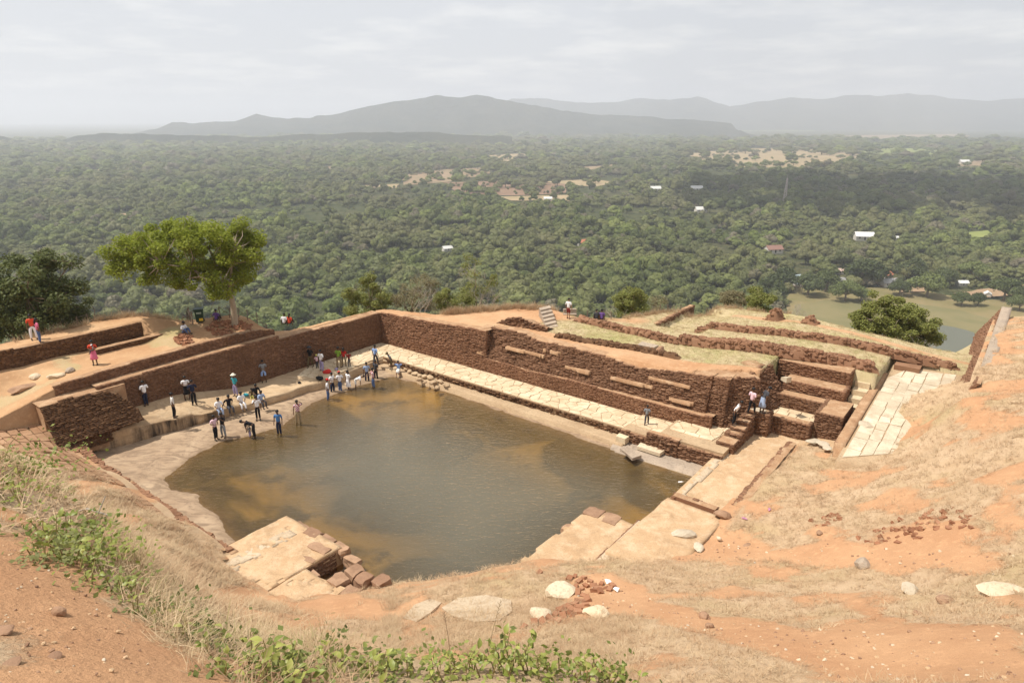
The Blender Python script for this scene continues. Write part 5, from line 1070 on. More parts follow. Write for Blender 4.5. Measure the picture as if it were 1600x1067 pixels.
for k, (nm, lb, bp_, ol, dr, nc, nlf, ls, lm, br, cr, z) in enumerate(RIMT):
    # root the plant on the slope just outside the rim
    p = G(bp_[0], bp_[1], z); p[2] = ground_ab(*ab(p))
    outline_tree(nm, lb, p, ol, dr, nc, nlf, ls, lm, BARKP if lm is LEAFY else BARK, 810+k, trunk=.10 if nm == 'rim_bush' else .2, fork=.3, cr=cr, cat='bush' if nm == 'rim_bush' else 'tree', bare=br)
def bare_shrub(name, label, p, h, w, seed, n=9, mat=None):
    rnd = random.Random(seed); t = thing(name, label, 'shrub', tuple(p)); m = MB()
    def grow(q, d, l, r, dep):
        e = q+d*l; md = (q+e)/2+Vector((rnd.gauss(0, l*.06), rnd.gauss(0, l*.06), 0)); m.tube([q, md, e], [r, r*.8, r*.6], 4 if dep > 1 else 5, cap=False)
        if dep >= 4: return
        for _ in range(rnd.choice((2, 3))):
            v = (d+Vector((rnd.gauss(0, .5), rnd.gauss(0, .5), rnd.gauss(.12, .35)))).normalized(); grow(e, v, l*rnd.uniform(.55, .8), r*.6, dep+1)
    for k in range(n):
        a = rnd.uniform(0, 6.28); grow(Vector(p)+Vector((rnd.gauss(0, w*.1), rnd.gauss(0, w*.1), -.2)), Vector((math.cos(a)*w*.4, math.sin(a)*w*.4, h*.55)).normalized(), h*.42, .035, 0)
    m.build('branches', mat or TWIG, t); return t
for k, (x, y, z, h, w, n, lb) in enumerate([(962, 494, 4.0, 2.0, 1.2, 2, 'single leafless grey shrub left of the bright rim bush'), (1062, 482, 3.6, 2.4, 2.4, 6, 'spreading leafless shrub above the far trench, left one'), (1095, 478, 3.4, 2.4, 2.4, 6, 'spreading leafless shrub above the far trench, right one'), (1238, 500, 3.6, 2.0, 3.0, 8, 'low leafless grey shrub on the rim above the lake mud'), (655, 500, 3.0, 3.2, 2.2, 6, 'tall leafless stems rising among the dry rim bushes'), (760, 494, 3.4, 2.6, 1.8, 5, 'pale leafless stems right of the half-bare tree'), (205, 506, 5.2, 1.6, 2.6, 6, 'low leafless scrub along the left rim fence'), (590, 500, 3.2, 1.6, 1.6, 5, 'short leafless twigs beside the yellowish bush'), (1425, 542, 3.0, 2.6, 2.0, 3, 'bare grey branches standing in the wide rim bush above the lake')]):
    p = G(x, y, z); p[2] = ground_ab(*ab(p))
    bare_shrub('bare_shrub', lb, p, h, w, 850+k, n)
# ================================================================== fences, bin, rubble heaps
POSTM = flat('fence_post', (.20, .15, .11), .9, .3); WIREM = flat('fence_wire', (.16, .13, .10), .7)
def fence(name, label, px, z, sp, h, seed, cross=True):
    rnd = random.Random(seed); P = [G(x, y, z) for x, y in px]; P = np.array(P)
    P[:, 2] = ground_v(*ab(P))
    L = np.concatenate([[0], np.cumsum(np.linalg.norm(np.diff(P[:, :2], axis=0), axis=1))]); n = int(L[-1]/sp)+1; t = thing(name, label, 'fence', tuple(P[0])); Q = []
    for i in range(n+1):
        s = L[-1]*i/n; x = np.interp(s, L, P[:, 0]); y = np.interp(s, L, P[:, 1]); g = ground_ab(*ab(np.array([x, y]))); q = Vector((x, y, g)); Q.append(q)
        m = MB(); l = Vector((rnd.gauss(0, .03), rnd.gauss(0, .03), h*rnd.uniform(.92, 1.06))); m.tube([q-Vector((0, 0, .3)), q+l], .035, 5); m.build('post', POSTM, t)
    for i in range(n):
        m = MB()
        if cross:
            for f0, f1 in ((.15, .9), (.9, .15)): m.tube([Q[i]+Vector((0, 0, h*f0)), Q[i+1]+Vector((0, 0, h*f1))], .018, 4)
        for f in ((.5, .92) if cross else (.4, .85)): m.tube([Q[i]+Vector((0, 0, h*f)), Q[i+1]+Vector((0, 0, h*f))], .012, 4)
        m.build('wire_panel', WIREM, t)
    return t
fence('rim_fence', 'crossed stick and wire fence along the left rim behind the path', [(120, 508), (160, 497), (200, 490), (240, 484), (282, 480)], 5.9, .8, 1.0, 1)
fence('rim_fence', 'short fence run dropping toward the green litter bin', [(284, 481), (292, 492), (300, 500)], 5.4, .6, 1.0, 2)
fence('rim_fence', 'low wire fence behind the shade tree trunk', [(330, 496), (350, 497), (385, 500), (420, 503), (440, 507)], 5.0, .8, .8, 3)
fence('rim_fence', 'thin picket fence along the far right rim above the trench', [(1020, 490), (1060, 485), (1105, 479)], 4.2, .7, .7, 4, False)
fence('rim_fence', 'faint wire fence on the rim by the two seated visitors', [(918, 498), (935, 499), (955, 499)], 4.2, .7, .7, 5, False)
BING = flat('bin_green', (.018, .045, .028), .5, .1); BINY = flat('bin_yellow', (.65, .42, .03), .5); BINW = flat('bin_label', (.30, .36, .28), .6)
p = S(313, 504, gxy)
bn = thing('litter_bin', 'dark green wheeled litter bin with yellow plate beside the rim fence', 'bin', tuple(p))
def lbox(nm, c, e, mat, par, o, rz=.35, taper=1.0):
    M = Matrix.Rotation(rz, 3, 'Z'); V = []
    for z, k in ((-1, taper), (1, 1.0)):
        for sx, sy in ((-1, -1), (1, -1), (1, 1), (-1, 1)): V.append(M @ Vector((c[0]+sx*e[0]/2*k, c[1]+sy*e[1]/2*k, c[2]+z*e[2]/2))+Vector(o))
    return mk(nm, V, [(3, 2, 1, 0), (4, 5, 6, 7), (0, 1, 5, 4), (1, 2, 6, 5), (2, 3, 7, 6), (3, 0, 4, 7)], mat, par)
lbox('body', (0, 0, .55), (.58, .6, .9), BING, bn, p, taper=.82); lbox('lid', (0, .02, 1.04), (.66, .68, .1), BING, bn, p); lbox('handle', (0, .36, 1.0), (.5, .06, .05), BING, bn, p)
lbox('yellow_plate', (.10, -.295, .30), (.26, .02, .2), BINY, bn, p); lbox('label_plate', (0, -.31, .8), (.34, .02, .12), BINW, bn, p)
for sx in (-1, 1): m = MB(); c = Matrix.Rotation(.35, 3, 'Z') @ Vector((sx*.24, .26, .1)); ax = Matrix.Rotation(.35, 3, 'Z') @ Vector((.04, 0, 0)); m.tube([Vector(p)+c-ax, Vector(p)+c+ax], .1, 10); m.build('wheel', BING, bn)
def heap(name, label, px, n, size, seed, zf, mats=None, zs=.12):
    rnd = random.Random(seed); pts = [zf(x, y) for x, y in px]; xs = [q[0] for q in pts]; ys = [q[1] for q in pts]; c = (sum(xs)/len(xs), sum(ys)/len(ys)); m = MB(); k = 0
    zc = pts[0][2]; dmax = max(math.hypot(q[0]-c[0], q[1]-c[1]) for q in pts)
    tr = 0
    while k < n and tr < n*200:
        tr += 1
        x, y = rnd.uniform(min(xs), max(xs)), rnd.uniform(min(ys), max(ys))
        if not inpoly(np.array(x), np.array(y), pts): continue
        k += 1; a_, b_ = ab(np.array([x, y])); g = ground_ab(a_, b_); e = min(1.0, float(segdist(np.array(x), np.array(y), pts))/.6); s = size*rnd.uniform(.55, 1.4)
        m.box((x, y, g+rnd.random()*zs*e*3), (s*1.4, s, s*.6), rnd.uniform(0, 3.14), (rnd.gauss(0, .4), rnd.gauss(0, .4)), s*.12, rnd)
    return m.build(name, BRICKL, None, label=label, cat='rubble')
BRICKL = m_brick('fired_brick', (.27, .11, .055), (.36, .16, .085), (.46, .24, .14))
ulz = lambda x, y: tuple(S(x, y, gxy))
heap('brick_rubble', 'heap of broken bricks round the foot of the shade tree', [(318, 515), (335, 503), (370, 500), (395, 508), (392, 516), (360, 525), (335, 524)], 170, .16, 871, ulz, zs=.05)
heap('brick_rubble', 'small heap of bricks in front of the seated man in white', [(272, 530), (283, 522), (300, 525), (302, 534), (288, 541), (275, 538)], 60, .18, 872, ulz, zs=.06)
heap('brick_rubble', 'tumbled bricks spilling from the hole in the left pool wall', [(392, 592), (398, 582), (407, 585), (404, 598)], 14, .22, 873, lambda x, y: G(x, y, 1.25), zs=.03)
hz = lambda x, y: S(x, y, z_hill0, 3.0)
bh = thing('brick_scatter', 'scatter of broken red bricks beside the pale boulder in the foreground', 'rubble', tuple(hz(915, 925)))
rnd_ = random.Random(874)
for k, (x, y) in enumerate([(890, 903), (898, 900), (905, 908), (912, 903), (900, 915), (908, 920), (916, 914), (922, 908), (928, 914), (934, 920), (940, 912), (946, 918), (952, 921), (938, 925), (930, 923), (903, 928), (912, 932), (918, 938), (906, 940), (915, 946), (898, 946), (905, 952), (893, 955), (885, 950), (876, 956), (868, 962), (880, 966), (892, 964), (860, 968), (845, 972), (872, 972), (835, 975), (902, 960), (958, 914), (843, 893), (818, 980)]):
    q = hz(x, y); m = MB(); sz = .26*rnd_.uniform(.7, 1.15); m.box((q[0], q[1], float(z_hill(q[0], q[1]))+.05), (sz*1.1, sz*.75, sz*.5), rnd_.uniform(0, 3.14), (rnd_.gauss(0, .25), rnd_.gauss(0, .25)), sz*.1, rnd_, r=rnd_.uniform(.4, 1)); m.build('brick', BRICKL, bh)
heap('brick_rubble', 'reddish rubble breaking out of the dry right-hand slope', [(1260, 815), (1310, 800), (1320, 815), (1280, 828)], 22, .15, 875, hz, zs=.0)
heap('brick_rubble', 'large band of reddish rubble on the right-hand slope above the trail', [(1340, 845), (1390, 815), (1470, 790), (1530, 800), (1520, 835), (1450, 850), (1400, 852), (1360, 855)], 75, .14, 876, hz, zs=.0)
# ================================================================== loose stones
SM = {'w': STONEW, 'p': ROCKP, 'g': ROCKG, 'b': BLOCK, 's': SLAB}
STN = [(1067, 838, .62, .42, .22, 'w', 'big rounded white stone on the sandy near platform', 1.32), (1092, 856, .4, .26, .12, 'w', 'smaller flat white stone beside the big rounded one', 1.5), (1123, 842, .15, .12, .10, 'p', 'tiny tan stone on the sandy platform edge', 1.5),
       (878, 928, .62, .55, .24, 'p', 'large pale angular boulder above the near bank', 0), (845, 962, .42, .36, .22, 'p', 'pale pointed boulder below the large angular one', 0), (932, 962, .5, .36, .22, 's', 'pale straw covered stone right of the pointed boulder', 0),
       (1420, 925, .34, .26, .2, 'w', 'rounded white stone on the right foreground slope', 0), (1572, 930, .8, .42, .2, 'p', 'long pale boulder at the right edge of the foreground', 0), (1348, 885, .42, .32, .24, 'g', 'grey boulder sunk in the slope beside the trail', 0), (1478, 942, .3, .22, .14, 'b', 'brown stone right of the rounded white stone', 0), (1433, 960, .16, .13, .1, 'b', 'small brown stone below the rounded white stone', 0),
       (1099, 963, .22, .16, .12, 'b', 'reddish clod on the red soil in the foreground middle', 0), (1108, 980, .14, .12, .1, 'b', 'smaller reddish clod on the red soil in the foreground middle', 0), (1280, 834, .2, .14, .1, 'b', 'dark brick lump on the trail below the dry slope', 0), (1128, 807, .42, .3, .22, 'b', 'brown broken masonry lump at the causeway corner', 1.4),
       (1168, 853, .22, .15, .08, 'b', 'loose brick lying at the start of the trail', 0), (1286, 694, .42, .34, .1, 'w', 'flat white stone at the head of the causeway, right one', 1.6), (1272, 690, .5, .3, .1, 'w', 'flat white stone at the head of the causeway, nearest the dark wall', 1.5), (1293, 701, .36, .26, .1, 'w', 'flat white stone at the head of the causeway, lowest', 1.7),
       (1352, 665, .5, .4, .16, 'w', 'cracked white boulder on the near end of the big pavement', 2.6), (36, 608, .9, .5, .2, 'b', 'broad brown rock beside the left dirt path', 0), (55, 590, .5, .3, .16, 'p', 'pale rock behind the broad brown one on the left path', 0), (90, 588, .62, .36, .14, 'p', 'flat pale rock lying on the left path', 0), (109, 580, .4, .28, .18, 'g', 'small grey rock at the end of the row on the left path', 0), (40, 605, .4, .22, .1, 'w', 'small white flat stone below the broad brown rock', 0),
       (8, 648, .45, .28, .14, 'w', 'white stone at the left picture edge on the grass', 0), (1350, 577, .5, .36, .3, 'g', 'dark rock at the lawn edge by the big pavement', 4.0), (1032, 552, .4, .36, .4, 'b', 'dark upright rock stump beside the flat grey slab', 4.3), (85, 1028, .06, .045, .012, 'b', 'flat stone lying in the bare soil at bottom left', 0), (8, 985, .07, .05, .015, 'b', 'half buried clay lump in the soil at the left picture edge', 0), (15, 1040, .07, .05, .012, 'b', 'low clay hump in the soil at the bottom left corner', 0), (93, 957, .06, .05, .04, 'b', 'small dark clod in the bare soil at lower left', 0)]
for k, (x, y, sx, sy, sz, mt, lb, z) in enumerate(STN):
    if z: p = G(x, y, z)
    else:
        p = S(x, y, z_hill0) if y > 640 else S(x, y, gxy)
    stone('stone', lb, p, sx, sy, sz, SM[mt], 900+k, rz=k*1.3, sink=.3)
# ledge stones by the far corner (one can tell a dozen apart)
for k, (x, y, s) in enumerate([(603, 566, .36), (612, 571, .3), (640, 582, .3), (648, 585, .36), (656, 588, .28), (664, 590, .34), (672, 592, .4), (655, 594, .3), (676, 600, .4), (688, 598, .34), (697, 603, .3), (664, 598, .22), (683, 606, .26), (634, 578, .24)]):
    stone('ledge_stone', f'loose angular tan stone on the water ledge near the far corner, {["first", "second", "third", "fourth", "fifth", "sixth", "seventh", "eighth", "ninth", "tenth", "eleventh", "twelfth", "thirteenth", "fourteenth"][k]} in a row', G(x, y, .8), s, s*.7, s*.5, ROCK, 950+k, group='loose stones on the water ledge', rz=k*.9)
# flat weathered slabs in the foreground soil
def soil_slab(label, px, th, mat, seed):
    pts = [S(x, y, z_hill0, 3.0) for x, y in px]; V = []; n = len(pts)
    for dz in (-.3, th):
        for q in pts: V.append((q[0], q[1], float(z_hill0(q[0], q[1]))+dz+.015))
    a = sum(pts[i][0]*pts[(i+1) % n][1]-pts[(i+1) % n][0]*pts[i][1] for i in range(n)); F = [tuple(range(n-1, -1, -1)), tuple(range(n, 2*n))]+[(i, (i+1) % n, (i+1) % n+n, i+n) for i in range(n)]
    if a < 0: F = [f[::-1] for f in F]
    return mk('bedrock_slab', V, F, mat, label=label, cat='stone')
soil_slab('broad pale bedrock slab exposed in the foreground soil', [(690, 950), (715, 935), (760, 930), (798, 938), (800, 955), (780, 970), (740, 972), (705, 962)], .02, LIME, 1)
soil_slab('cracked pale bedrock patch left of the broad slab', [(630, 965), (648, 945), (672, 936), (690, 942), (672, 958), (650, 972)], .015, LIME, 2)
# small belongings
def sandal(label, px, py, rz, col):
    p = S(px, py, z_hill0, 2.0); p[2] = float(z_hill(p[0], p[1]))+.03; t = thing('sandal', label, 'sandal', tuple(p), 'pair of lost sandals'); M = Matrix.Rotation(rz, 3, 'Z'); n = 14; V = []
    for z in (0, .03):
        for k in range(n): u = 2*math.pi*k/n; V.append(M @ Vector((.05*math.sin(u)*(1+.25*math.cos(u)), .14*math.cos(u), z))+Vector(p))
    mk('sole', V, [tuple(range(n-1, -1, -1)), tuple(range(n, 2*n))]+[(k, (k+1) % n, (k+1) % n+n, k+n) for k in range(n)], col, t); m = MB()
    for sx in (-1, 1): m.tube([Vector(p)+M @ Vector((0, .08, .03)), Vector(p)+M @ Vector((sx*.03, .02, .07)), Vector(p)+M @ Vector((sx*.05, -.04, .03))], .01, 5)
    m.build('strap', col, t)
PINKM = flat('pink_rubber', (.50, .24, .36), .6, .1)
sandal('pink sandal lying near the causeway corner', 1163, 813, .9, PINKM); sandal('pink sandal lying higher on the dry slope', 1202, 797, -.4, PINKM)
PAPER = flat('paper_white', (.85, .85, .86), .8)
for k, (x, y, rz) in enumerate([(950, 910, .4), (963, 922, 1.1)]):
    p = S(x, y, z_hill0, 3.0); p[2] = float(z_hill(p[0], p[1]))+.05; M = Matrix.Rotation(rz, 3, 'Z'); g_ = [(-.1, -.08, 0), (.1, -.09, .05), (.12, .08, .02), (-.09, .1, .09), (0, 0, .11)]
    V = [M @ Vector(v)+Vector(p) for v in g_]+[M @ Vector(v)+Vector(p)+Vector((0, 0, -.006)) for v in g_]; F = [(0, 1, 4), (1, 2, 4), (2, 3, 4), (3, 0, 4), (6, 5, 9), (7, 6, 9), (8, 7, 9), (5, 8, 9), (0, 5, 6, 1), (1, 6, 7, 2), (2, 7, 8, 3), (3, 8, 5, 0)]
    mk('paper_scrap', V, F, PAPER, label=['crumpled white paper scrap behind the red bricks', 'crumpled white paper scrap right of the red bricks'][k], cat='litter')
p = np.array(G(1064, 753, ZW+.02)); m = MB(); m.tube([p+np.array([-.14, 0, 0]), p+np.array([.06, .02, 0]), p+np.array([.09, .02, 0]), p+np.array([.13, .03, 0])], [.04, .04, .018, .018], 8); m.build('plastic_bottle', PAPER, None, label='white plastic bottle floating near the causeway', cat='bottle')
# ================================================================== grass and weeds
def m_straw(name, c1, c2, c3):
    t = NT(name); c = t.mix(t.attr('rnd'), c1, c2); c = t.mix(t.ramp(t.orand(), (.5, 0.), (.95, .9)), c, c3); c = t.mix(t.ramp(t.noise(.7, 5, .65, t.n('ShaderNodeObjectInfo').outputs['Location']), (.46, 0.), (.66, .75)), c, c3); return t.finish(c, .8, spec=.15, trans=.2)
STRAWM = m_straw('straw', (.47, .35, .215), (.60, .465, .30), (.40, .255, .15)); GREENG = m_straw('green_grass', (.22, .23, .075), (.36, .33, .14), (.46, .38, .19))
def tuft(k, n, h, spread, w, lie, mat, seed):
    rg = random.Random(seed); V = []; F = []; rr_ = []
    for i in range(n):
        a = rg.uniform(0, 6.28); r = spread*math.sqrt(rg.random()); x, y = r*math.cos(a), r*math.sin(a); L = h*rg.uniform(.5, 1.2); a2 = a+rg.gauss(0, .8); d = Vector((math.cos(a2), math.sin(a2), 0)); s = Vector((-d.y, d.x, 0))*w*.5; li = lie*rg.uniform(.4, 1.4); q = Vector((x, y, 0)); b = len(V); c = rg.random()
        for f in (0, .5, 1.0): pt = q+d*(L*li*f**1.4)+Vector((0, 0, L*max(.12, 1-li*.75)*(f-.35*li*f*f))); V += ([pt-s*(1-f*.8), pt+s*(1-f*.8)]); rr_ += [c, c]
        F += [(b, b+1, b+3, b+2), (b+2, b+3, b+5, b+4)]
    return variant(f'tuft_{k:02d}', [tuple(v) for v in V], F, mat, {'rnd': rr_})
def grass_on(name, label, P, hs, variants, seed, tilt=.25):
    rg = np.random.default_rng(seed); n = len(P); rot = np.stack([rg.normal(0, tilt, n), rg.normal(0, tilt, n), rg.uniform(0, 6.28, n)], -1); s = hs*rg.uniform(.6, 1.4, n)
    return scatter(name, P, rot, np.stack([s, s, s*rg.uniform(.7, 1.2, n)], -1), rg.integers(0, len(variants), n), variants, label)
def hill_points(n, amin, amax, bmin, bmax, thr, seed, keepf=None):
    rg = np.random.default_rng(seed); a = rg.uniform(amin, amax, n); b = rg.uniform(bmin, bmax, n); k = inpoly(a, b, NBANK) & (hill_grass(a, b) > thr*rg.uniform(.5, 1.5, n)); a, b = a[k], b[k]; p = W(a, b, 0); z = z_hill(p[:, 0], p[:, 1]); p[:, 2] = z
    # only what lies in front of the camera
    dep = p[:, 1]*math.cos(TH)-(z-HC)*math.sin(TH); up = p[:, 1]*math.sin(TH)+(z-HC)*math.cos(TH); m = (dep > 2.2) & (np.abs(p[:, 0]) < dep*.80+2) & (up > -dep*.58-1) & (z > .5)
    if keepf is not None: m &= keepf(p)
    return p[m]
P = hill_points(76000, 14, 56, -26, 40, .42, 31, lambda p: np.hypot(p[:, 0], p[:, 1]) > 7)
grass_on('dry_grass', 'short bleached straw matted over the slopes round the pool', P, 1.0, [tuft(k, 16, .20, .16, .012, .95, STRAWM, 40+k) for k in range(5)], 32)
P = hill_points(26000, 6, 26, 25.2, 40, .5, 33); P = P[(P[:, 2] < 9)]
grass_on('dry_grass', 'loose straw on the bank left of the pool', P, .95, [tuft(k, 16, .26, .16, .014, .8, STRAWM, 50+k) for k in range(4)], 34)
# tall pale grass on the rims
def rim_points(poly, n, off, spread, seed):
    rg = np.random.default_rng(seed); poly = np.array(poly); L = np.concatenate([[0], np.cumsum(np.hypot(*np.diff(poly, axis=0).T))]); s = rg.uniform(0, L[-1], n); a = np.interp(s, L, poly[:, 0])+rg.normal(0, spread, n); b = np.interp(s, L, poly[:, 1])+rg.normal(0, spread, n)+off; return W(a, b, ground_v(a, b))
RG = [tuft(k, 22, .62, .14, .014, .35, STRAWM, 60+k) for k in range(4)]
grass_on('rim_grass', 'tall pale dry grass on the far rim beyond the pool corner', rim_points([(5.0, -2.9), (8.4, -7.6), (11.5, -9.0)], 1500, 0, .35, 35), 1.0, RG, 36)
grass_on('rim_grass', 'tall pale dry grass along the left rim fence', rim_points([(-7.9, 24), (-8.7, 18.5), (-6.9, 13.9)], 900, 0, .4, 37), .9, [tuft(k, 22, .62, .14, .014, .35, STRAWM, 65+k) for k in range(4)], 38)
grass_on('rim_grass', 'dry grass along the far right rim above the trench', rim_points([(17.6, -10.4), (19.2, -13.6), (22.8, -18.2), (27.8, -19)], 700, 0, .35, 39), .8, [tuft(k, 22, .55, .14, .014, .35, STRAWM, 70+k) for k in range(4)], 40)
def lawn_points(n, seed):
    rg = np.random.default_rng(seed); a = rg.uniform(11, 41, n); b = rg.uniform(-18, -2.4, n); k = ur_mask(a, b) & (cliff(a, b) < .2) & (grassy_ur(a, b) > rg.uniform(.25, .7, n)); a, b = a[k], b[k]; return W(a, b, z_ur(a, b))
grass_on('lawn_grass', 'short parched grass on the ruined upper lawn', lawn_points(26000, 41), .8, [tuft(k, 14, .14, .14, .012, .8, (STRAWM, GREENG)[k % 2], 75+k) for k in range(4)], 42)
# ================================================================== foreground weeds on the lip of the bank
LEAFF = NT('weed_leaf')
def _wl():
    t = LEAFF; c = t.mix(t.orand(), (.17, .215, .035), (.38, .39, .095)); c = t.mix(t.ramp(t.noise(60, 3), (.45, 0.), (.7, .5)), c, (.34, .34, .10)); return t.finish(c, .45, spec=.4, trans=.3)
_wl()
LEAFF2 = m_leaf('weed_foliage', (.13, .17, .030), (.25, .27, .065), (.2, .2, .08), .3, True); STEMM = flat('weed_stem', (.30, .24, .10), .8, .2); STRAWB = m_straw('coarse_straw', (.50, .38, .22), (.62, .50, .31), (.36, .24, .15))
def leaf_mesh():
    V = []; F = []; prof = [0, .55, .9, 1.0, .82, .45, .0]; n = len(prof)
    for i, w in enumerate(prof):
        f = i/(n-1); z = .10*math.sin(f*2.6)-.12*f*f
        for s in (-1, 0, 1): V.append((s*w*.26, f, z+abs(s)*w*.07))
    for i in range(n-1):
        for s in range(2): F.append((i*3+s, i*3+s+1, i*3+s+4, i*3+s+3))
    return new_mesh('leaf', V, F, LEAFF.m, True)
LEAFME = leaf_mesh()
def hill_at(px, py): return S(px, py, z_hill0)
def weed(label, px, py, n_stem, h, n_leaf, lsize, nfol, rad, seed):
    rnd = random.Random(seed); rg = np.random.default_rng(seed); p = hill_at(px, py); p[2] = float(z_hill(p[0], p[1])); t = thing('leafy_weed', label, 'plant', tuple(p)); m = MB(); ends = []; P = Vector(p)
    for k in range(n_stem):
        a = rnd.uniform(0, 6.28); r = rad*math.sqrt(rnd.random()); b = P+Vector((r*math.cos(a), r*math.sin(a), 0)); b.z = float(z_hill(b.x, b.y)); d = Vector((rnd.gauss(0, .35), rnd.gauss(0, .35), 1)).normalized()*h*rnd.uniform(.5, 1.15); e = b+d; md = b+d*.5+Vector((rnd.gauss(0, .03), rnd.gauss(0, .03), .02))
        m = MB(); m.tube([b-Vector((0, 0, .05)), md, e], [.006, .005, .003], 5); so_ = m.build('stem', STEMM, t)
        for q in [b.lerp(md, .5), md, md.lerp(e, .4), md.lerp(e, .75), e, e][:max(2, round(n_leaf/n_stem))]:
            q = q+Vector((rnd.gauss(0, .02), rnd.gauss(0, .02), rnd.gauss(0, .02))); o = bpy.data.objects.new('leaf', LEAFME); COL.objects.link(o); o.parent = so_; o.location = q-P; s = lsize*rnd.uniform(.6, 1.25); o.scale = (s, s, s); o.rotation_euler = (rnd.gauss(.25, .45), rnd.gauss(0, .45), rnd.uniform(0, 6.28))
    if nfol:
        c = rg.normal(0, 1, (nfol, 3))*np.array([rad*.6, rad*.6, h*.22])+np.array([0, 0, h*.42])+p; c[:, 2] = np.maximum(c[:, 2], z_hill(c[:, 0], c[:, 1])+.02)
        V, F, r = leaf_quads(c, np.tile([0, -.2, .9], (nfol, 1)), lsize*.62, rg, .62, .5); mk('foliage', V, F, LEAFF2, t, attrs={'rnd': r}, kind='stuff')
    return t
WEEDS = [(45, 742, 10, .35, 14, .10, 420, .55, 'dense leafy weed patch at the left edge, highest on the bank'), (105, 765, 9, .3, 12, .09, 320, .42, 'leafy weed patch right of the highest one on the bank'), (20, 780, 8, .28, 10, .09, 240, .4, 'leafy weed patch at the left edge above the bare soil'),
         (120, 850, 10, .30, 18, .10, 380, .34, 'large bright leafy weed clump beside the bare soil at left'), (160, 880, 9, .26, 16, .095, 300, .28, 'leafy weed clump just right of the large bright one'), (95, 880, 8, .22, 12, .085, 220, .24, 'low leafy weed clump left of the bare soil edge'), (190, 925, 8, .2, 14, .085, 160, .22, 'trailing leafy weed along the edge of the bare soil'),
         (255, 965, 7, .2, 12, .08, 120, .2, 'small leafy weed where the bare soil edge bends'), (330, 1005, 6, .2, 12, .085, 90, .2, 'small leafy weed above the bottom edge at left'), (385, 1050, 8, .24, 22, .09, 90, .22, 'big-leaved weed at the bottom edge, left of centre'), (450, 1062, 8, .22, 22, .09, 80, .2, 'big-leaved weed at the bottom edge, second from left'),
         (520, 1040, 8, .22, 20, .085, 90, .24, 'big-leaved weed below the stepped platform'), (580, 1055, 8, .22, 22, .085, 80, .22, 'big-leaved weed at the bottom edge near the centre'), (650, 1060, 8, .22, 20, .085, 80, .22, 'big-leaved weed at the bottom edge left of the tall sprig'), (720, 1062, 8, .22, 20, .085, 80, .22, 'big-leaved weed at the bottom edge below the broad slab'),
         (790, 1050, 7, .34, 24, .09, 50, .14, 'tallest leafy sprig at the bottom edge right of centre'), (850, 1062, 8, .22, 20, .08, 80, .22, 'big-leaved weed right of the tallest sprig'), (910, 1060, 8, .2, 18, .075, 70, .2, 'big-leaved weed second from the right end of the row'), (960, 1064, 7, .18, 16, .075, 60, .18, 'last big-leaved weed at the right end of the row'), (490, 1010, 3, .42, 14, .075, 0, .05, 'thin upright sprig standing above the weeds left of centre')]
for k, (x, y, ns, h, nl, ls, nf, rad, lb) in enumerate(WEEDS): weed(lb, x, y, ns+(4 if y > 1000 and ns > 5 else 1), h, int(nl*2.2), ls*.9, int(nf*1.0), rad*1.1, 1000+k)
# coarse straw and grass along the lip
LIP = [(0, 735), (70, 760), (130, 800), (190, 870), (235, 930), (300, 990), (400, 1015), (500, 1020), (620, 1025), (740, 1030), (860, 1035), (990, 1060)]
lipw = np.array([hill_at(x, y)[:2] for x, y in LIP])
def lip_points(n, sd, seed, back=0.0):
    rg = np.random.default_rng(seed); L = np.concatenate([[0], np.cumsum(np.hypot(*np.diff(lipw, axis=0).T))]); s = rg.uniform(0, L[-1], n); x = np.interp(s, L, lipw[:, 0]); y = np.interp(s, L, lipw[:, 1]); dn = np.hypot(x, y); o = rg.normal(back, sd, n); x = x+x/dn*o; y = y+y/dn*o; a, b = ab(np.stack([x, y], -1)); k = hill_grass(a, b) > .3
    x, y = x[k], y[k]; return np.stack([x, y, z_hill(x, y)], -1)
grass_on('bank_grass', 'coarse dry straw on the lip of the foreground bank', lip_points(4800, .8, 51, .35), .8, [tuft(k, 22, .20, .10, .0035, .75, STRAWB, 80+k) for k in range(5)], 52)
grass_on('bank_grass', 'green grass blades among the foreground weeds', lip_points(650, .35, 53, .1), 1.0, [tuft(k, 12, .26, .06, .006, .45, GREENG, 90+k) for k in range(4)], 54)
grass_on('bank_grass', 'straw on the steep bank below the foreground lip', lip_points(9000, 2.2, 55, 3.4), 1.0, [tuft(k, 18, .24, .14, .006, .8, STRAWM, 95+k) for k in range(4)], 56)
for k, (x, y, h, ln) in enumerate([(352, 850, .0, 1), (760, 1040, .62, .12), (705, 1035, .5, -.05), (980, 1055, .3, .25), (1000, 1060, .25, .2), (690, 1010, .5, -.1)]):
    if not h: continue
    p = Vector(hill_at(x, y)); m = MB(); m.tube([p, p+Vector((ln*.4, .02, h*.5)), p+Vector((ln, .03, h))], [.004, .003, .0015], 5)
    for j in range(7): f = .78+.03*j; q = p+Vector((ln*f, .03, h*f)); m.tube([q, q+Vector((.02*(-1)**j, 0, .025))], [.0025, .001], 4)
    m.build('grass_stalk', STRAWB, None, label=['', 'tall seeding grass stalk rising before the broad slab', 'thinner seeding stalk left of the tall one', 'short leaning stalk at the right end of the weeds', 'shortest leaning stalk beyond the last weed', 'curved seeding stalk left of the broad slab'][k], cat='grass')
p = Vector(hill_at(130, 808)); m = MB(); m.tube([p+Vector((-.12, 0, .06)), p+Vector((.05, .02, .10)), p+Vector((.32, 0, .02))], [.012, .014, .008], 6); m.tube([p+Vector((.18, 0, .05)), p+Vector((.24, .1, .22))], [.01, .006], 6); m.build('dry_stick', TWIG, None, label='pale broken stick lying among the left weeds', cat='stick')
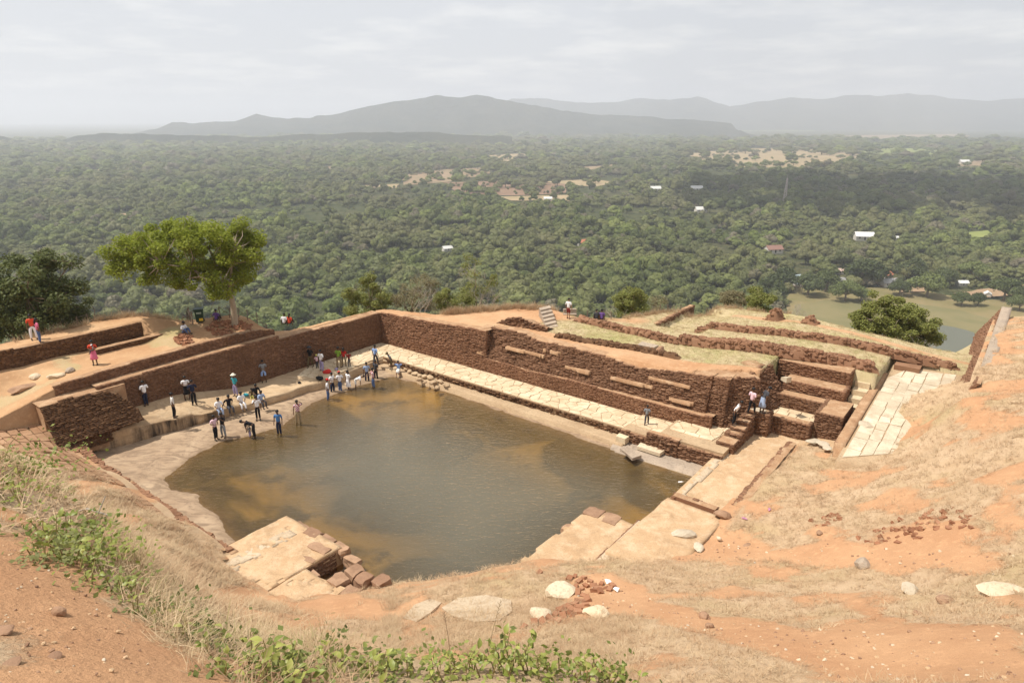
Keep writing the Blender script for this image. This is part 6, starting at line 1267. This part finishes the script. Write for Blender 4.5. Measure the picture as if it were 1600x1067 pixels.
# grit on the bare soil
grit = [variant(f'grit_{k}', *(lambda r: ([tuple(v) for v in stone_mesh(r, 1, .8, .6, 1)[0]], stone_mesh(random.Random(k), 1, .8, .6, 1)[1]))(random.Random(k)), m_) for k, m_ in enumerate((BLOCK, SOIL, ROCKP, STONEW))]
def grit_points(zone_, n, seed):
    rg = np.random.default_rng(seed); z = np.array(zone_); x = rg.uniform(z[:, 0].min(), z[:, 0].max(), n); y = rg.uniform(z[:, 1].min(), z[:, 1].max(), n); k = inpoly(x, y, zone_); x, y = x[k], y[k]; return np.stack([x, y, z_hill(x, y)], -1)
for i, (zi, n, s, lb) in enumerate([(0, 900, .011, 'small grit and crumbs on the bare soil at lower left'), (1, 1500, .035, 'scattered pebbles on the red soil track in the foreground'), (2, 900, .04, 'scattered pebbles on the trail below the right-hand slope')]):
    P = grit_points(SOILZ[zi], n, 61+i); rg = np.random.default_rng(65+i); q = s*rg.uniform(.3, 1.6, len(P))**1.5
    vs = grit if i == 0 else [bpy.data.objects.new(f'grit_{i}_{k}', g_.data) for k, g_ in enumerate(grit)]
    scatter('pebbles', P, rg.uniform(0, 6.28, (len(P), 3))*np.array([.1, .1, 1]), np.stack([q, q, q], -1), rg.choice(4, len(P), p=[.5, .3, .15, .05]), vs, lb)
# ================================================================== people
SKIN = flat('skin_brown', (.135, .070, .040), .55, .1); SKINL = flat('skin_light', (.34, .19, .12), .55, .1); HAIR = flat('hair_black', (.012, .010, .009), .45)
CLO = {}
def cloth(c):
    if c not in CLO:
        rgb = {'white': (.78, .77, .78), 'offwhite': (.66, .64, .60), 'black': (.016, .016, .019), 'navy': (.018, .024, .05), 'jeans': (.07, .11, .22), 'paleblue': (.34, .43, .60), 'blue': (.07, .17, .36), 'lightblue': (.24, .36, .62), 'grey': (.22, .23, .24), 'dgrey': (.06, .06, .068), 'pink': (.62, .16, .27), 'palepink': (.72, .50, .55), 'red': (.50, .035, .03), 'orange': (.62, .08, .04), 'green': (.20, .34, .045), 'yellow': (.60, .55, .16), 'olive': (.13, .10, .05), 'khaki': (.28, .21, .12), 'lilac': (.33, .29, .46), 'teal': (.05, .36, .42), 'purple': (.15, .08, .26), 'maroon': (.20, .03, .025), 'check': (.36, .12, .13), 'straw': (.76, .70, .56)}[c]
        t = NT('cloth_'+c); col = rgb
        if c == 'check':
            ck = t.n('ShaderNodeTexChecker', None, Scale=14.0, Color1=(.42, .04, .05), Color2=(.62, .58, .60)); t.t.links.new(t.geo.outputs['Position'], ck.inputs['Vector']); col = ck.outputs[0]
        CLO[c] = t.finish(col, .85, t.bump(t.noise(22, 3), .35, .03), .1)
    return CLO[c]
def skin_obj(name, J, E, Rr, mat, parent, root=0, sub=1):
    """J joints, E edges, Rr radii -> one continuous skinned surface"""
    me = bpy.data.meshes.new(name); me.from_pydata([tuple(j) for j in J], E, []); me.update(); o = bpy.data.objects.new(name, me); COL.objects.link(o); o.parent = parent
    md = o.modifiers.new('skin', 'SKIN'); md.use_smooth_shade = True; md.branch_smoothing = .4
    if not me.skin_vertices: me.attributes.new
    sv = me.skin_vertices[0].data
    for i, r in enumerate(Rr): sv[i].radius = (r, r) if not hasattr(r, '__len__') else r; sv[i].use_root = (i == root)
    ss = o.modifiers.new('smooth', 'SUBSURF'); ss.levels = sub; ss.render_levels = sub
    me.materials.append(mat); return o
def ellip(name, c, r, mat, parent, n=10, m=8, cut=-1.0, rot=None):
    V = []; F = []
    for i in range(m+1):
        ph = math.acos(max(-1, min(1, 1-(1-cut)*i/m)))
        for k in range(n): a = 2*math.pi*k/n; v = Vector((math.sin(ph)*math.cos(a)*r[0], math.sin(ph)*math.sin(a)*r[1], math.cos(ph)*r[2])); V.append((rot @ v if rot else v)+Vector(c))
    for i in range(m):
        for k in range(n): F.append((i*n+k, (i+1)*n+k, (i+1)*n+(k+1) % n, i*n+(k+1) % n))
    return mk(name, V, F, mat, parent, True, local=True)
def lathe(name, prof, c, mat, parent, n=14, sq=1.0, rot=None):
    V = []; F = []
    for r, z in prof:
        for k in range(n): a = 2*math.pi*k/n; v = Vector((r*math.cos(a), r*sq*math.sin(a), z)); V.append((rot @ v if rot else v)+Vector(c))
    for i in range(len(prof)-1):
        for k in range(n): F.append((i*n+k, i*n+(k+1) % n, (i+1)*n+(k+1) % n, (i+1)*n+k))
    return mk(name, V, F, mat, parent, True, local=True)
def person(label, loc, yaw, pose='stand', h=1.68, top='white', bottom='black', skirt=False, shorts=False, hair='short', hat=None, arms='down', seed=0, skin=None, sleeve='short', long_hair=False, group=None):
    """local frame: +y is where the person faces"""
    rnd = random.Random(seed); s = h/1.7; sk = skin or SKIN; lean = 0.0
    t = thing('person', label, 'person', tuple(loc), group, rz=yaw); WO[t.name] = (0, 0, 0)
    V3 = lambda x, y, z: Vector((x*s, y*s, z*s))
    j1, j2 = rnd.uniform(-.04, .05), rnd.uniform(-.05, .04)
    hipz, bend = .90, 0.0
    if pose == 'sit': hipz = .12
    if pose == 'ground': hipz = .10
    if pose == 'crouch': hipz = .42
    if pose == 'bend': bend = 1.15
    if pose == 'lean': bend = .45
    hip = V3(0, 0, hipz)
    M = Matrix.Rotation(-bend-(.12 if pose in ('sit', 'ground') else 0), 3, 'X')
    up = lambda x, y, z: hip+M @ V3(x, y, z)
    waist, chest, sho, neck, head0, head1 = up(0, .0, .17), up(0, .01, .36), up(0, 0, .50), up(0, .01, .56), up(0, .03, .64), up(0, .035, .78)
    # legs
    if pose == 'sit':   legs = [[V3(sx*.10, .02, hipz), V3(sx*.12, .42, hipz+.03+rnd.uniform(-.02, .05)), V3(sx*.13, .46+rnd.uniform(-.05, .08), hipz-.38), V3(sx*.13, .60, hipz-.43)] for sx in (-1, 1)]
    elif pose == 'ground': legs = [[V3(sx*.10, .02, hipz), V3(sx*.14, .32, .42), V3(sx*.12, .50, .07), V3(sx*.12, .66, .03)] for sx in (-1, 1)]
    elif pose == 'crouch': legs = [[V3(sx*.10, .0, hipz), V3(sx*.15, .34, .48), V3(sx*.12, .12, .07), V3(sx*.13, .28, .03)] for sx in (-1, 1)]
    elif pose == 'walk': legs = [[V3(sx*.09, 0, hipz), V3(sx*.10, .07+.10*sx, .48), V3(sx*.10, .20*sx, .08), V3(sx*.11, .20*sx+.15, .03)] for sx in (-1, 1)]
    else: legs = [[V3(sx*.09, 0, hipz), V3(sx*.10+j1*sx, .03+j2*sx, .48), V3(sx*(.11+j1), -.02+j2*sx, .08), V3(sx*.13, .13+j2*sx, .03)] for sx in (-1, 1)]
    # arms
    A_ = []
    for sx in (-1, 1):
        S0 = up(sx*.185, 0, .485); mode = arms
        if arms == 'onehip': mode = 'down' if sx < 0 else 'hip'
        if arms == 'onehead': mode = 'down' if sx > 0 else 'head'
        if arms == 'onephone': mode = 'down' if sx < 0 else 'phone'
        if mode == 'down': el, wr, hd = up(sx*.24, -.03, .24), up(sx*.25, .05, .0), up(sx*.25, .08, -.09)
        elif mode == 'hold': el, wr, hd = up(sx*.25, -.02, .26), up(sx*.12, .20, .24), up(sx*.05, .26, .25)
        elif mode == 'phone': el, wr, hd = up(sx*.25, .12, .28), up(sx*.10, .26, .46), up(sx*.05, .29, .54)
        elif mode == 'head': el, wr, hd = up(sx*.34, .03, .55), up(sx*.22, .10, .72), up(sx*.13, .10, .76)
        elif mode == 'hip': el, wr, hd = up(sx*.38, -.06, .28), up(sx*.22, .02, .10), up(sx*.15, .05, .08)
        elif mode == 'reach': el, wr, hd = up(sx*.2, .22, .36), up(sx*.16, .42, .26), up(sx*.14, .50, .22)
        elif mode == 'floor': el, wr, hd = hip+V3(sx*.22, .25, .12), hip+V3(sx*.15, .42, -.22), hip+V3(sx*.13, .45, -.32)
        elif mode == 'knees': el, wr, hd = up(sx*.25, .10, .25), hip+V3(sx*.15, .33, .16), hip+V3(sx*.12, .41, .12)
        elif mode == 'back': el, wr, hd = up(sx*.28, -.14, .26), up(sx*.26, -.24, .02), up(sx*.26, -.28, -.05)
        A_.append([S0, el, wr, hd])
    # --- body (head, trunk, limbs, hands with five fingers) as one surface
    J = [hip, waist, chest, sho, neck, head0, head1]; Rr = [(.135*s, .10*s), (.12*s, .09*s), (.145*s, .095*s), (.13*s, .075*s), .048*s, .082*s, .088*s]; E = [(0, 1), (1, 2), (2, 3), (3, 4), (4, 5), (5, 6)]
    nose = up(0, .135, .70); J.append(nose); Rr.append(.018*s); E.append((5, 7))
    for sx, a in zip((-1, 1), A_):
        b = len(J); J += a; Rr += [.052*s, .040*s, .028*s, (.034*s, .02*s)]; E += [(3, b), (b, b+1), (b+1, b+2), (b+2, b+3)]
        d = (a[3]-a[2]).normalized(); sd = d.cross(Vector((0, 0, 1))); sd = sd.normalized() if sd.length > .1 else Vector((1, 0, 0))
        for q, (o_, l_) in enumerate(((-.03, .075), (-.01, .088), (.01, .083), (.03, .065))):
            J.append(a[3]+d*l_*s+sd*o_*s+Vector((0, 0, -.01*s))); Rr.append(.009*s); E.append((b+3, len(J)-1))
        J.append(a[2].lerp(a[3], .45)+sd*.05*s+d*.02*s); Rr.append(.010*s); E.append((b+2, len(J)-1))
    for sx, a in zip((-1, 1), legs):
        b = len(J); J += a; Rr += [.085*s, .058*s, .042*s, (.04*s, .028*s)]; E += [(0, b), (b, b+1), (b+1, b+2), (b+2, b+3)]
    body = skin_obj('body', J, E, Rr, sk, t)
    # --- clothing follows the same joints
    J = [hip+(waist-hip)*-.15, waist, chest, sho, neck+(sho-neck)*.35]; Rr = [(.152*s, .12*s), (.145*s, .115*s), (.165*s, .115*s), (.15*s, .095*s), .07*s]; E = [(0, 1), (1, 2), (2, 3), (3, 4)]
    for a in A_:
        b = len(J); J += [a[0], a[0].lerp(a[1], .95)]; Rr += [.072*s, .06*s]; E += [(3, b), (b, b+1)]
        if sleeve == 'long': J.append(a[2]); Rr.append(.042*s); E.append((b+1, b+2))
    skin_obj('shirt', J, E, Rr, cloth(top), t)
    if skirt:
        if pose in ('sit', 'ground'):
            J = [hip, hip.lerp(legs[0][1].lerp(legs[1][1], .5), 1.0), legs[0][2].lerp(legs[1][2], .5).lerp(legs[0][1].lerp(legs[1][1], .5), .5)]; skin_obj('skirt', J, [(0, 1), (1, 2)], [.17*s, .2*s, .17*s], cloth(bottom), t)
        else: lathe('skirt', [(.13*s, hipz*s+.14*s), (.165*s, hipz*s-.02), (.20*s, .62*s), (.24*s, .42*s), (.225*s, .41*s)], (0, 0, 0), cloth(bottom), t, sq=.82)
    else:
        J = [hip, hip+(waist-hip)*.45]; Rr = [(.148*s, .12*s), (.14*s, .11*s)]; E = [(0, 1)]
        for a in legs:
            b = len(J); J += [a[0], a[1]]; Rr += [.10*s, .078*s]; E += [(0, b), (b, b+1)]
            if not shorts: J.append(a[2].lerp(a[1], .06)); Rr.append(.062*s); E.append((b+1, b+2))
        skin_obj('trousers', J, E, Rr, cloth(bottom), t)
    for sx, a in zip((-1, 1), legs):
        if pose not in ('wade',): ellip('shoe', tuple(a[2].lerp(a[3], .55)-Vector((0, 0, .01))), (.05*s, .13*s, .045*s), CLO.get('shoe') or CLO.setdefault('shoe', flat('shoe_dark', (.03, .025, .022), .6)), t, 8, 5)
    hc = head0.lerp(head1, .62)
    for sx in (-1, 1):
        e = hc+M @ V3(sx*.033, .083, .0); ellip('eye', tuple(e), (.012*s, .008*s, .008*s), HAIR, body, 6, 4); e = hc+M @ V3(sx*.09, 0, -.01); ellip('ear', tuple(e), (.014*s, .022*s, .032*s), sk, body, 6, 4)
    ellip('mouth', tuple(hc+M @ V3(0, .088, -.062)), (.024*s, .008*s, .006*s), flat('lips', (.16, .06, .05), .5) if 'lips' not in MATS else MATS['lips'], body, 6, 4)
    if hair: ellip('hair', tuple(hc+M @ V3(0, -.022, .022)), (.104*s, .112*s, .112*s), HAIR, body, 12, 7, cut=-.25, rot=M.copy())
    if long_hair: skin_obj('hair_length', [hc+M @ V3(0, -.08, -.02), hc+M @ V3(0, -.11, -.16), hc+M @ V3(0, -.12, -.30)], [(0, 1), (1, 2)], [.075*s, .06*s, .035*s], HAIR, t)
    if hat: 
        c = tuple(hc+M @ V3(0, 0, .03)); m_ = cloth(hat[1])
        if hat[0] == 'brim': lathe('hat', [(.20*s, -.0), (.205*s, .01*s), (.115*s, .03*s), (.105*s, .09*s), (.06*s, .12*s), (.001, .125*s)], c, m_, t, rot=M.copy())
        else: lathe('cap', [(.112*s, -.01*s), (.112*s, .04*s), (.08*s, .10*s), (.001, .12*s)], c, m_, t, rot=M.copy()); mk('cap_peak', [Vector(c)+M @ V3(x, y, z) for x, y, z in ((-.08, .07, 0), (.08, .07, 0), (.06, .19, -.01), (-.06, .19, -.01), (-.08, .07, .012), (.08, .07, .012), (.06, .19, .002), (-.06, .19, .002))], [(3, 2, 1, 0), (4, 5, 6, 7), (0, 1, 5, 4), (1, 2, 6, 5), (2, 3, 7, 6), (3, 0, 4, 7)], m_, t, local=True)
    return t
def terr_xy(x, y):
    a, b = ab(np.stack([x, y], -1)); return z_terrace(np.clip(a, -.4, 3.3), b)
def on_terrace(px, py): return S(px, py, terr_xy)
def on_shelf(px, py):
    def f(x, y):
        a, b = ab(np.stack([x, y], -1)); return z_bed(a, b)
    return S(px, py, f)
def on_top(px, py): return S(px, py, gxy)
def yawdeg(d): return math.pi+R(d)      # 0 = towards the camera side (-Y), 90 = picture right, 180 = away, -90 = left
Pp = []
def add(label, px, py, where, yd, **k):
    if where == 't': p = on_terrace(px, py)
    elif where == 's': p = on_shelf(px, py)
    elif where == 'u': p = on_top(px, py)
    else: p = G(px, py, where)
    person(label, p, yawdeg(yd), seed=len(Pp)+1, **k); Pp.append(px)
add('man in white shirt and dark jeans standing alone at the left pool wall', 229, 634, 't', -130, top='white', bottom='navy', arms='hold', h=1.66)
add('woman in white top and black skirt by the left pool wall', 293, 624, 't', 30, top='white', bottom='black', skirt=True, arms='hold', h=1.6, long_hair=True)
add('person in dark navy clothes with red collar beside the woman in black skirt', 304, 633, 't', -150, top='navy', bottom='black', arms='hold', h=1.72)
add('man in light grey shirt and black trousers near the terrace lip', 273, 653, 't', 120, top='offwhite', bottom='black', h=1.68)
add('woman in white sun hat with teal top and lilac trousers', 369, 619, 't', -30, top='teal', bottom='lilac', hat=('brim', 'straw'), arms='onehip', h=1.6)
add('man in grey shirt and blue shorts with his hands folded', 413, 597, 't', 20, top='grey', bottom='lightblue', shorts=True, arms='hold', h=1.66)
def sit_on_edge(label, px, py, yd, z, **k): p = G(px, py, z); person(label, p, yawdeg(yd), pose='sit', seed=len(Pp)+1, **k); Pp.append(px)
sit_on_edge('seated man in white shirt and pale jeans on the terrace lip', 342, 641, 40, 1.22, top='white', bottom='paleblue', arms='knees', h=1.66)
sit_on_edge('seated man in black shirt leaning on his arm on the terrace lip', 358, 637, 40, 1.22, top='black', bottom='dgrey', arms='back', h=1.7)
sit_on_edge('seated person in white clothes and white trousers on the terrace lip', 377, 631, 40, 1.22, top='white', bottom='white', arms='knees', h=1.62)
sit_on_edge('seated man in black shirt at the back of the group on the lip', 400, 619, 40, 1.2, top='black', bottom='dgrey', arms='knees', h=1.7)
sit_on_edge('seated child in yellow and dark clothes beside the man in black', 394, 620, 20, 1.2, top='olive', bottom='yellow', arms='knees', h=1.2)
sit_on_edge('seated person in pale blue patterned shirt with legs hanging down', 408, 629, 50, 1.2, top='paleblue', bottom='dgrey', arms='knees', h=1.62)
add('man in white and blue shirt with black trousers on the lower shelf', 404, 656, 's', 10, top='white', bottom='black', h=1.7, arms='onephone')
add('man in pale pink shirt with black trousers on the lower shelf', 338, 687, 's', 60, top='palepink', bottom='black', arms='hold', h=1.64)
add('woman in black top and grey jeans facing the man in pink', 350, 683, 's', -10, top='black', bottom='grey', arms='phone', h=1.64, long_hair=True)
add('person in black bending over a small child at the water edge', 398, 684, 's', -80, pose='bend', top='black', bottom='black', arms='reach', h=1.7)
add('small child in grey clothes held at the water edge', 391, 683, 's', 60, top='grey', bottom='lilac', h=.78)
add('man in blue shirt wading at the left of the pool', 437, 680, .22, 0, pose='wade', top='blue', bottom='navy', h=1.72)
add('man in red and white checked shirt wading with hand on head', 467, 663, .2, 10, pose='wade', top='check', bottom='khaki', arms='onehead', h=1.7)
add('man in dark hat and black top with olive trousers on the paved terrace', 486, 574, 't', -20, top='black', bottom='olive', hat=('brim', 'dgrey'), h=1.68, pose='walk')
add('child with yellow green cap between two men on the paved terrace', 496, 576, 't', 10, top='palepink', bottom='dgrey', hat=('cap', 'yellow'), h=1.12)
add('man in white shirt and white trousers with a dark shoulder strap', 503, 581, 't', 150, top='white', bottom='lilac', h=1.72)
add('man in green shirt and khaki trousers on the paved terrace', 530, 575, 't', 160, top='green', bottom='khaki', h=1.68)
add('woman in red top behind the man in green', 538, 573, 't', -170, top='red', bottom='khaki', h=1.5, long_hair=True)
add('child in dark red clothes beside the woman in red', 546, 573, 't', -150, top='maroon', bottom='dgrey', h=1.2)
add('man in blue shirt stepping down at the far pool corner', 587, 571, .95, 150, top='lightblue', bottom='dgrey', h=1.66, pose='walk')
add('woman in grey top standing among the ledge stones', 612, 577, .75, -60, top='grey', bottom='olive', shorts=True, hat=('cap', 'olive'), h=1.5, pose='lean')
sit_on_edge('woman in blue top and white skirt seated on the water ledge', 623, 580, 0, .76, top='lightblue', bottom='offwhite', skirt=True, arms='head', h=1.6, long_hair=True, skin=SKINL)
add('person in white shirt and blue jeans wading nearest the left shelf', 513, 626, .2, 100, pose='wade', top='white', bottom='jeans', h=1.64, hat=('cap', 'red'))
add('man in white shirt and dark trousers behind the one with red cap', 520, 615, .25, 60, pose='wade', top='white', bottom='navy', arms='hold', h=1.62)
add('woman in white shirt with red headscarf and blue jeans in the shallows', 532, 613, .22, -160, pose='wade', top='white', bottom='jeans', hat=('cap', 'red'), arms='hold', h=1.6)
add('woman all in white standing in the shallows', 545, 611, .2, -40, pose='wade', top='white', bottom='white', skirt=True, h=1.6, long_hair=True)
add('person in white bending down to the water', 556, 609, .18, 100, pose='bend', top='white', bottom='offwhite', shorts=True, arms='reach', h=1.5)
add('man in pale blue shirt and navy trousers at the far corner of the water', 574, 598, .25, 20, pose='wade', top='paleblue', bottom='navy', h=1.62)
add('person in dark clothes behind the man in checked shirt at the far corner', 588, 594, .25, -30, pose='wade', top='dgrey', bottom='black', h=1.6)
add('man in red checked shirt and jeans leaning in the far shallows', 584, 607, .18, -70, pose='wade', top='check', bottom='jeans', arms='reach', h=1.62)
add('small figure in grey shirt and dark trousers on the little paved court', 1010, 664, 1.34, 160, top='grey', bottom='dgrey', h=1.3, pose='walk')
add('man in white shirt and black trousers climbing the brick stair wall', 1146, 664, 2.1, 60, pose='lean', top='white', bottom='black', h=1.66)
add('man in pale pink shirt and black trousers on the brick stair', 1173, 647, 2.6, 120, top='palepink', bottom='black', h=1.66, pose='walk')
add('person in dark top and pale skirt leaning forward beside the man in pink', 1190, 645, 2.6, 100, pose='lean', top='dgrey', bottom='paleblue', skirt=True, h=1.7, hat=('cap', 'black'))
add('man in white shirt and dark red shorts standing on the far rim', 888, 498, 'u', 150, top='white', bottom='maroon', shorts=True, h=1.66, skin=SKINL)
add('dark haired visitor seated beyond the far rim, left one', 932, 500, 'u', 180, pose='ground', top='dgrey', bottom='black', h=1.6)
add('visitor in purple seated beyond the far rim, right one', 940, 500, 'u', 180, pose='ground', top='purple', bottom='black', h=1.6)
add('woman in red top and pink skirt carrying a child on the upper path', 149, 570, 'u', 30, top='orange', bottom='pink', skirt=True, arms='hold', h=1.6)
p = on_top(149, 570); person('small child in white cap carried by the woman in pink skirt', np.array([p[0]+.16, p[1]-.14, p[2]+.98]), yawdeg(-60), pose='sit', h=.75, top='grey', bottom='dgrey', hat=('cap', 'white'), seed=77)
add('visitor in dark clothes nearest the rim thicket at far left', 38, 524, 'u', 60, top='navy', bottom='navy', h=1.66, hat=('cap', 'navy'))
add('woman in bright red top and white trousers at far left', 54, 531, 'u', 40, top='orange', bottom='white', h=1.66, long_hair=True)
add('woman in pink top and blue trousers at far left', 63, 536, 'u', 140, top='pink', bottom='jeans', h=1.6, long_hair=True)
add('man in white shirt and blue trousers seated on the brick step', 287, 521, 'u', 70, pose='ground', top='white', bottom='jeans', arms='knees', h=1.66)
add('person in purple shirt seated under the shade tree', 338, 501, 'u', 180, pose='ground', top='purple', bottom='dgrey', hat=('cap', 'grey'), h=1.6)
add('person in white shirt seated on the wall top, back to the pool', 444, 507, 3.95, 170, pose='ground', top='white', bottom='black', h=1.66)
add('woman in red shirt seated on the wall top beside the one in white', 452, 507, 3.95, 170, pose='ground', top='orange', bottom='black', h=1.6, long_hair=True)
# belongings on the terrace
def bag(label, px, py, z, r, col, seed):
    p = G(px, py, z); t = thing('bag', label, 'bag', tuple(p)); rnd = random.Random(seed); V, F = stone_mesh(rnd, r, r*.7, r*.6, 2, .3); mk('bag_body', np.array([tuple(v) for v in V])+np.array(p)+np.array([0, 0, r*.4]), F, cloth(col), t, True); m = MB(); P = Vector(p)
    m.tube([P+Vector((-r*.5, 0, r*.8)), P+Vector((-r*.2, 0, r*1.25)), P+Vector((r*.2, 0, r*1.25)), P+Vector((r*.5, 0, r*.8))], .012, 5); m.build('strap', cloth(col), t)
bag('bright red bag on the terrace edge above the waders', 511, 583, 1.22, .34, 'red', 1); bag('black bag lying on the terrace left of the red bag', 500, 593, 1.22, .30, 'black', 2); bag('turquoise bag beside the seated person in white', 384, 619, 1.25, .22, 'teal', 3); bag('small dark bag on the rock left of the black bag', 468, 599, 1.22, .14, 'black', 4); bag('pale folded cloth lying on the terrace right of the red bag', 526, 578, 1.22, .16, 'lilac', 5)
